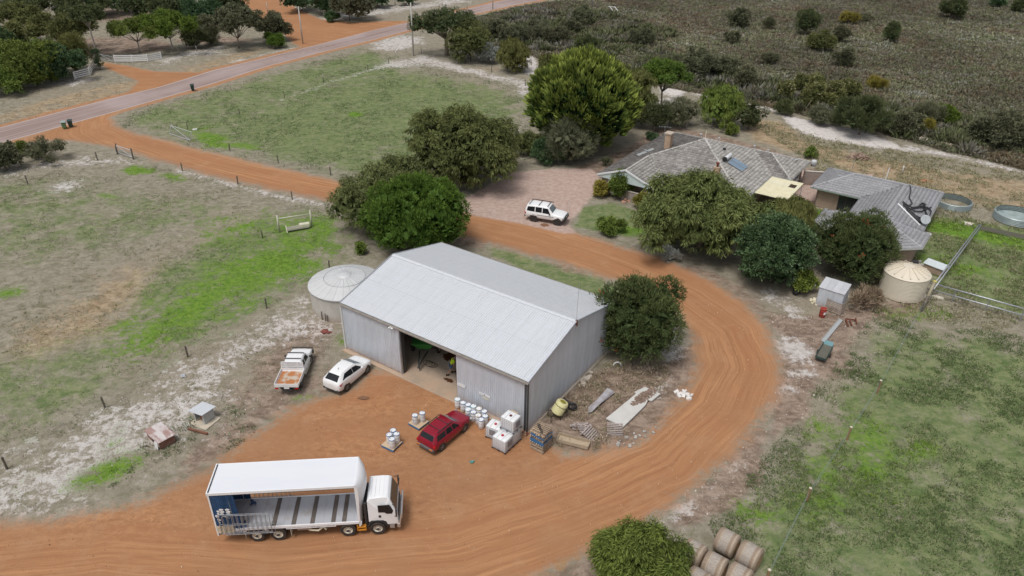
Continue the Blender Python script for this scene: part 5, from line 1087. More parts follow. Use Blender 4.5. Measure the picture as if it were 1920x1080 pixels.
def car(name, label, loc, rz, st, wb, paint, side_win, screen, rear, wr, tw, rim, lower=None, lowz=.42, cat='car', wspokes=5, group=None):
    """st: (x, half width, z bottom, z belt, half width roof, z top), x=0 rear axle"""
    r = thing(name, label, cat, loc, rz, group); m = MB()
    xs = []
    for a, b in zip(st, st[1:]):
        n = max(1, int((b[0] - a[0]) / .22)); xs += [a[0] + (b[0] - a[0]) * k / n for k in range(n)]
    xs.append(st[-1][0])
    def ring(x):
        hw, zb, zt, hr_, zz = interp(st, x)
        h = [(hw * .90, zb), (hw * .985, zb + .12), (hw, zb + (zt - zb) * .5), (hw * .985, zt - .06), (hw * .94, zt), (hr_ + (hw * .94 - hr_) * .08, zz - .09 * min(1, (zz - zt) / .3 + .15)), (hr_ * .9, zz - .015), (hr_ * .45, zz), (0, zz + .006)]
        return h
    k = 17
    for x in xs:
        h = ring(x); full = [(y, z) for y, z in h] + [(-y, z) for y, z in h[-2::-1]]
        m.v += [(x, y, z) for y, z in full]
    nx_ = len(xs)
    for i in range(nx_ - 1):
        for j in range(k - 1): m.f.append((i * k + j, (i + 1) * k + j, (i + 1) * k + j + 1, i * k + j + 1)); m.m.append(1 if (lower and j in (0, k - 2)) else 0)
        m.f.append((i * k, i * k + k - 1, (i + 1) * k + k - 1, (i + 1) * k)); m.m.append(1 if lower else 0)
    m.f.append(tuple(range(k))); m.m.append(0); m.f.append(tuple((nx_ - 1) * k + j for j in range(k))); m.m.append(0)
    body = m.build('body', [paint, lower or paint], r, smooth=True, auto=38)
    def sp(x, t, s, o=.012):
        hw, zb, zt, hr_, zz = interp(st, x); ya = hw * .94; yb = hr_ + (hw * .94 - hr_) * .08; za, zb2 = zt, zz - .09
        return (x, s * (ya + (yb - ya) * t + o), za + (zb2 - za) * t + o * .3)
    for s in (1, -1):
        for (x0, x1, xt0, xt1) in side_win:
            MB().poly([sp(x0, .08, s), sp(x1, .08, s), sp(xt1, .9, s), sp(xt0, .9, s)]).build('side_window', GLASS, r)
    def scr(x0, x1, nm, wa=.86, wb_=.9, g=GLASSL):
        h0 = interp(st, x0); h1 = interp(st, x1); xm = (x0 + x1) / 2; hm_ = interp(st, xm); mm = MB(); rows = []
        for x in (x0, x0 + (x1 - x0) * .5, x1):
            hh = interp(st, x); w0 = hh[3] * wb_ if hh[4] - hh[2] > .1 else hh[0] * wa
            sl = (h1[4] - h0[4]) / (x1 - x0 + 1e-9); nrm = Vector((-sl, 0, 1)).normalized() * .014
            rows.append([Vector((x, y, hh[4] - .015 * abs(y / max(w0, .1)) ** 2)) + nrm for y in (-w0, -w0 / 2, 0, w0 / 2, w0)])
        vs = [p for rw in rows for p in rw]; mm.add(vs, [(i * 5 + j, i * 5 + j + 1, i * 5 + 6 + j, i * 5 + 5 + j) for i in range(2) for j in range(4)]); return mm.build(nm, g, r, smooth=True)
    scr(*screen, 'windscreen'); 
    if rear: scr(*rear, 'rear_window', g=GLASS)
    for x in (0, wb):
        hw = interp(st, x)[0]
        for s in (1, -1):
            MB().lathe([(wr * 1.22, -.012), (wr * 1.22, .012)], 24, axis='y', c=(x, s * (hw * .985), wr * 1.02)).build('wheel_arch', TRIM, r); wheel(r, x, s * (hw - tw * .38), wr, tw, s, rim, wspokes)
    return r
def vloc(x, y, rz, hw): return (x - math.sin(rz) * hw, y + math.cos(rz) * hw, 0)
def lamps(r, xr, xf, hw, zr_, zf_, plate=True, red=LRED):
    for s in (1, -1):
        MB().box(xr - .02, xr + .12, s * (hw * .93) - .12, s * (hw * .93) + .04, zr_ - .1, zr_ + .12).build('tail_lamp', red, r)
        MB().box(xf - .16, xf + .02, s * (hw * .86) - .16, s * (hw * .86) + .05, zf_ - .08, zf_ + .07).build('headlight', LCLR, r)
    if plate: MB().box(xr - .045, xr - .02, -.19, .19, zr_ - .42, zr_ - .32).build('number_plate', WHITEP, r)
def mirrors(r, x, hw, z, mt):
    for s in (1, -1): MB().box(x - .05, x + .09, s * (hw + .02) - .0 * s, s * (hw + .2), z, z + .15).build('mirror', mt, r, bevel=.02)
# red wagon
hw = .85
w1 = car('station_wagon', 'dark red station wagon with grey bumpers parked beside the white drums', vloc(-4.883, 40.628, .933, hw), .933,
    [(-.86, .72, .42, .80, .70, .86), (-.80, .78, .32, .92, .70, .98), (-.74, .82, .3, .98, .66, 1.12), (-.45, .85, .28, 1.0, .62, 1.5), (-.2, .86, .26, 1.0, .62, 1.55), (.9, .87, .25, .98, .64, 1.58), (1.55, .87, .25, .97, .63, 1.55), (2.15, .86, .25, .98, .66, 1.12), (2.35, .85, .27, .96, .72, 1.02), (2.95, .82, .3, .88, .7, .93), (3.3, .74, .34, .78, .62, .82), (3.42, .66, .4, .66, .55, .7)],
    2.525, CARR, [(-.42, .5, -.28, .52), (.58, 1.22, .6, 1.18), (1.28, 1.98, 1.26, 1.52)], (2.12, 1.6), (-.72, -.48), .32, .2, ALLOY, GTRIM)
lamps(w1, -.84, 3.38, hw, .78, .68, red=LRED); mirrors(w1, 1.9, .86, .95, CARR)
MB().box(-.95, -.75, -.80, .80, .34, .60).build('rear_bumper', GTRIM, w1, bevel=.05); MB().box(3.28, 3.46, -.74, .74, .34, .56).build('front_bumper', GTRIM, w1, bevel=.05)
for s in (1, -1): MB().bar((-.15, s * .60, 1.63), (1.4, s * .60, 1.65), .045).build('roof_rail', TRIM, w1); MB().box(-.96, -.9, s * .6 - .14, s * .6 + .14, .5, .58).build('reflector', LORG, w1)
MB().box(.15, .2, -.58, .58, 1.585, 1.605).build('roof_seam', TRIM, w1); MB().box(1.0, 1.06, -.58, .58, 1.585, 1.605).build('roof_seam', TRIM, w1)
# white SUV
w2 = car('white_suv', 'clean white hatchback SUV parked at the left of the shed doorway', vloc(-13.038, 47.366, 1.087, .9), 1.087,
    [(-.88, .62, .42, .78, .56, .84), (-.86, .76, .36, .92, .66, 1.0), (-.78, .84, .32, 1.04, .70, 1.14), (-.62, .89, .3, 1.14, .66, 1.28), (-.3, .92, .28, 1.17, .60, 1.53), (0, .93, .26, 1.16, .58, 1.62), (.5, .93, .25, 1.12, .60, 1.67), (1.0, .93, .25, 1.06, .62, 1.68), (1.45, .93, .25, 1.02, .62, 1.62), (1.9, .92, .25, 1.0, .64, 1.38), (2.3, .91, .27, .98, .70, 1.14), (2.6, .89, .29, .97, .76, 1.06), (3.0, .86, .31, .92, .74, .99), (3.3, .78, .36, .80, .62, .86), (3.48, .62, .42, .66, .48, .70)],
    2.64, CARW, [(-.35, .95, .15, .95), (.98, 2.08, .98, 1.5)], (2.25, 1.52), (-.72, -.3), .34, .22, ALLOY, TRIM)
mirrors(w2, 1.85, .9, 1.02, CARW)
for s in (1, -1):
    MB().prism([(-.84, s * .62, .94), (-.72, s * .87, 1.0), (-.42, s * .925, 1.06), (-.70, s * .885, .86)], (0, s * .02, .0)).build('tail_lamp', LRED, w2); MB().box(3.1, 3.3, s * .66 - .1, s * .66 + .08, .72, .82).build('headlight', LCLR, w2)
MB().box(-.92, -.7, -.8, .8, .3, .46).build('rear_bumper', TRIM, w2, bevel=.05); MB().box(-.88, -.865, -.2, .2, .82, .92).build('number_plate', WHITEP, w2)
MB().bar((.2, 0, 1.66), (.3, 0, 1.75), .03).build('roof_antenna', TRIM, w2)
# ute
hw = .88
w3 = car('tray_ute', 'white dual cab utility with rusty steel tray parked on the grass', vloc(-16.708, 47.786, 1.573, hw), 1.573,
    [(.98, .84, .45, 1.12, .66, 1.5), (1.0, .86, .42, 1.12, .66, 1.72), (1.6, .88, .4, 1.12, .68, 1.77), (2.3, .88, .4, 1.1, .67, 1.75), (2.85, .88, .4, 1.1, .74, 1.22), (3.1, .87, .42, 1.08, .78, 1.13), (3.75, .84, .45, 1.0, .76, 1.04), (4.0, .78, .5, .9, .7, .92)],
    3.2, CARW, [(1.08, 1.66, 1.1, 1.66), (1.74, 2.6, 1.74, 2.28)], (2.82, 2.33), (.985, 1.0), .37, .25, ALLOY, TRIM, cat='utility truck')
mirrors(w3, 2.55, .9, 1.12, TRIM)
tr = MB().box(-1.15, .92, -.93, .93, .86, .95).build('tray', WHITEP, w3)
MB().box(-1.08, .80, -.86, .86, .951, .957).build('tray_floor', mat('rusty_tray', (.50, .44, .36), .7, c2=(.42, .15, .04), sc=1.4, amt=.95, det=8, thr=(.36, .5)), tr)
for nm, b in (('side_board', (-1.15, .92, -.95, -.91, .92, 1.18)), ('side_board', (-1.15, .92, .91, .95, .92, 1.18)), ('tail_board', (-1.18, -1.14, -.95, .95, .88, 1.18)), ('head_board', (.86, .92, -.93, .93, .95, 1.22))): MB().box(*b).build(nm, WHITEP, tr)
m = MB()
for z in (1.35, 1.5, 1.65): m.bar((.90, -.86, z), (.90, .86, z), .05)
for y in (-.88, -.45, .45, .88): m.bar((.90, y, 1.2), (.90, y * .97, 1.78), .06)
m.bar((.90, -.86, 1.78), (.90, .86, 1.78), .06); m.build('head_rack', WHITEP, w3)
for x in (1.35, 2.15): MB().bar((x, -.66, 1.84), (x, .66, 1.84), .06, .04).build('roof_bar', TRIM, w3)
m = MB(); m.tube([(3.95, -.86, .5), (4.12, -.85, .95), (4.14, .85, .95), (3.95, .86, .5)], .05, 6); m.box(3.95, 4.15, -.88, .88, .48, .75); m.build('bull_bar', TRIM, w3)
for s in (1, -1): MB().box(1.05, 2.75, s * .88 - .07, s * .88 + .07, .42, .48).build('side_step', mat('step_buff', (.5, .45, .36), .6), w3); MB().box(-.35, .5, s * .9 - .05, s * .9 + .05, .78, .85).build('mud_guard', WHITEP, w3)
MB().box(-1.2, 1.0, -.35, .35, .5, .62).build('chassis', TRIM, w3); MB().box(-1.2, -1.16, -.2, .2, .72, .84).build('number_plate', WHITEP, w3); MB().tube([(4.05, .3, 1), (4.05, .3, 2.3)], .01, 4).build('aerial', GALV, w3)
for s in (1, -1): MB().box(-1.2, -1.14, s * .78 - .12, s * .78 + .12, .7, .8).build('tail_lamp', LRED, w3)
# 4WD on the gravel
w4 = car('four_wheel_drive', 'white four wheel drive wagon with roof rack and black wheels on the gravel drive', vloc(2.38, 79.077, -.349, .95), -.349,
    [(-1.05, .86, .62, 1.15, .78, 1.25), (-1.0, .94, .55, 1.22, .76, 1.6), (-.88, .95, .52, 1.22, .74, 1.9), (-.3, .96, .5, 1.2, .73, 1.99), (1.3, .96, .5, 1.18, .74, 2.0), (1.75, .96, .5, 1.18, .73, 1.95), (2.25, .96, .5, 1.18, .8, 1.34), (2.45, .95, .5, 1.16, .84, 1.26), (3.3, .92, .55, 1.1, .82, 1.16), (3.6, .86, .6, 1.0, .76, 1.03)],
    2.85, CARW, [(-.85, .12, -.75, .12), (.2, .98, .2, .98), (1.06, 2.02, 1.06, 1.7)], (2.22, 1.8), (-1.0, -.9), .42, .30, ALLOYB, None)
lamps(w4, -1.05, 3.6, .92, 1.0, .9); mirrors(w4, 1.95, .96, 1.18, TRIM)
MB().box(-1.14, -.98, -.9, .9, .5, .72).build('rear_bumper', TRIM, w4, bevel=.04); m = MB().box(3.5, 3.75, -.92, .92, .55, .8).tube([(3.7, -.5, .8), (3.76, -.45, 1.15), (3.76, .45, 1.15), (3.7, .5, .8)], .04, 6); m.build('bull_bar', TRIM, w4)
for s in (1, -1):
    MB().lathe([(.001, .03), (.11, .025), (.11, -.06), (.001, -.06)], 12, axis='x', c=(3.8, s * .28, 1.0)).build('spot_lamp', LCLR, w4); MB().box(.42, 2.42, s * .955 - .02, s * .955 + .02, .92, .96).build('side_moulding', TRIM, w4)
for x in (-.6, .55, 1.6): MB().bar((x, -.72, 2.06), (x, .72, 2.06), .05).build('roof_bar', TRIM, w4)
MB().bar((-.7, .72, 2.07), (1.9, .72, 2.07), .07).build('awning', TRIM, w4); MB().tube([(3.72, .7, .9), (3.72, .7, 2.5)], .012, 4).build('aerial', WHITEP, w4)
# ---------------------------------------------------------------- the curtain sided truck
def truck():
    rz = .089; lx = -8.261 - math.sin(rz) * 1.25; ly = 32.917 + math.cos(rz) * 1.25
    r = thing('curtain_side_truck', 'white flatbed truck with raised white roof and open curtain sides on the red track', 'truck', (lx, ly, 0), rz)
    X0, X1 = -9.78, -.95; HT = 4.28; DK = 1.18
    WT = mat('truck_white', (.82, .83, .85), .4, c2=(.75, .76, .78), sc=.8, amt=.4, dust=(.35, 1.2)); ALU = mat('alloy_deck', (.47, .485, .52), .5, .15, c2=(.38, .33, .29), sc=1.3, amt=.6, det=8, thr=(.5, .72))
    DW = mat('dark_deck_timber', (.10, .085, .075), .8, c2=(.17, .14, .12), sc=4, amt=.7, stretch=(1, .4, 1)); BLUE = mat('blue_curtain', (.022, .085, .20), .6, c2=(.012, .05, .13), sc=3, amt=.7)
    MB().box(X0 + .02, X1 - .15, -1.19, 1.19, HT - .08, HT).build('roof', mat('roof_cover', (.74, .76, .80), .5, c2=(.68, .70, .75), sc=.7, amt=.5, stretch=(.3, 1, 1)), r)
    for s in (1, -1): MB().box(X0, X1 - .1, s * 1.19, s * 1.26, HT - .16, HT + .02).build('roof_rail', WT, r); MB().box(X0 + .1, X1 - .2, s * 1.17, s * 1.24, HT - .22, HT - .165).build('curtain_track', TRIM, r)
    MB().box(X0 - .04, X0 + .02, -1.26, 1.26, HT - .18, HT + .04).build('rear_header', WT, r); MB().box(X0 + .05, X0 + .1, -1.2, 1.2, HT + .001, HT + .03).build('roof_seal', TRIM, r)
    # deck: planks across
    b = [X0 + .05, -5.85 + 0, ]
    dk = MB().box(X0 + .05, X1, -1.17, 1.17, DK - .12, DK - .02).build('deck', ALU, r)
    strips = [-6.35, -5.15, -4.0, -2.72, -2.05]; xs = X0 + .06
    for q in strips + [X1 + .12]:
        w_ = q - .14
        n = max(1, round((w_ - xs) / .6)); st_ = (w_ - xs) / n
        for i in range(n): MB().box(xs + i * st_ + .006, xs + (i + 1) * st_ - .006, -1.16, 1.16, DK - .02, DK + .002 * (i % 2)).build('deck_plate', ALU, dk)
        if q in strips: MB().box(q - .13, q + .13, -1.16, 1.16, DK - .02, DK + .006).build('timber_strip', DW, dk)
        xs = q + .14
    for s in (1, -1):
        MB().box(X0 + .1, X1, s * 1.17, s * 1.25, DK - .14, DK + .04).build('side_coaming', WT, r)
        m = MB()
        for (a, c) in ((-9.6, -8.0), (-6.9, -6.7), (-5.6, -2.55), (-2.5 + 1.4, X1)):
            m.box(a, c, s * 1.2, s * 1.24, DK - .26, DK - .22)
            k = a
            while k < c: m.box(k, k + .05, s * 1.2, s * 1.24, DK - .22, DK - .14); k += .6
        m.build('tie_rail', WT, r)
    # front bulkhead with rounded air dam
    m = MB(); ny = 9; pz = [(DK - .35, .12), (1.9, .18), (2.7, .30), (3.3, .42), (3.9, .36), (4.2, .15), (4.3, -.02)]
    vs = []
    for z, bul in pz:
        for j in range(ny):
            y = -1.25 + 2.5 * j / (ny - 1); f = math.cos(y / 1.25 * math.pi / 2) ** .55; vs.append((X1 - .12 + bul * (.25 + .75 * f) * 1.25, y, z))
    for z, bul in pz:
        for j in range(ny): vs.append((X1 - .16, -1.25 + 2.5 * j / (ny - 1), z))
    n = len(pz) * ny; F = [(i * ny + j, i * ny + j + 1, (i + 1) * ny + j + 1, (i + 1) * ny + j) for i in range(len(pz) - 1) for j in range(ny - 1)]
    F += [tuple(q + n for q in f[::-1]) for f in F]; F += [(i * ny, (i + 1) * ny, (i + 1) * ny + n, i * ny + n) for i in range(len(pz) - 1)] + [(i * ny + ny - 1, (i + 1) * ny + ny - 1, (i + 1) * ny + ny - 1 + n, i * ny + ny - 1 + n) for i in range(len(pz) - 1)]
    F += [((len(pz) - 1) * ny + j, (len(pz) - 1) * ny + j + 1, (len(pz) - 1) * ny + j + 1 + n, (len(pz) - 1) * ny + j + n) for j in range(ny - 1)]
    m.add(vs, F); m.build('bulkhead', WT, r, smooth=True, auto=45)
    for s in (1, -1): MB().box(X1 - .2, X1 - .08, s * 1.18 - .06, s * 1.18 + .06, DK, HT - .1).build('front_post', WT, r)
    # rear frame and gathered curtains
    for s in (1, -1):
        MB().box(X0, X0 + .09, s * 1.2 - .05, s * 1.2 + .05, DK - .5, HT).build('rear_post', WT, r)
        MB().tube([(X0 + 1.15, s * 1.17, DK), (X0 + 1.15, s * 1.17, HT - .1)], .04, 8).build('curtain_pole', GALV, r)
        m = MB(); nn = 40; zs = [DK - .42, DK + .3, 2.2, 3.2, HT - .18]; vs = []
        for z in zs:
            for k in range(nn): t = k / (nn - 1); vs.append((X0 + .1 + t * 1.5 - .12 * t * (z - 1) / 3, s * (1.21 + .055 * math.sin(k * 1.9 + z * .4) * (1 if t > .35 else .4)), z))
        m.add(vs, [(i * nn + j, i * nn + j + 1, (i + 1) * nn + j + 1, (i + 1) * nn + j) for i in range(4) for j in range(nn - 1)]); cu = m.build('curtain', BLUE, r, smooth=True)
        if s < 0:
            LG = mat('logo_white', (.8, .8, .8), .5); yy = -1.295
            def pad(x, z, a, c, rot=0.0):
                q = MB(); P = [(x + a * math.cos(t + .3) * (1 if abs(math.cos(t)) < .8 else .9), yy, z + c * math.sin(t)) for t in (2 * math.pi * k / 12 for k in range(12))]
                P = [(x + (p[0] - x) * math.cos(rot) - (p[2] - z) * math.sin(rot), p[1], z + (p[0] - x) * math.sin(rot) + (p[2] - z) * math.cos(rot)) for p in P]
                q.prism(P, (0, .012, 0)); q.build('logo_mark', LG, cu)
            for x, z, a, c in ((.62, 2.95, .15, .085), (.64, 2.76, .16, .075), (.60, 2.58, .13, .07), (.98, 2.93, .15, .085), (1.0, 2.74, .16, .075), (.98, 2.56, .14, .07), (.42, 2.82, .09, .09), (.40, 2.62, .07, .09), (.30, 2.42, .12, .12), (.36, 2.12, .10, .11), (.34, 1.92, .05, .11)): pad(X0 + x, z, a, c, .25)
            MB().bar((X0 + .62, yy, 2.42), (X0 + 1.0, yy, 2.2), .012, .03).build('logo_mark', LG, cu)
            MB().prism([(X0 + .08, -1.31, 1.62), (X0 + 1.12, -1.31, 1.58), (X0 + 1.05, -1.32, .92), (X0 + .1, -1.32, .98)], (0, .01, 0)).build('canvas_patch', mat('buff_canvas', (.62, .56, .44), .7, c2=(.35, .3, .22), sc=4, amt=.6), cu)
    MB().box(X0 + .02, X0 + .06, -1.15, 1.15, DK - .1, HT - .2).build('rear_curtain', BLUE, r)
    # barred gates stowed along both rear sides
    for s, x0 in ((-1, X0 + .35), (1, X0 + .4)):
        for q in range(2):
            m = MB(); y = s * (1.36 + q * .10); a = x0 + q * .25; e = a + (3.0 if s < 0 else 3.6); z0, z1 = DK - .22 + (0 if s < 0 else .1), DK + 1.42
            P = [(a, y, z0 + .1), (a, y, z1 - .1), (a + .12, y, z1), (e, y - s * .0, z1 - (.06 if s < 0 else 0)), (e, y, z0)]
            m.tube([*P, (a, y, z0), (a, y, z0 + .12)], .022, 6); m.tube([(a, y, (z0 + z1) / 2), (e, y, (z0 + z1) / 2 - .04)], .018, 6)
            k = a + .28
            while k < e: m.tube([(k, y, z0), (k, y, z1 - .02)], .018, 5); k += .28
            m.build('side_gate', GALV, r)
    m = MB()
    for x, y in ((-7.95, .85), (-8.1, -.95)):
        rg_ = random.Random(int(x * 10)); P = [(x + rg_.uniform(-.22, .22), y + rg_.uniform(-.3, .3), DK + .05 + rg_.uniform(0, .2)) for _ in range(14)]; MB().tube(P, .035, 5).build('tie_strap', mat('blue_strap', (.03, .10, .22), .6, c2=(.12, .05, .08), sc=6), r)
    # chassis, wheels
    for s in (1, -1): MB().box(-9.5, 1.0, s * .42 - .04, s * .42 + .04, .72, .98).build('chassis_rail', TRIM, r)
    for x, dual in ((0, 0), (-1.85, 0), (-6.135, 1), (-7.435, 1)):
        for s in (1, -1):
            wheel(r, x, s * 1.12, .5, .28, s, RIMC, 0, .58)
            wr_ = r.children[-1]; q = MB(); q.lathe([(.10, s * .15), (.09, s * .19), (.001, s * .2)], 10, axis='y', c=(x, s * 1.12, .5), cap=False)
            for k in range(8 if not dual else 6): a = 2 * math.pi * k / 8; q.lathe([(.028, s * .055), (.028, s * .075)], 6, axis='y', c=(x + .19 * math.cos(a), s * 1.12, .5 + .19 * math.sin(a)))
            q.build('hub', STEELD, wr_)
            if dual: wheel(r, x, s * .80, .5, .26, -s, RIMC, 0, .58)
        MB().tube([(x, -1, .5), (x, 1, .5)], .07, 8).build('axle', TRIM, r)
    for x in (-8.12, -5.35):
        for s in (1, -1): MB().box(x - .02, x + .02, s * 1.0 - .22, s * 1.0 + .22, .32, .98).build('mud_flap', mat('mudflap', (.42, .40, .34), .7), r)
    MB().lathe([(.001, -5.0), (.26, -4.98), (.26, -4.1), (.001, -4.08)], 16, axis='x', c=(0, -.85, .72)).build('air_tank', GALV, r, smooth=True, auto=40)
    MB().tube([(-4.6, -.95, .75), (-4.2, -1.05, .55), (-3.7, -1.1, .52), (-3.4, -1.0, .7), (-3.2, -1.1, .55)], .07, 8).build('exhaust', CREAMP, r, smooth=True)
    ORG = mat('step_orange', (.62, .26, .03), .5); m = MB()
    for z in (.42, .68): m.box(-1.28, -.72, -1.25, -1.0, z, z + .05)
    for x in (-1.28, -.76): m.box(x, x + .05, -1.25, -1.2, .42, .9)
    m.build('access_step', ORG, r); MB().box(-.75, .45, -.42, .42, .98, 1.0).build('engine_cover', TRIM, r)
    MB().box(-.78, -.6, -1.0, 1.0, .9, 2.3).build('cab_back_gear', TRIM, r); MB().tube([(-.68, -1.05, .9), (-.68, -1.05, 2.6)], .09, 8).build('air_intake', TRIM, r)
    # cab
    m = MB(); prof = [(-.52, 1.0), (-.52, 2.75), (-.38, 2.88), (.4, 2.93), (.74, 2.90), (.88, 2.76), (1.21, 1.85), (1.28, 1.5), (1.30, .75), (.62, .75), (.55, 1.0), (.35, 1.13), (-.35, 1.13)]
    ws = {0: 1.16, 1: 1.08, 2: .98, 3: .95, 4: .95, 5: 1.02, 6: 1.15, 7: 1.17, 8: 1.15, 9: 1.17, 10: 1.17, 11: 1.17, 12: 1.17}
    k = len(prof); vs = [(x, ws[i], z) for i, (x, z) in enumerate(prof)] + [(x, -ws[i], z) for i, (x, z) in enumerate(prof)]
    cx = (.35, 1.8)
    for s in (0, 1):
        vs.append((cx[0], (1.17 if s == 0 else -1.17), cx[1]))
    F = [(i, (i + 1) % k, k + (i + 1) % k, k + i) for i in range(k)] + [(i, (i + 1) % k, 2 * k) for i in range(k)] + [(k + i, k + (i + 1) % k, 2 * k + 1) for i in range(k)]
    m.add(vs, F); cb = m.build('cab', WT, r, bevel=.03)
    MB().add([(.93, .93, 2.70), (.93, -.93, 2.70), (1.245, -1.08, 1.86), (1.245, 1.08, 1.86)], [(0, 1, 2, 3)]).build('windscreen', mat('truck_screen', (.045, .055, .05), .08, c2=(.09, .10, .09), sc=1.5, spec=.7), r)
    for z in range(4): MB().bar((-.3 + z * .25, -.8, 2.93), (-.3 + z * .25, .8, 2.93), .03, .02).build('roof_rib', WT, r)
    for s in (1, -1):
        MB().prism([(.12, s * 1.172, 2.45), (.84, s * 1.13, 2.42), (1.04, s * 1.172, 1.95), (.95, s * 1.182, 1.72), (.62, s * 1.184, 1.72), (.5, s * 1.184, 1.85), (.12, s * 1.184, 1.87)], (0, s * .012, 0)).build('side_window', GLASS, r)
        MB().box(.12, .26, s * 1.18 - .015, s * 1.18 + .015, 1.42, 1.6).build('door_handle', TRIM, r)
        mg = MB(); P = [(.62 * math.cos(t), .0, .5 + .66 * math.sin(t)) for t in [math.pi * (-.02 + 1.0 * q / 10) for q in range(11)]]
        for a, b_ in zip(P, P[1:]): mg.bar((a[0], s * 1.06, a[2]), (b_[0], s * 1.06, b_[2]), .34, .05)
        mg.build('mudguard', TRIM, r)
        mr = MB(); mr.tube([(1.0, s * 1.17, 2.5), (1.25, s * 1.38, 2.45), (1.25, s * 1.38, 1.6), (1.1, s * 1.2, 1.5)], .018, 5); mr.box(1.2, 1.28, s * 1.38 - .12, s * 1.38 + .12, 1.75, 2.3); mr.build('mirror', TRIM, r)
        MB().box(.75, 1.05, s * 1.05 - .12, s * 1.05 + .12, .42, .72).build('cab_step', GALV, r); MB().box(1.28, 1.36, s * .95 - .16, s * .95 + .16, .8, 1.0).build('headlight', LCLR, r)
    MB().box(1.2, 1.42, -1.18, 1.18, .42, .78).build('bumper', mat('bumper_alloy', (.5, .48, .47), .35, .6, c2=(.4, .3, .25), sc=3), r, bevel=.04)
    MB().box(1.30, 1.33, -.85, .85, 1.05, 1.55).build('grille', TRIM, r)
    m = MB(); m.tube([(1.38, -1.05, .7), (1.5, -1.0, 1.45), (1.5, 1.0, 1.45), (1.38, 1.05, .7)], .05, 8); m.tube([(1.5, -1.0, 1.1), (1.5, 1.0, 1.1)], .04, 8)
    for y in (-.5, 0, .5): m.tube([(1.46, y, .7), (1.5, y, 1.45)], .035, 6)
    m.build('bull_bar', mat('polished_bar', (.7, .71, .73), .2, .7), r)
    m = MB(); m.tube([(1.1, -.7, 2.85), (1.3, -.6, 2.9), (1.4, .6, 2.9), (1.1, .9, 2.85)], .02, 5); m.build('visor_wiper', TRIM, r)
    return r
truck()
# ================================================================ props
WOOD = mat('weathered_timber', (.40, .33, .27), .85, c2=(.24, .19, .15), sc=3, amt=.8, stretch=(1, 1, .4), orv=.2, bump=.01); WOODD = mat('dark_post_timber', (.11, .10, .08), .9, c2=(.2, .17, .13), sc=4, amt=.8, orv=.1)
WOODP = mat('pallet_timber', (.50, .38, .27), .85, c2=(.30, .22, .16), sc=3, amt=.7, orv=.4); WOODG = mat('greyed_pallet', (.44, .38, .36), .9, c2=(.28, .23, .21), sc=3, amt=.7, orv=.15); WBLUE = mat('blue_pallet_paint', (.04, .17, .38), .6, c2=(.13, .22, .32), sc=3, amt=.7, orv=.15)
# --- white drums
DRW = mat('drum_white', (.76, .78, .80), .45, c2=(.62, .62, .62), sc=3, amt=.4, dust=(.35, .35)); LIDB = mat('drum_blue_rim', (.03, .14, .36), .4); LIDC = mat('drum_cyan_rim', (.25, .52, .62), .4); LIDO = mat('drum_tan_rim', (.55, .40, .26), .5)
def drum(label, p, rim, rg_, group, lab=None, rad=.215, h=.80):
    r = thing('chemical_drum', label, 'drum', p, rg_.uniform(0, 6), group)
    MB().lathe([(rad * .93, 0), (rad, .04), (rad, h * .33), (rad * 1.03, h * .35), (rad, h * .37), (rad, h * .66), (rad * 1.03, h * .68), (rad, h * .70), (rad, h * .93), (rad * .96, h * .97)], 20).build('drum_body', DRW, r, smooth=True, auto=50)
    MB().lathe([(rad * 1.0, h * .93), (rad * 1.06, h * .95), (rad * 1.06, h * .995), (rad * .96, h * 1.0), (rad * .95, h * .985)], 20, cap=False).build('rim', rim, r, smooth=True, auto=50)
    MB().lathe([(rad * .96, h * .985), (.001, h * .99)], 20, cap=False).build('lid', DRW, r)
    MB().lathe([(.03, 0), (.03, .02), (.001, .021)], 8, c=(rad * .6, 0, h * .985)).build('bung', BLACKP, r)
    m = MB(); n = 6; a0 = -1.2
    vs = [((rad + .006) * math.cos(a0 + k * .16), (rad + .006) * math.sin(a0 + k * .16), z) for z in (h * .42, h * .62) for k in range(n)]
    m.add(vs, [(k, k + 1, n + k + 1, n + k) for k in range(n - 1)]); m.build('drum_label', mat('drum_label_ink', (.30, .36, .50), .5, c2=(.6, .62, .66), sc=14, amt=.9), r)
    return r
rgd = random.Random(4); B_, C_, O_ = LIDB, LIDC, LIDO; g = 'white chemical drums along the shed wall'
for (px, py, rim, lb) in ((857.6, 748, C_, 'cyan rimmed drum nearest the doorway at the left end of the row'), (868.2, 754.4, B_, 'blue rimmed drum second from the doorway in the row by the wall'), (877.7, 758, B_, 'back row drum third from the doorway against the wall'), (887.8, 761, C_, 'cyan rimmed drum in the middle of the back row'), (898, 765.6, O_, 'tan rimmed drum in the back row'), (908, 770.5, B_, 'deep blue rimmed drum at the right end of the back row'),
        (877.6, 767.3, C_, 'pale cyan lidded drum behind the red car bonnet'), (887.4, 772.3, B_, 'blue rimmed drum in the front row beside the pale cyan one'), (896.4, 778.2, O_, 'tan lidded drum in the front row'), (909.6, 779.5, B_, 'blue rimmed drum at the right end of the front row nearest the tanks'), (902.0, 786, B_, 'foremost blue rimmed drum standing in front of the others')):
    drum(lb, G(px, py, .80) * 1 - Vector((0, 0, .80)), rim, rgd, g)
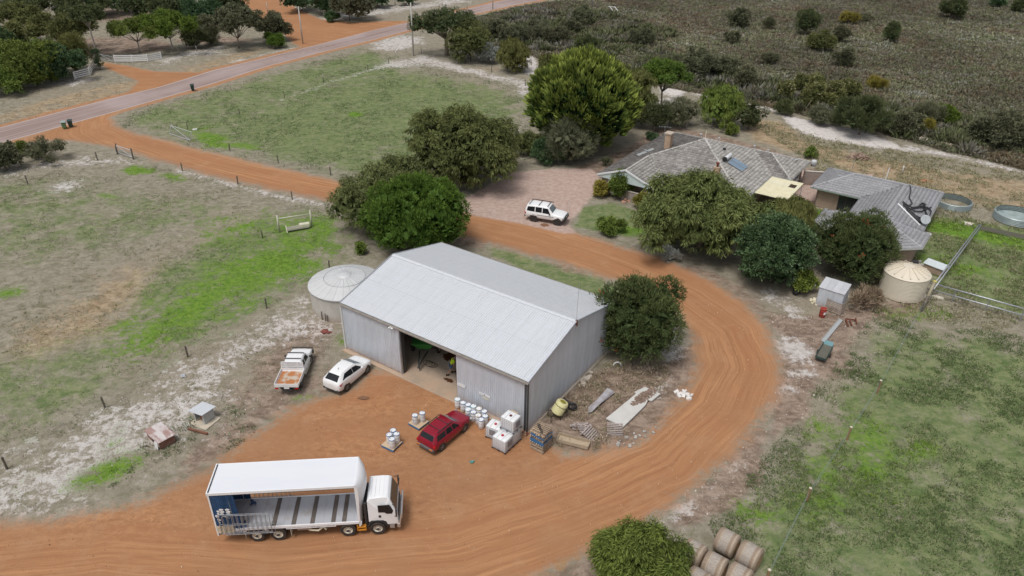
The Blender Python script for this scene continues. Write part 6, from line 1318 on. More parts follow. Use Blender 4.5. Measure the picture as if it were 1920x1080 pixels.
def pallet(label, loc, rz, mt, tilt=None, group=None, tw=1.16, n=7, name='timber_pallet'):
    r = thing(name, label, 'pallet', loc, rz, group)
    if tilt: r.rotation_euler = tilt
    first = None
    for k in range(n):
        y = -tw / 2 + .05 + k * (tw - .1) / (n - 1)
        if first is None: first = MB().box(-tw / 2, tw / 2, -.045, .045, 0, .02).build('deck_board', mt, r); o = first
        else: o = first.copy(); COL.objects.link(o)
        o.location = (0, y, .112); o.rotation_euler = (0, 0, rgd.uniform(-.012, .012))
    for x in (-tw / 2 + .09, 0, tw / 2 - .09): MB().box(x - .025, x + .025, -tw / 2 + .06, tw / 2 - .06, .02, .118).build('bearer', mat('shaded_bearer_wood', (.19, .14, .10), .9, c2=(.12, .09, .07), sc=4), r)  # bearers coloured darker to paint in the shade of the board gaps
    for y in (-tw / 2 + .05, 0, tw / 2 - .05): MB().box(-tw / 2, tw / 2, y - .05, y + .05, 0, .02).build('base_board', mt, r)
    return r
PLY = mat('plywood_sheet', (.55, .42, .28), .8, c2=(.45, .33, .22), sc=3)
def on_pallet(c, crn1, crn2, label, spots, lab, grp):
    p = G(*c); yw = YAW(G(*crn1), G(*crn2)); pl = pallet(label, p, yw, WBLUE, tw=1.14); MB().box(-.55, .55, -.55, .55, .139, .148).build('plywood_top', PLY, pl)
    for (px, py, lb) in spots: q = G(px, py, .95); drum(lb, (q.x, q.y, .15), LIDB, rgd, grp)
on_pallet((785, 794), (764.4, 796.7), (785.6, 808.4), 'blue edged pallet with two drums beside the red car', ((777.8, 778.2, 'left drum of the pair on the pallet beside the red car'), (791.5, 773.8, 'right drum of the pair on the pallet beside the red car')), None, 'drums on the pallets')
on_pallet((735, 834), (714, 835.6), (738.9, 847), 'pallet with four drums between the truck and the red car', ((736.7, 806.2, 'rear drum of the four on the pallet behind the truck'), (729.3, 814.4, 'left drum of the four on the pallet behind the truck'), (743.3, 812.9, 'right drum of the four on the pallet behind the truck'), (734.4, 822.7, 'front drum of the four on the pallet behind the truck')), None, 'drums on the pallets')
# --- intermediate bulk containers
IBW = mat('bulk_tank_plastic', (.78, .79, .80), .4, c2=(.70, .71, .72), sc=2); IBG = mat('bulk_cage', (.52, .53, .56), .35, .5)
def ibc(label, p, rz, cap, plates):
    r = thing('bulk_container', label, 'tank', p, rz, 'caged white bulk containers by the shed corner')
    MB().box(-1.17, -.03, .03, .97, .16, 1.12).build('tank', IBW, r, bevel=.07, seg=2, smooth=True, auto=50)
    for x in (-.82, -.38): MB().box(x - .015, x + .015, .06, .94, 1.12, 1.132).build('top_groove', mat('groove', (.45, .46, .48), .5), r)
    cg = MB()
    for k in range(6):
        z = .2 + k * .175; cg.tube([(-1.2, 0, z), (0, 0, z), (0, 1, z), (-1.2, 1, z), (-1.2, 0, z)], .012, 4, cap=False)
    for k in range(7): x = -1.2 + k * .2; cg.tube([(x, 0, .14), (x, 0, 1.1)], .011, 4); cg.tube([(x, 1, .14), (x, 1, 1.1)], .011, 4)
    for k in range(1, 5): y = k * .2; cg.tube([(0, y, .14), (0, y, 1.1)], .011, 4); cg.tube([(-1.2, y, .14), (-1.2, y, 1.1)], .011, 4)
    cg.build('cage', IBG, r, kind='stuff')
    MB().lathe([(.11, 1.125), (.11, 1.15), (.10, 1.17), (.001, 1.17)], 16, c=(-.6, .5, 0)).build('filler_cap', cap, r)
    for x in (-1.16, -.6, -.04):
        for y in (.04, .5, .96): MB().box(x - .05, x + .05, y - .05, y + .05, 0, .12).build('foot', TRIM, r)
    MB().box(-1.2, 0, 0, 1, .12, .15).build('base_frame', IBG, r)
    for s in plates:
        if s == 'r': MB().box(.014, .022, .3, .8, .42, .92).build('label_plate', mat('plate_grey', (.24, .24, .26), .5), r)
        if s == 'l': MB().box(-.85, -.35, -.022, -.014, .42, .92).build('label_plate', mat('plate_grey', (.24, .24, .26), .5), r)
    return r
yi = -.618; CR = mat('cap_red', (.45, .02, .05), .4); CRD = mat('cap_dark', (.12, .03, .03), .4)
ibc('front white bulk container with red cap standing nearest the camera', G(947.2, 852.2), yi, CR, ('r',))
q = G(963, 792, 2.32); ibc('lower bulk container under the stacked one at the shed corner', (q.x, q.y, 0), yi, CRD, ()); ibc('upper bulk container stacked on another at the shed corner', (q.x, q.y, 1.17), yi, CRD, ('r',))
q = G(936.5, 807, 1.16); ibc('left bulk container with dark red cap between drums and stack', (q.x, q.y, 0), yi + .12, CR, ('l',))
MB_ = MB().box(-.3, .3, -.2, .2, 0, .6); o = MB_.build('cardboard_box', mat('cardboard', (.55, .42, .27), .85, c2=(.45, .33, .2), sc=2)); q = shl(-1.0, -.4); o.location = (q.x, q.y, 1.0); o.rotation_euler = (0, 0, -.594); tag(o, 'brown cardboard panel propped behind the stacked bulk container', 'box')
# --- pallet stack at the shed corner
c0 = G(1018, 852); yp = YAW(G(992.7, 838.5), c0); cx = c0 + Vector((math.cos(yp) * -.58 - math.sin(yp) * .58, math.sin(yp) * -.58 + math.cos(yp) * .58, 0))
pA = pallet('lowest pallet of the tall stack beside the shed corner', cx, yp, WOODP, group='pallets stacked by the shed corner'); pB = None
names = ['second', 'third', 'fourth', 'fifth', 'sixth', 'seventh', 'eighth', 'ninth', 'tenth', 'eleventh']
for k in range(11):
    jx, jy, jr = rgd.uniform(-.05, .05), rgd.uniform(-.05, .05), rgd.uniform(-.05, .05); z = .142 * (k + 1); lb = ('topmost' if k == 10 else names[k] + ' lowest') + ' pallet of the tall stack beside the shed corner'
    if k in (4, 5, 8):
        if pB is None: pB = pallet('', (cx.x + jx, cx.y + jy, z), yp + jr, WBLUE, group='pallets stacked by the shed corner'); o = pB
        else: o = dup(pB, (cx.x + jx, cx.y + jy, z), yp + jr)
        o['label'] = 'blue painted ' + lb
    else: o = dup(pA, (cx.x + jx, cx.y + jy, z), yp + jr + (math.pi / 2 if k % 2 else 0)); o['label'] = 'bare timber ' + lb
m = MB(); zt = .142 * 12 + .02; P = [cx + Vector((-.3 + .05 * k, .45 - .18 * k + rgd.uniform(-.06, .06), zt + .03)) for k in range(6)] + [cx + Vector((-.1, -.62, zt - .2)), cx + Vector((-.05, -.66, zt - .5))]
m.tube(P, .035, 6); m.tube([p + Vector((.1, .02, .01)) for p in P], .03, 6); tag(m.build('ratchet_strap', BLACKP), 'black strap draped over the top pallet of the stack', 'strap')
def loose(px, py, rz, mt, tilt, lb): p = G(px, py); pallet(lb, p, 0, mt, tilt=(tilt[0], tilt[1], rz), group='grey pallets lying in the weeds')
loose(1108, 815, .95, WOODG, (.35, 0), 'greyed pallet leaning on rubble in the weeds'); loose(1153, 806, -.12, WOODG, (.12, -.05), 'greyed pallet at the lower end of the concrete panel'); loose(1096, 805, .3, WOODG, (.05, .25), 'broken pallet half hidden behind the leaning grey pallet')
# --- yellow spray tank
q = G(1037, 784); r = thing('spray_tank', 'pale yellow plastic spray tank behind the pallet stack', 'tank', q, .3)
YEL = mat('pale_yellow_plastic', (.72, .68, .38), .4, c2=(.55, .5, .2), sc=2); T = Matrix.Rotation(R(28), 4, 'Y') @ Matrix.Translation((0, 0, .55))
m = MB(); n = 24; pf = [(.01, 0), (.42, .01), (.48, .08), (.48, .95), (.42, 1.05), (.01, 1.08)]; vs = [T @ Vector((a * math.cos(2 * math.pi * k / n), a * math.sin(2 * math.pi * k / n), h)) for a, h in pf for k in range(n)]
m.add(vs, [(i * n + k, i * n + (k + 1) % n, (i + 1) * n + (k + 1) % n, (i + 1) * n + k) for i in range(len(pf) - 1) for k in range(n)]); m.build('tank_body', YEL, r, smooth=True, auto=40)
m = MB(); vs = [T @ Vector((a * math.cos(2 * math.pi * k / 16) - .05, a * math.sin(2 * math.pi * k / 16) - .05, h)) for a, h in ((.22, 1.07), (.22, 1.12), (.001, 1.12)) for k in range(16)]; m.add(vs, [(i * 16 + k, i * 16 + (k + 1) % 16, (i + 1) * 16 + (k + 1) % 16, (i + 1) * 16 + k) for i in range(2) for k in range(16)]); m.build('filler_lid', mat('olive_lid', (.28, .24, .03), .5), r)
m = MB(); m.tube([T @ Vector((.5 * math.cos(a), .5 * math.sin(a), .75)) for a in [2 * math.pi * k / 20 for k in range(21)]], .02, 5); m.build('strap_band', TRIM, r); m = MB()
for x, y in ((-.3, -.35), (.45, -.35), (-.3, .35), (.45, .35)): m.bar((x, y, 0), (x, y, .6), .05)
m.bar((-.3, -.35, .55), (.45, -.35, .55), .05); m.bar((-.3, .35, .55), (.45, .35, .55), .05); m.build('frame', TRIM, r)
# --- tyres and black hose coil
r = thing('tyre', 'black tyre leaning on the end wall of the shed', 'tyre', G(1051, 770), .9)
m = MB(); T = Matrix.Translation((0, 0, .5)) @ Matrix.Rotation(R(62), 4, 'X'); pf = [(.26, -.11), (.42, -.13), (.5, -.08), (.5, .08), (.42, .13), (.26, .11)]
vs = [T @ Vector((a * math.cos(2 * math.pi * k / 24), a * math.sin(2 * math.pi * k / 24), h)) for a, h in pf for k in range(24)]; m.add(vs, [(i * 24 + k, i * 24 + (k + 1) % 24, (i + 1) * 24 + (k + 1) % 24, (i + 1) * 24 + k) for i in range(5) for k in range(24)]); m.build('tyre_casing', TYRE, r, smooth=True); MB().add([T @ Vector((.25 * math.cos(2 * math.pi * k / 16), .25 * math.sin(2 * math.pi * k / 16), -.05)) for k in range(16)], [tuple(range(16))]).build('tyre_lining', BLACKP, r)
m = MB(); P0 = G(1073, 766); a0 = G(1056, 757); P = [a0 + Vector((0, 0, .6)), a0.lerp(P0, .35) + Vector((0, .1, .45)), a0.lerp(P0, .7) + Vector((.1, 0, .4)), P0 + Vector((0, 0, .12))] + [P0 + Vector((.32 * math.cos(k * .8), .3 * math.sin(k * .8), .1 + .012 * k)) for k in range(20)]; m.tube(P, .065, 7)
tag(m.build('rubber_hose', BLACKP, smooth=True), 'black rubber hose coiled in the weeds by the tyre', 'hose')
# --- corrugated sheets, concrete panel, timber trough
def flat(name, label, cat, pts, z, th, mt, **kw):
    P = [G(x, y, 0) + Vector((0, 0, z)) for x, y in pts]; m = MB(); m.prism(P, (0, 0, th), **kw); return tag(m.build(name, mt, bevel=.01), label, cat)
SH = [G(1103, 777), G(1103, 765), G(1143, 731.5), G(1153, 738)]; r = thing('corrugated_sheets', 'small stack of galvanised corrugated sheets lying in the weeds', 'roofing', SH[0], 0)
for lay in range(3):
    m = MB(); n = 30; vs = []
    for k in range(n): t = k / (n - 1); a = SH[0].lerp(SH[1], t) - SH[0]; b = SH[3].lerp(SH[2], t) - SH[0]; z = .12 + lay * .05 + .022 * math.sin(k * 1.5); vs += [(a.x + lay * .12, a.y, z), (b.x - lay * .1, b.y, z + .02)]
    m.add(vs, [(2 * k, 2 * k + 1, 2 * k + 3, 2 * k + 2) for k in range(n - 1)]); m.build('corrugated_sheet', ZINC_W, r)
pan = flat('precast_slab', 'long pale concrete panel with a heap of dirt lying beside the track', 'concrete slab', [(1136, 787), (1163, 765), (1192, 741), (1190, 737), (1209, 728), (1238, 741), (1222, 754), (1215, 752), (1210, 762), (1190, 782), (1168, 803)], .02, .14, mat('pale_panel', (.60, .59, .56), .85, c2=(.48, .47, .44), sc=1.4, amt=.5, det=8))
def heap(name, label, cat, c, a, b, h, n, mt, seed, size=(.06, .2), rz=0, elong=1, kind=None):
    rg_ = random.Random(seed); m = MB()
    for k in range(n):
        rr = rg_.random() ** .6; t = rg_.uniform(0, 6.283); x = a * rr * math.cos(t); y = b * rr * math.sin(t); z = h * (1 - rr) * rg_.uniform(.3, 1); s = rg_.uniform(*size)
        T = Matrix.Translation(Vector(c) + Matrix.Rotation(rz, 3, 'Z') @ Vector((x, y, z))) @ Matrix.Rotation(rg_.uniform(0, 6.28), 4, 'Z') @ Matrix.Rotation(rg_.uniform(-.6, .6), 4, 'Y'); m.box(-s * elong, s * elong, -s * .7, s * .7, -s * .5, s * .5, T=T)
    o = m.build(name, mt, kind=kind); return tag(o, label, cat)
heap('dirt_heap', 'small heap of brown dirt and litter on the concrete panel', 'dirt', G(1207, 747) + Vector((0, 0, .15)), 1.5, .45, .22, 260, mat('dirt_crumbs', (.22, .15, .115), .95, c2=(.35, .27, .22), sc=6, orv=.1), 5, (.03, .09), rz=.75, kind='stuff')
TA, TB = G(1046, 823), G(1104, 838); yt = YAW(TA, TB); r = thing('timber_trough', 'weathered plywood trough lying on the ground right of the pallet stack', 'trough', (TA + TB) / 2, yt); Lh = (TB - TA).length / 2
PT = mat('weathered_ply', (.47, .38, .27), .85, c2=(.34, .27, .2), sc=2, amt=.7, stretch=(.5, 2, 1))
MB().box(-Lh, Lh, -.36, .36, .05, .08).build('trough_floor', PT, r)
for s in (1, -1): MB().box(-Lh, Lh, s * .36 - .02, s * .36 + .02, .04, .34).build('trough_side', PT, r); MB().box(s * Lh - .02, s * Lh + .02, -.34, .34, .04, .26).build('trough_end', PT, r)
heap('scrap_timber', 'broken grey boards and rubble behind the leaning pallet', 'scrap', G(1088, 802), .7, .5, .25, 16, WOODG, 9, (.05, .12), elong=3)
heap('rusty_scrap', 'little heap of rusty fittings at the foot of the shed corner', 'scrap', G(985, 812), .35, .25, .12, 18, RUST, 2, (.03, .08)); heap('rubble', 'pale stone rubble along the foot of the shed end wall', 'rubble', G(1098, 712), 1.4, .3, .22, 22, mat('pale_stone', (.62, .55, .47), .9, c2=(.45, .38, .3), sc=3, orv=.1), 12, (.08, .2), rz=1.0)
heap('white_rubble', 'white broken stones on the inner edge of the track', 'rubble', G(1284, 740), .8, .55, .1, 26, mat('white_stone', (.74, .71, .69), .9), 13, (.06, .2)); heap('teal_rag', 'small teal rag on the dirt in front of the containers', 'rag', G(886, 866), .16, .1, .05, 6, mat('teal', (.12, .30, .27), .8), 14, (.05, .09)); heap('stone', 'pale stones on the track verge right of the trough', 'stone', G(1190, 822), 2.2, .5, .05, 18, mat('grey_stone', (.42, .40, .37), .9), 15, (.05, .14), rz=.6)
heap('red_sacks', 'dull red plastic sheet on the ground left of the shed', 'plastic', G(613, 622), .45, .3, .06, 12, mat('dull_red', (.20, .05, .04), .8, c2=(.35, .15, .12), sc=5), 16, (.1, .2)); heap('white_bag', 'crumpled white bag in the sand left of the ute', 'bag', G(341, 705), .3, .15, .08, 8, mat('bag_white', (.6, .62, .66), .6, c2=(.2, .22, .26), sc=8), 17, (.06, .12))
m = MB(); m.tube([G(1157, 688) + Vector((.35 * math.cos(a), 0, .5 * math.sin(a))) for a in [math.pi * k / 10 for k in range(11)]], .05, 6); tag(m.build('white_hoop', WHITEP, smooth=True), 'small white hoop standing in dirt behind the shed', 'hoop')
# --- pump kennel and rusty hutch
def kennel():
    a, b, c = G(367, 789.5), G(385.5, 796.5), G(404, 782.5); yk = YAW(a, b); w_ = (b - a).length; d_ = (c - b).length
    r = thing('tin_kennel', 'small silver tin kennel with skillion roof and reddish pump inside', 'kennel', a, yk); t = .03
    flat_ = MB().box(-.25, w_ + .45, -.45, d_ + .15, -.04, .02).build('concrete_base', mat('buff_concrete', (.56, .49, .38), .9, c2=(.44, .40, .33), sc=2, amt=.7), r, bevel=.02)
    MW = mat('kennel_tin', (.50, .52, .53), .45, .2, c2=(.4, .42, .43), sc=2, stretch=(4, 4, 1))
    def rib(name, p0, p1, z0, za, zb): 
        m = MB(); p0, p1 = Vector(p0), Vector(p1); n = int((p1 - p0).length / .06); vs = []; nn = (p1 - p0).normalized().cross(Vector((0, 0, 1)))
        for k in range(n + 1): u = k / n; p = p0.lerp(p1, u) + nn * (.012 * (k % 2)); vs += [(p.x, p.y, z0), (p.x, p.y, za + (zb - za) * u)]
        m.add(vs, [(2 * k, 2 * k + 2, 2 * k + 3, 2 * k + 1) for k in range(n)]); m.build(name, MW, r)
    rib('side_sheet', (w_, 0, 0), (w_, d_, 0), .05, 1.02, .88); rib('side_sheet', (0, d_, 0), (0, 0, 0), .05, .88, 1.02); rib('back_sheet', (w_, d_, 0), (0, d_, 0), .05, .88, .88)
    MB().box(0, .1, -.02, .02, .05, 1.0).build('front_jamb', MW, r); MB().box(w_ - .16, w_, -.02, .02, .05, 1.0).build('front_jamb', MW, r); MB().box(0, w_, -.02, .02, .93, 1.02).build('lintel', MW, r)
    MB().prism([(-.22, -.25, 1.09), (w_ + .15, -.25, 1.09), (w_ + .15, d_ + .2, .93), (-.22, d_ + .2, .93)], (0, 0, .03)).build('roof_sheet', ZINC_R, r)
    pm = MB().lathe([(.001, .1), (.17, .12), (.19, .3), (.12, .42), (.001, .5)], 12, c=(w_ * .45, .35, .05)).build('pump', mat('pump_red', (.34, .10, .05), .6, c2=(.2, .07, .04), sc=5), r, smooth=True); MB().lathe([(.001, .05), (.13, .06), (.13, .5), (.001, .6)], 12, c=(w_ * .7, .3, .05)).build('pressure_vessel', mat('pump_red', (.34, .10, .05), .6), r, smooth=True)
kennel()
a, b = G(353, 805), G(389, 814.5); MBx = MB().box(0, (b - a).length, -.07, .07, 0, .14); o = MBx.build('timber_beam', mat('red_beam', (.22, .09, .055), .85, c2=(.12, .07, .05), sc=4)); o.location = a; o.rotation_euler = (0, 0, YAW(a, b)); tag(o, 'dark red timber beam on the ground in front of the kennel', 'beam')
def hutch():
    a, b, c = G(302, 843), G(330, 828), G(272, 822); yk = YAW(a, b); w_ = (b - a).length; d_ = (c - a).length; r = thing('rusty_hutch', 'collapsing rusty tin hutch with stained white lid in the sand', 'hutch', a, yk)
    RB = mat('rust_brown_sheet', (.20, .085, .06), .8, c2=(.32, .2, .16), sc=3, amt=.7); T = lambda x, y, z: (x, y, z)
    MB().box(0, w_, 0, .03, 0, .62).build('side_sheet', RB, r); MB().box(w_ - .03, w_, 0, d_, 0, .6).build('side_sheet', RB, r); MB().box(.0, w_, d_ - .03, d_, 0, .58).build('side_sheet', RB, r); MB().box(0, .03, d_ * .62, d_, 0, .55).build('side_sheet', RB, r); MB().box(0, .03, 0, .15, 0, .6).build('side_sheet', RB, r)
    MB().prism([(-.12, -.1, .66), (w_ + .1, -.08, .66), (w_ + .08, d_ + .1, .60), (-.1, d_ + .12, .60)], (0, 0, .035)).build('lid', mat('stained_lid', (.58, .54, .53), .7, c2=(.30, .15, .12), sc=1.3, amt=.8, det=7, thr=(.42, .6), stretch=(2, .6, 1)), r)
    m = MB(); m.add([(-.05, .25, .62), (-.08, .55, .62), (-.22, .30, .1), (-.18, .05, .02), (-.12, .12, .35), (-.2, .45, .38)], [(0, 1, 5, 4), (4, 5, 2, 3)]); m.build('bent_sheet', mat('bent_white', (.66, .67, .68), .6, c2=(.5, .4, .36), sc=3), r)
hutch()
# --- person in hi-vis
def person():
    b = G(846, 702); r = thing('person', 'person in yellow high visibility shirt and blue shorts bending and walking inside the shed doorway', 'person', (b.x, b.y, .05), R(28))
    SK = mat('skin', (.42, .24, .16), .6); HV = mat('hi_vis_yellow', (.55, .85, .02), .6, c2=(.45, .7, .02), sc=4); SH_ = mat('blue_shorts', (.05, .15, .32), .7, c2=(.03, .09, .2), sc=5); DK_ = mat('dark_navy', (.015, .018, .03), .8); BT = mat('boot_leather', (.05, .03, .02), .7)
    # facing local +x, mid stride, leaning forward
    def skin(name, verts, edges, rad, mt, par, root=0, lv=1):
        me = bpy.data.meshes.new(name); me.from_pydata(verts, edges, []); me.materials.append(mt); o = bpy.data.objects.new(name, me); COL.objects.link(o); o.parent = par
        md = o.modifiers.new('skin', 'SKIN'); md.use_smooth_shade = True; md.use_x_symmetry = False
        for i, q in enumerate(rad): me.skin_vertices[0].data[i].radius = (q, q) if not hasattr(q, '__len__') else q
        me.skin_vertices[0].data[root].use_root = True; s_ = o.modifiers.new('sub', 'SUBSURF'); s_.levels = s_.render_levels = lv; return o
    V = [(0, 0, .92), (.10, 0, 1.12), (.24, 0, 1.36), (.32, 0, 1.47), (.38, 0, 1.56), (.43, 0, 1.66),   # pelvis spine neck head
         (.02, .10, .88), (.22, .11, .50), (.10, .11, .10), (.26, .11, .04),      # left leg
         (-.02, -.10, .88), (-.10, -.11, .50), (-.42, -.11, .18), (-.36, -.11, .04),  # right leg
         (.26, .20, 1.36), (.32, .27, 1.10), (.48, .24, .90), (.53, .23, .84), (.22, -.20, 1.36), (.14, -.27, 1.10), (.22, -.26, .86), (.25, -.26, .79)]
    E = [(0, 1), (1, 2), (2, 3), (3, 4), (4, 5), (0, 6), (6, 7), (7, 8), (8, 9), (0, 10), (10, 11), (11, 12), (12, 13), (2, 14), (14, 15), (15, 16), (16, 17), (2, 18), (18, 19), (19, 20), (20, 21)]
    Rd = [(.13, .11), (.125, .105), (.15, .11), .07, .055, .105, .085, .06, .04, .035, .085, .06, .04, .035, .055, .042, .03, .025, .055, .042, .03, .025]
    for w0, s in ((17, 1), (21, -1)):
        c = Vector(V[w0]); 
        for k in range(5):
            i = len(V); o_ = Vector((.01 + .012 * k - (.02 if k == 4 else 0), s * (-.03 + .015 * k), -.03)); V += [tuple(c + o_), tuple(c + o_ * 1.2 + Vector((.015, 0, -.05 - .008 * (2 - abs(k - 2)))))]; E += [(w0, i), (i, i + 1)]; Rd += [.009, .007]
    skin('body', V, E, Rd, SK, r, 0, 2)
    skin('shirt', [(.02, 0, .99), (.11, 0, 1.14), (.24, 0, 1.37), (.31, 0, 1.46), (.26, .21, 1.36), (.30, .25, 1.2), (.22, -.21, 1.36), (.16, -.25, 1.2)], [(0, 1), (1, 2), (2, 3), (2, 4), (4, 5), (2, 6), (6, 7)], [(.16, .14), (.155, .135), (.18, .14), .08, .075, .06, .075, .06], HV, r, 0, 2)
    skin('shorts', [(0, 0, .94), (.03, .10, .86), (.16, .11, .60), (-.02, -.10, .86), (-.08, -.11, .60)], [(0, 1), (1, 2), (0, 3), (3, 4)], [(.155, .135), .11, .085, .11, .085], SH_, r, 0, 2)
    skin('waistband', [(.0, 0, .97), (.03, 0, 1.03)], [(0, 1)], [(.165, .15), (.165, .15)], DK_, r, 0, 1)
    for x, y, z, yw in ((.16, .11, .03, 0), (-.38, -.11, .06, 0)): MB().box(-.11, .17, -.05, .05, 0, .09).box(-.10, .02, -.045, .045, .09, .2).build('boot', BT, r, bevel=.02).location = (x, y, z - .03)
    h = Vector((.43, 0, 1.66)); m = MB(); m.lathe([(.118, -.01), (.12, .04), (.10, .09), (.05, .12), (.001, .125)], 14, c=(h.x - .005, 0, h.z)); m.box(h.x + .08, h.x + .2, -.07, .07, h.z + .005, h.z + .02); m.build('cap', DK_, r, smooth=True, auto=40)
    m = MB(); m.lathe([(.001, -.02), (.018, 0), (.001, .03)], 6, c=(h.x + .108, 0, h.z - .03)); m.build('nose', SK, r)
    for s in (1, -1): MB().lathe([(.001, -.008), (.01, 0), (.001, .008)], 6, c=(h.x + .095, s * .035, h.z - .005)).build('eye', DK_, r); MB().box(h.x - .02, h.x + .02, s * .108 - .008, s * .108 + .008, h.z - .04, h.z + .02).build('ear', SK, r)
person()
# --- green spreader in the shed
_g = G(796, 640, 1.3); _g.z = .05; SPRL = _g
r = thing('fertiliser_spreader', 'green trailed spreader with drawbar parked inside the shed', 'farm machine', SPRL, -.594 - R(62)); GRN = mat('machine_green', (.07, .33, .07), .4, c2=(.05, .22, .05), sc=2)
m = MB(); a = .95; bq = .45; vs = [(-a, -a, 1.5), (a, -a, 1.5), (a, a, 1.5), (-a, a, 1.5), (-bq, -bq, .75), (bq, -bq, .75), (bq, bq, .75), (-bq, bq, .75)]; m.add(vs, [(0, 1, 5, 4), (1, 2, 6, 5), (2, 3, 7, 6), (3, 0, 4, 7), (4, 5, 6, 7)]); m.build('hopper', GRN, r); MB().prism([(-a, -a, 1.5), (a, -a, 1.5), (a, a, 1.5), (-a, a, 1.5)], (0, 0, .05)).build('hopper_cover', GRN, r, bevel=.03)
for s in (1, -1): wheel(r, -.3, s * 1.1, .42, .24, s, RIMC, 5)
m = MB(); m.bar((.5, .35, .6), (2.3, .04, .5), .1); m.bar((.5, -.35, .6), (2.3, -.04, .5), .1); m.bar((-.3, -1, .42), (-.3, 1, .42), .1); m.bar((2.2, 0, .52), (2.7, 0, .42), .12); m.bar((2.3, 0, .5), (2.3, 0, .0), .06); m.build('drawbar', STEELD, r); MB().box(-1.3, -1.02, .3, .8, 1.0, 1.5).build('control_box', GALV, r)
m = MB(); P = [shl(-11.6 + .5 * math.cos(k * .7) + k * .03, 2.3 + .35 * math.sin(k * .7), .08) for k in range(24)]; m.tube(P, .02, 5); tag(m.build('air_hose', TRIM), 'thin dark hose coiled on the shed floor', 'hose')
for k, (x, y, w_, d_, h_, c_, nm, lb) in enumerate(((-4, 9, 3, 2, 1.6, WOODP, 'storage_crate', 'large timber crate in the dark back of the shed'), (-15.5, 10.5, 2.5, 1.5, 1.2, STEELD, 'tool_bench', 'dark bench along the back of the shed'))):
    r = thing(nm, lb, 'crate' if k == 0 else 'bench', shl(x, y, .05), -.594)
    if k == 0:
        MB().box(0, w_, 0, d_, 0, .1).build('crate_base', c_, r)
        for i in range(8): MB().box(0, w_, -.02, .0, .12 + i * .19, .29 + i * .19).build('board', c_, r); MB().box(0, .02, 0, d_, .12 + i * .19, .29 + i * .19).build('board', c_, r)
    else:
        MB().box(0, w_, 0, d_, h_ - .06, h_).build('bench_top', c_, r)
        for a_ in (.05, w_ - .1):
            for b_ in (.05, d_ - .1): MB().box(a_, a_ + .08, b_, b_ + .08, 0, h_ - .06).build('leg', c_, r)
# --- cream tank, tin shed and things around them
fr = G(1683, 566); dv = Vector((fr.x, fr.y, 0)).normalized(); ctr = fr + dv * 2.12; r = thing('cream_water_tank', 'large cream plastic rainwater tank with ribbed conical top', 'water tank', ctr, 0); H = ZH(fr, 526)
CT = mat('cream_poly', (.70, .635, .52), .5, c2=(.64, .57, .46), sc=1, amt=.4, dust=(.25, .4)); pf = [(2.1, 0), (2.12, .05)]; z = .1
while z < H - .15: pf += [(2.12, z), (2.09, z + .05), (2.12, z + .1)]; z += .15
pf += [(2.12, H - .05), (2.16, H), (2.08, H + .06), (1.6, H + .26), (.9, H + .52), (.45, H + .62), (.001, H + .64)]
MB().lathe(pf, 48, cap=False).build('tank_shell', CT, r, smooth=True, auto=55)
for k in range(16):
    a = 2 * math.pi * k / 16 + .1; m = MB(); rr = (1.95, .55); m.prism([(rr[0] * math.cos(a - .035), rr[0] * math.sin(a - .035), H + .10), (rr[0] * math.cos(a + .035), rr[0] * math.sin(a + .035), H + .10), (rr[1] * math.cos(a + .05), rr[1] * math.sin(a + .05), H + .60), (rr[1] * math.cos(a - .05), rr[1] * math.sin(a - .05), H + .60)], (0, 0, .14)); m.build('roof_rib', CT, r)
MB().lathe([(.26, H + .38), (.26, H + .5), (.2, H + .52), (.001, H + .5)], 16, c=(1.1, 1.15, 0)).build('inlet_strainer', BLACKP, r)
rb = G(1537, 573); a_, b_ = G(1537.3, 537.5, 2.0), G(1583.5, 552, 2.0); yk = YAW(a_, b_); w_ = (b_ - a_).length; a_.z = 0
r = thing('tin_shed', 'small grey garden shed with skillion tin roof beside the dark tree', 'shed', a_, yk); d_ = 1.75
def rs(name, p0, p1, za, zb, mt=ZINC_W):
    m = MB(); p0, p1 = Vector(p0), Vector(p1); n = max(2, int((p1 - p0).length / .09)); vs = []; nn = (p1 - p0).normalized().cross(Vector((0, 0, 1)))
    for k in range(n + 1): u = k / n; p = p0.lerp(p1, u) + nn * (.015 * (k % 2)); vs += [(p.x, p.y, 0), (p.x, p.y, za + (zb - za) * u)]
    m.add(vs, [(2 * k, 2 * k + 2, 2 * k + 3, 2 * k + 1) for k in range(n)]); m.build(name, mt, r)
rs('wall_sheet', (0, 0, 0), (w_, 0, 0), 1.95, 1.95); rs('wall_sheet', (w_, 0, 0), (w_, d_, 0), 1.95, 2.2); rs('wall_sheet', (w_, d_, 0), (0, d_, 0), 2.2, 2.2); rs('wall_sheet', (0, d_, 0), (0, 0, 0), 2.2, 1.95)
for k in range(4): x0 = -.06 + k * (w_ + .12) / 4; MB().prism([(x0, -.08, 1.97), (x0 + (w_ + .12) / 4 - .012, -.08, 1.97), (x0 + (w_ + .12) / 4 - .012, d_ + .08, 2.24), (x0, d_ + .08, 2.24)], (0, 0, .025 + .004 * (k % 2))).build('roof_sheet', mat('tin_shed_roof', (.56, .57, .60), .5, .1, c2=(.48, .49, .52), sc=2, orv=.06), r)
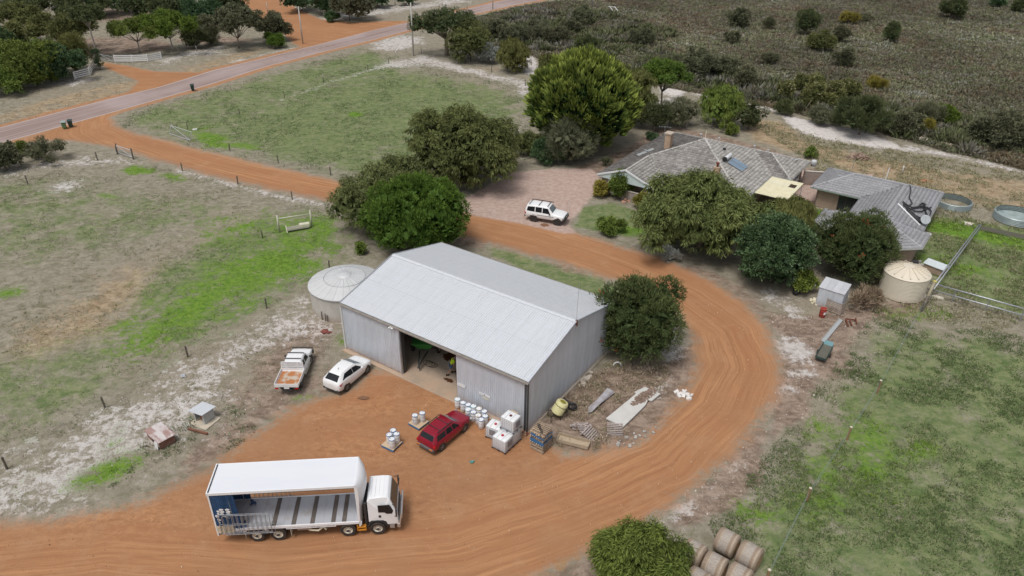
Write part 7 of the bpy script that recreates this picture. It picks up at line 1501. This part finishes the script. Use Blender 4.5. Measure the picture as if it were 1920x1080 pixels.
# upright crate of slats
a_, b_ = G(1546, 580), G(1575, 592); yk = YAW(a_, b_); w_ = (b_ - a_).length; r = thing('slatted_crate', 'weathered grey slatted crate standing against the tin shed', 'crate', a_, yk)
for k in range(7): MB().box(0, w_, -.02, 0, .05 + k * .17, .17 + k * .17).build('slat', WOOD, r); MB().box(w_ - .02, w_, 0, .8, .05 + k * .17, .17 + k * .17).build('slat', WOOD, r)
for x in (.02, w_ - .08): MB().box(x, x + .07, 0, .07, 0, 1.3).build('corner_post', WOOD, r); MB().box(x, x + .07, .75, .82, 0, 1.3).build('corner_post', WOOD, r)
r = thing('oil_drum', 'red steel drum with orange top beside the slatted crate', 'drum', G(1541, 593), 2.2); RD = mat('drum_red', (.33, .03, .025), .5, c2=(.22, .05, .03), sc=4, dust=(.3, .3))
MB().lathe([(.285, 0), (.29, .02), (.285, .28), (.30, .30), (.285, .32), (.285, .58), (.30, .6), (.285, .62), (.285, .87), (.30, .88)], 24).build('drum_body', RD, r, smooth=True, auto=50); MB().lathe([(.29, .88), (.27, .89), (.26, .87), (.001, .87)], 24, cap=False).build('lid', mat('rusty_lid', (.55, .17, .06), .7, c2=(.35, .12, .05), sc=5), r)
m = MB(); n = 7; vs = [(.298 * math.cos(-3.9 + k * .17), .298 * math.sin(-3.9 + k * .17), z) for z in (.32, .58) for k in range(n)]; m.add(vs, [(k, k + 1, n + k + 1, n + k) for k in range(n - 1)]); m.build('drum_label', WHITEP, r)
a_, b_ = G(1577, 600), G(1543, 641); o = MB().box(0, (b_ - a_).length, -.2, .2, 0, .06).box(0, (b_ - a_).length, -.2, -.17, .06, .16).box(0, (b_ - a_).length, .17, .2, .06, .16).build('steel_channel', mat('channel_grey', (.48, .50, .50), .5, .2)); o.location = a_; o.rotation_euler = (0, 0, YAW(a_, b_)); tag(o, 'long grey steel channel lying in front of the crate', 'channel')
m = MB()
for (p, q, s) in (((1585, 603), (1603, 602), 0), ((1585, 603), (1590, 613), 0), ((1603, 602), (1606, 609), 0), ((1591, 603), (1597, 612), 0)): m.bar(G(*p) + Vector((0, 0, .3)), G(*q) + Vector((0, 0, .12)), .1)
m.bar(G(1585, 603), G(1585, 603) + Vector((0, 0, .35)), .08); m.bar(G(1603, 602), G(1603, 602) + Vector((0, 0, .35)), .08); tag(m.build('rusty_trestle', RUST), 'rusty dark red steel frame on the ground near the channel', 'frame')
# barrow tray
A_, B2, C2, D2 = G(1530, 676), G(1543, 682), G(1558, 657), G(1544, 650); yk = YAW(A_, B2); r = thing('trailer_tray', 'dark green black trailer tray standing at the grass edge', 'trailer', (A_ + B2 + C2 + D2) / 4, YAW((A_ + B2) / 2, (C2 + D2) / 2)); Lh = ((A_ + B2) / 2 - (C2 + D2) / 2).length / 2; Wh = .42
DG = mat('dark_green_plastic', (.03, .06, .055), .5, c2=(.05, .08, .07), sc=4)
MB().box(-Lh, Lh, -Wh, Wh, .3, .34).build('tray_floor', mat('muddy_tray', (.11, .11, .09), .8, c2=(.2, .18, .13), sc=5), r)
for s in (1, -1): MB().box(-Lh, Lh, s * Wh - .025, s * Wh + .025, .3, .52).build('tray_side', DG, r); wheel(r, 0, s * (Wh + .12), .2, .1, s, ALLOYB, 0)
MB().box(-Lh - .02, -Lh + .02, -Wh, Wh, .3, .5).build('tray_side', DG, r); MB().prism([(Lh, -Wh, .3), (Lh, Wh, .3), (Lh + .25, Wh * .8, .62), (Lh + .25, -Wh * .8, .62)], (.02, 0, .02)).build('tray_nose', mat('teal_plastic', (.12, .27, .30), .5), r)
for (px, py, lb, mt, rr_) in ((1491, 552, 'black pot beside the dark glossy tree', BLACKP, .3), (1511, 339, 'black kettle barbecue by the courtyard wall', BLACKP, .4)):
    r = thing('black_pot', lb, 'pot', G(px, py), 0); MB().lathe([(rr_ * .7, 0), (rr_, .3), (rr_ * 1.05, .42), (rr_ * .95, .42), (rr_ * .8, .2), (.001, .15)], 16, cap=False).build('pot_body', mt, r, smooth=True)
    MB().tube([(rr_ * 1.05 * math.cos(a), rr_ * 1.05 * math.sin(a), .42) for a in [2 * math.pi * k / 16 for k in range(17)]], .02, 5).build('pot_rim', STEELD, r)
heap('white_sack', 'white sack lying beside the dark glossy tree', 'sack', G(1522, 535), .3, .15, .2, 9, WHITEP, 21, (.08, .16)); heap('white_sacks', 'pale sacks left of the tin shed foot', 'sack', G(1526, 566), .3, .5, .1, 10, CREAMP, 22, (.08, .2)); heap('white_lime', 'spilled white lime under the leaning post', 'lime', G(1749, 557), .9, .4, .06, 30, mat('lime', (.68, .63, .54), .9), 23, (.08, .22)); heap('washing_pile', 'pile of white rags beside the cottage corner', 'rags', G(1722, 495), .35, .6, .5, 24, mat('rags', (.6, .58, .54), .9, c2=(.25, .22, .2), sc=8), 24, (.06, .16))
# brick barbecue box with white lid
r = thing('brick_box', 'low brick enclosure with white sheet lid by the cottage corner', 'brick box', G(1729, 506), YAW(G(1729, 506), G(1759, 517)))
MB().box(0, 1.9, 0, .22, 0, .7).build('brick_wall', BRICK, r); MB().box(0, 1.9, .9, 1.1, 0, .7).build('brick_wall', BRICK, r); MB().box(0, .2, .22, .9, 0, .7).build('brick_wall', BRICK, r); MB().box(1.7, 1.9, .22, .9, 0, .7).build('brick_wall', BRICK, r); MB().prism([(-.1, -.1, .80), (2.05, -.1, .74), (2.05, 1.15, .88), (-.1, 1.15, .92)], (0, 0, .05)).build('lid_sheet', mat('lid_blue_white', (.62, .68, .70), .5), r)
# courtyard wall
a_, b_ = G(1503, 345), G(1546, 348); r = thing('courtyard_wall', 'brick courtyard wall joining the farmhouse and the cottage', 'wall', a_, YAW(a_, b_)); MB().box(0, (b_ - a_).length, 0, .22, 0, 1.75).build('brickwork', BRICKG, r); MB().box(-.02, (b_ - a_).length + .02, -.03, .25, 1.75, 1.82).build('coping', mat('coping', (.6, .57, .52), .8), r)
MB_ = MB(); MB_.lathe([(.35, 0), (.36, .6), (.3, .75), (.001, .8)], 14); o = MB_.build('gas_heater', mat('heater_grey', (.55, .56, .57), .5), smooth=True); o.location = (*hm.__matmul__(Vector((20.6, 20.2, 0)))[:2], 2.2); tag(o, 'grey round vent unit at the end of the farmhouse roof', 'vent')
# --- round corrugated stock tanks
def ring(label, c, rad, h, fill):
    r = thing('corrugated_ring_tank', label, 'stock tank', c, 0, 'open corrugated ring tanks'); pf = []; n = 5
    for k in range(n): z = k * h / n; pf += [(rad, z + .02), (rad + .13, z + h / n * .35), (rad + .13, z + h / n * .65), (rad, z + h / n * .98)]
    m = MB(); m.lathe(pf, 48, cap=False); m.lathe([(a - .03, z) for a, z in pf], 48, cap=False); m.build('ring_wall', mat('ring_green_zinc', (.38, .44, .43), .4, .35, c2=(.28, .34, .34), sc=3, amt=.6), r, smooth=True, auto=70)
    if fill: MB().lathe([(rad - .05, .25), (.001, .28)], 40, cap=False).build('pale_residue', mat('residue', (.36, .43, .42), .6, c2=(.22, .28, .27), sc=1.5, amt=.8), r)
c = G(1786, 385); ring('empty corrugated ring behind the cottage roof', c, 1.95, .75, False); c = G(1903, 412); ring('corrugated ring tank with pale residue at the right edge', c, 2.25, .9, True)
# --- hay bales
BM = NT('hay_bale'); P_ = BM.coord(); x_ = BM.xyz(P_); bandn = BM.noise(BM.comb(BM.math('MULTIPLY', x_[0], 3.2), 0, 0), 1.6, 2, .5); fib = BM.noise(BM.mapping(P_, (.6, 6, 6)), 5, 5, .8)
cc = BM.mix(BM.ss(bandn, .40, .56), (.48, .40, .31), (.33, .25, .185)); cc = BM.mix(BM.math('MULTIPLY', BM.ss(fib, .42, .62), .45), cc, (.19, .135, .095)); cc = BM.mix(BM.ss(BM.math('ABSOLUTE', BM.math('ADD', x_[0], .02)), .3, .2), cc, BM.mix(BM.ss(fib, .4, .65), (.46, .41, .36), (.30, .25, .21))); BM.bump(fib, .9, .04); HAY = BM.done(cc, .95)
HAYE = mat('hay_end', (.34, .22, .12), .95, c2=(.2, .13, .08), sc=5, amt=.8)
ax = YAW(G(1369.7, 1010, 1.2), G(1411, 1032, 1.2)); base = None
for i, (px, py, lb) in enumerate(((1365.7, 1006, 'rear bale nearest the grass, left one of the back pair'), (1408, 1031, 'right bale of the back pair of hay bales'), (1303, 1027, 'leftmost weathered hay bale behind the bush'), (1342, 1051, 'middle hay bale of the front row'), (1388, 1072, 'right hay bale of the front row at the bottom edge'), (1311, 1080, 'hay bale cut by the bottom edge beside the bush'))):
    q = G(px, py, 1.25)
    if base is None:
        base = thing('hay_bale', lb, 'hay bale', (q.x, q.y, .72), ax, 'round hay bales at the bottom edge')
        n = 40; pf = [(.001, -.63), (.66, -.63), (.73, -.59)] + [(.76 + .008 * math.sin(k * 2.1), -.55 + k * .069) for k in range(17)] + [(.73, .59), (.66, .63), (.001, .63)]
        MB().lathe(pf, n, axis='x', cap=False).build('bale_body', HAY, base, smooth=True, auto=60)
        m = MB()
        for s in (-1, 1): P = [(s * .632, (.02 + .56 * k / 90) * math.cos(k * .42), (.02 + .56 * k / 90) * math.sin(k * .42)) for k in range(91)]; m.tube(P, .012, 4)
        m.build('hay_swirl', HAYE, base)
    else: o = dup(base, (q.x, q.y, .72), ax + rgd.uniform(-.03, .03), lb); o.rotation_euler = (rgd.uniform(0, 3), 0, ax + rgd.uniform(-.03, .03))
# --- woodpile, debris along the heath
heap('woodpile', 'heap of split firewood and branches on the grass behind the cottage', 'woodpile', G(1609, 296), 1.7, .9, .8, 70, mat('firewood', (.36, .26, .20), .9, c2=(.15, .10, .08), sc=3, orv=.2, amt=.8), 31, (.07, .13), elong=4.5)
heap('brick_rubble', 'pinkish rubble pile at the edge of the heath', 'rubble', G(1771, 272), 1.5, .6, .3, 50, mat('pink_rubble', (.55, .42, .36), .9, c2=(.7, .62, .56), sc=5), 32, (.08, .22)); heap('branch_debris', 'pale debris left of the rubble pile in the scrub', 'debris', G(1733, 262), .8, .4, .3, 22, mat('pale_debris', (.6, .53, .46), .9), 33, (.07, .2), elong=2); heap('orange_debris', 'orange brown debris in the long grass behind the cottage', 'debris', G(1735, 340), .9, .5, .2, 30, mat('orange_debris', (.42, .22, .12), .9), 34, (.06, .15)); heap('pale_patch', 'patch of pale lime by the corrugated ring', 'lime', G(1816, 420), .6, .35, .1, 18, mat('lime', (.68, .63, .54), .9), 35, (.08, .2))
r = thing('white_rails', 'pair of white rails standing in the upper heath', 'rails', G(1150, 22), 0)
for dx in (0, 9): a_, b_ = G(1143 + dx, 12, .9), G(1150 + dx, 21); MB().bar(a_ - r.location, b_ - r.location, .14).build('rail', WHITEP, r)
a_, b_ = G(1140, 12, .9), G(1152, 13, .9); MB().bar(a_ - r.location, b_ - r.location, .12).build('rail', WHITEP, r)
# --- pipe rails on the right and the leaning post
def piperun(label, pts, zs, rad=.06, posts=()):
    r = thing('pipe_rail_fence', label, 'pipe fence', G(*pts[0]), 0); o = r.location
    base = [G(x, y, zs[0]) for x, y in pts]
    for z in zs: MB().tube([Vector((p.x, p.y, z)) - o for p in base], rad, 8).build('rail', GALV, r, smooth=True)
    for k in posts: p = base[0].lerp(base[1], k); MB().tube([Vector((p.x, p.y, 0)) - o, Vector((p.x, p.y, zs[0])) - o], rad * .8, 8).build('post', GALV, r)
piperun('galvanised double pipe rail running from the cream tank to the right edge', ((1722, 524), (1990, 598)), (1.3, .62), .075, (.02, .28, .52, .76, .98))
r = thing('pipe_rail_fence', 'galvanised twin pipes running from the leaning post to the mesh fence corner', 'pipe fence', G(1838, 432), 0); o = r.location
for d in (0, 4): a_, b_ = G(1836 + d * .9, 421 + d * .3, 1.3), G(1745 + d * 1.5, 541 + d * .2, 1.4); MB().tube([a_ - o, b_ - o], .07, 8).build('rail', GALV, r, smooth=True)
for k in (0, .5): p = G(1838, 421, 1.3).lerp(G(1747, 541, 1.4), k); MB().tube([Vector((p.x, p.y, 0)) - o, p - o], .07, 8).build('post', GALV, r)
r = thing('leaning_post', 'leaning timber strainer post with yellow tape at the pipe corner', 'post', G(1727, 583), 0); o = r.location; a_, b_ = Vector((0, 0, -.1)), G(1753, 528, 2.0) - o; mid = a_.lerp(b_, .5)
MB().tube([a_, mid], .15, 10, rs=[.16, .15]).build('post_butt', WOODD, r, smooth=True); MB().tube([mid, b_], .14, 10).build('post_shaft', mat('post_light', (.38, .34, .24), .85, c2=(.25, .22, .16), sc=4), r, smooth=True); MB().tube([b_ - (b_ - a_).normalized() * .1, b_ + (b_ - a_).normalized() * .04], .18, 10).build('tape_band', mat('yellow_tape', (.6, .52, .12), .6), r)
# mesh fence at the right
a_, b_ = G(1838, 432), G(1960, 458); r = thing('mesh_fence', 'low dark shade mesh fence below the ring tanks', 'fence', a_, YAW(a_, b_)); L = (b_ - a_).length
t = NT('shade_mesh'); MESHM = t.done(t.mix(t.noise(t.coord(), 20, 3), (.12, .115, .095), (.26, .24, .20)), .9)
MB().box(0, L, -.01, .01, .08, .6).build('mesh_panel', MESHM, r)
x = 0
while x < L: MB().tube([(x, .04, 0), (x, .04, 1.05)], .045, 6).build('fence_post', WOODD, r); x += 2.6
# --- wire fences
def fence(label, pts, hs=1.15, mt=WOODD, rad=.08, wires=3, cap=None, wcol=GALV, lean=0, group='wire fences of the paddocks'):
    P = [G(x, y) for x, y in pts]; r = thing('wire_fence', label, 'fence', P[0], 0, group)
    rg_ = random.Random(int(P[0].x * 7) + len(pts))
    tops = []
    for i, p in enumerate(P):
        t_ = p - P[0] + Vector((rg_.uniform(-.05, .05) + lean, rg_.uniform(-.04, .04), hs)); o = MB().tube([p - P[0] + Vector((0, 0, -.15)), t_], rad, 7).build('fence_post', mt, r, smooth=True, auto=40); tops.append(t_)
        if cap: MB().lathe([(rad * 1.15, -.02), (rad * 1.15, .03), (.001, .04)], 8, c=tuple(t_)).build('post_cap', cap, r)
    for k in range(wires):
        m = MB()
        for a, b, c_, d in zip(tops, tops[1:], P, P[1:]): f = 1 - k / max(wires, 1) * .8 - .06; m.bar((c_ - P[0]).lerp(a, f), (d - P[0]).lerp(b, f), .009)
        m.build('fence_wire', wcol, r)
    return r
fence('sparse post and wire fence running down the sandy strip left of the shed', ((618, 505), (500, 577), (352, 668), (197, 764), (13, 878)), 1.05); fence('fence line along the lower side of the orange drive', ((250, 298), (342, 320), (446, 345), (548, 374), (640, 396)), 1.1, wires=2)
fence('fence line along the paddock side of the orange drive', ((431, 283), (522, 305), (620, 328), (720, 352)), 1.1, wires=2); fence('fence line at the paddock edge beside the road', ((352, 243), (450, 215), (533, 182), (607, 155), (690, 132), (729, 119)), 1.0, rad=.06, wires=2); fence('fence along the sandy far edge of the paddock', ((775, 104), (859, 118), (922, 134), (985, 160), (1040, 190)), 1.1, wires=2)
fence('short fence beside the left roadside shrubs', ((183, 300), (52, 344), (-60, 372)), 1.1, wires=2); fence('fence behind the farmhouse by the weeping tree', ((1246, 240), (1287, 240), (1354, 243), (1598, 316), (1655, 335)), 1.2, rad=.05, mt=mat('grey_post', (.4, .37, .33), .8), wires=1)
fence('new fence with pale capped posts along the right hand field', ((1645, 735), (1588, 823), (1513, 938), (1436, 1092)), 1.15, mt=mat('treated_pine', (.34, .20, .10), .8, c2=(.24, .15, .08), sc=4), rad=.085, cap=mat('cap_pale', (.66, .58, .46), .7), wires=4, wcol=mat('green_wire', (.22, .28, .25), .6), lean=.02)
fence('fence from the leaning post to the first capped post', ((1727, 584), (1645, 735)), 1.1, wires=4, wcol=mat('green_wire', (.22, .33, .32), .5), rad=.07)
for (px, py, lb, h_) in ((492, 445, 'bent dark stake standing alone in the green paddock', 1.0), (1691, 325, 'white marker post behind the cottage', 1.1), (42, 168, 'pale post on the far roadside', 1.2), (100, 156, 'thin pale post below the dark blue green tree', 1.0), (369, 96, 'pale post under the bright roadside tree', 1.1), (335, 100, 'thin post between roadside trees', 1.0), (790, 100, 'short dark post beside the tall pale pole', 1.1), (300 * 1 + 442, 103, 'leaning white stake beside the tall pale pole', 1.2)):
    p = G(px, py); m = MB(); m.tube([(0, 0, -.1), (.02, 0, h_ * .6), (-.08 if 'bent' in lb else (.35 if 'leaning' in lb else 0), 0, h_)], .06, 7); o = m.build('marker_post', WHITEP if 'white' in lb else (WOODD if 'dark' in lb else mat('grey_post', (.4, .37, .33), .8)), smooth=True); o.location = p; tag(o, lb, 'post')
# --- gates
def gate(label, a, b, hs=1.15, lean=0.0, postm=WOODD, diag=1):
    a, b = G(*a), G(*b); r = thing('farm_gate', label, 'gate', a, YAW(a, b)); L = (b - a).length
    m = MB(); m.tube([(0, lean, hs), (L, lean, hs), (L, 0, .15), (0, 0, .15), (0, lean, hs)], .04, 6); m.build('gate_frame', mat('gate_tube', (.62, .63, .65), .4, .3), r); m = MB(); m.tube([(0, lean, hs) if diag > 0 else (0, 0, .15), (L, 0, .15) if diag > 0 else (L, lean, hs)], .03, 6); m.build('gate_brace', mat('gate_tube', (.62, .63, .65), .4, .3), r)
    m = MB()
    for k in range(1, 7): z = .15 + (hs - .15) * k / 7; m.bar((0, lean * k / 7, z), (L, lean * k / 7, z), .012)
    for k in range(1, 12): x = L * k / 12; m.bar((x, 0, .15), (x, lean, hs), .01)
    m.build('gate_mesh', GALV, r, kind='stuff')
    if postm:
        for x in (-.12, L + .12): MB().tube([(x, 0, -.1), (x, 0, hs + .25)], .1, 8).build('gate_post', postm, r)
gate('grey mesh farm gate between dark posts on the lower side of the drive', (222, 288), (249, 297), 1.2, diag=1); gate('leaning grey mesh gate at the paddock corner beside the drive', (318, 252), (357, 265), 1.25, .5, None, 1); gate('small wire gate at the farm entrance beside the white fence', (190, 112), (213, 117), 1.1, 0, None)
fence('short rail fence beside the lower farm gate', ((183, 300), (220, 289)), 1.15, wires=2)
# --- white rail fences
def wfence(label, pts):
    P = [G(x, y) for x, y in pts]; r = thing('white_rail_fence', label, 'fence', P[0], 0, 'white painted entrance fences')
    for i, p in enumerate(P): MB().box(-.09, .09, -.09, .09, 0, 1.42).build('fence_post', WHITEP, r).location = p - P[0]
    for a, b in zip(P, P[1:]):
        for k in range(4): z = .28 + k * .34; MB().bar(a - P[0] + Vector((0, -.1, z)), b - P[0] + Vector((0, -.1, z)), .05, .21).build('rail', WHITEP, r)
wfence('longer white timber rail fence right of the farm entrance', ((216, 116.5), (249, 116.5), (278, 115.5), (303, 110.5))); wfence('shorter bent white timber rail fence left of the farm entrance', ((141, 149), (169, 141.5), (179.5, 126.5)))
# --- wheelie bins
def bin_(label, px, py, body, lid):
    r = thing('wheelie_bin', label, 'bin', G(px, py), R(20), 'wheelie bins on the road edge'); m = MB(); a, b, c_, d = .30, .34, .22, .25
    m.add([(-c_, -d, .06), (c_, -d, .06), (c_, d, .06), (-c_, d, .06), (-a, -b, .98), (a, -b, .98), (a, b, .98), (-a, b, .98)], [(0, 1, 5, 4), (1, 2, 6, 5), (2, 3, 7, 6), (3, 0, 4, 7), (0, 3, 2, 1), (4, 5, 6, 7)]); m.build('bin_body', body, r, bevel=.03); MB().prism([(-a - .04, -b - .05, 1.0), (a + .04, -b - .05, 1.0), (a + .04, b + .05, 1.08), (-a - .04, b + .05, 1.08)], (0, 0, .05)).build('lid', lid, r, bevel=.02)
    for s in (1, -1): MB().lathe([(.001, -.04), (.11, -.04), (.11, .04), (.001, .04)], 12, axis='x', c=(s * .22, d + .05, .11)).build('wheel', TYRE, r)
    MB().tube([(-.22, b + .08, .95), (.22, b + .08, .95)], .025, 6).build('handle', TRIM, r)
DKG = mat('bin_dark_green', (.02, .05, .045), .5); LG_ = mat('bin_green', (.10, .22, .11), .5); bin_('lone dark green bin on the near edge of the road', 362, 170, DKG, DKG); bin_('lighter green bin with pale lid beside the junction', 121.5, 241, LG_, mat('bin_pale_lid', (.3, .38, .36), .5)); bin_('dark green bin right of the lighter one at the junction', 133.5, 238, DKG, DKG)
# --- power poles
def pole(label, px, py, top, rad=.14, arm=True):
    p = G(px, py); h_ = ZH(p, top) if top > -400 else 11; r = thing('power_pole', label, 'power pole', p, R(-24)); PM = mat('pole_grey', (.50, .49, .46), .8, c2=(.38, .36, .33), sc=2, amt=.6)
    MB().tube([(0, 0, -.2), (0, 0, h_)], rad, 10, rs=[rad * 1.15, rad * .8]).build('pole', PM, r, smooth=True)
    if arm:
        MB().box(-.9, .9, -.06, .06, h_ - .5, h_ - .38).build('cross_arm', WOODD, r)
        for x in (-.8, 0, .8): MB().lathe([(.04, h_ - .38), (.07, h_ - .3), (.03, h_ - .2)], 8, c=(x, 0, 0)).build('insulator', WHITEP, r)
pole('grey power pole beside the dirt road junction', 568, 81, 12); pole('tall pale power pole at the paddock corner', 775.5, 104, 5, .16); pole('power pole on the far side of the sealed road', 924, 17, -22, arm=True); pole('white pole in the heath above the bushes', 1110.5, 12, -30, .16); pole('thin dark pole left of the junction trees', 484, 47, 18, .1, False); pole('thin pole behind the junction tree', 502, 23, 4, .1, False); pole('pole standing before the dark bushes at the junction', 607, 30, 6, .12, False); pole('white pole at the top edge above the tall power pole', 741, 9, -10, .13, False)
# --- timber rubbing frame with trough
o_ = G(524, 434); r = thing('timber_goalpost', 'pale timber goal like frame with low trough in the green paddock', 'frame', o_, 0); PALE = mat('pale_timber', (.58, .56, .47), .8, c2=(.45, .43, .36), sc=3)
pl_, pr_ = Vector((0, 0, 0)), G(585, 424.8) - o_; hl = ZH(o_, 404); MB().tube([pl_, pl_ + Vector((0, 0, hl))], .11, 8, rs=[.13, .09]).build('post', PALE, r, smooth=True); MB().tube([pr_, pr_ + Vector((0, 0, hl * 1.02))], .11, 8, rs=[.13, .09]).build('post', PALE, r, smooth=True); MB().tube([Vector((0, 0, hl * .8)), pr_ + Vector((0, 0, hl * .8))], .06, 8).build('top_rail', PALE, r, smooth=True)
a_, b_ = G(538, 434) - o_, G(580, 427) - o_; d = (b_ - a_).normalized(); sd2 = Vector((-d.y, d.x, 0)) * .24
MB().prism([a_ - sd2 + Vector((0, 0, .1)), a_ + sd2 + Vector((0, 0, .1)), b_ + sd2 + Vector((0, 0, .1)), b_ - sd2 + Vector((0, 0, .1))], (0, 0, .1)).build('trough_base', mat('grey_trough', (.33, .31, .28), .9), r)
for s in (1, -1): MB().bar(a_ + sd2 * s + Vector((0, 0, .3)), b_ + sd2 * s + Vector((0, 0, .3)), .06, .22).build('trough_side', PALE, r)
MB().bar(a_ - sd2 * 1.5 + Vector((0, 0, .0)), a_ + sd2 * 1.5 + Vector((0, 0, .55)), .1).build('end_board', PALE, r); q = a_.lerp(b_, .8); MB().tube([q - d * .55 + Vector((0, 0, .5)), q + d * .55 + Vector((0, 0, .5))], .24, 12).build('float_drum', mat('float_cream', (.66, .64, .5), .6), r, smooth=True, auto=40)
def puddle(px, py, a, b, mt, label, nm='wet_patch'):
    rg_ = random.Random(px); c = G(px, py); m = MB(); m.poly([(c.x + a * math.cos(t) * rg_.uniform(.7, 1.1), c.y + b * math.sin(t) * rg_.uniform(.7, 1.1), .012) for t in (2 * math.pi * k / 18 for k in range(18))]); o = m.build(nm, mt, kind='structure')
STN = mat('damp_earth', (.22, .11, .06), .7, c2=(.15, .08, .05), sc=5); puddle(1021, 422, .55, .5, STN, 'x'); puddle(682, 746, .5, .25, STN, 'x'); puddle(849, 735, 1.0, .28, mat('damp_slab', (.22, .12, .07), .5), 'x')
for k, (px, py, a, b) in enumerate(((605, 422, .9, .6), (640, 426, 1.3, .8))): pass
heap('roadside_rubble', 'white scrap by the paddock gate corner', 'scrap', G(366, 243), .5, .3, .1, 12, WHITEP, 41, (.06, .14)); heap('terracotta_urn', 'terracotta and white ornaments in front of the house wall', 'ornaments', G(1172, 378), .5, .25, .5, 14, mat('terracotta', (.48, .25, .17), .8, c2=(.6, .5, .42), sc=6), 42, (.08, .2))
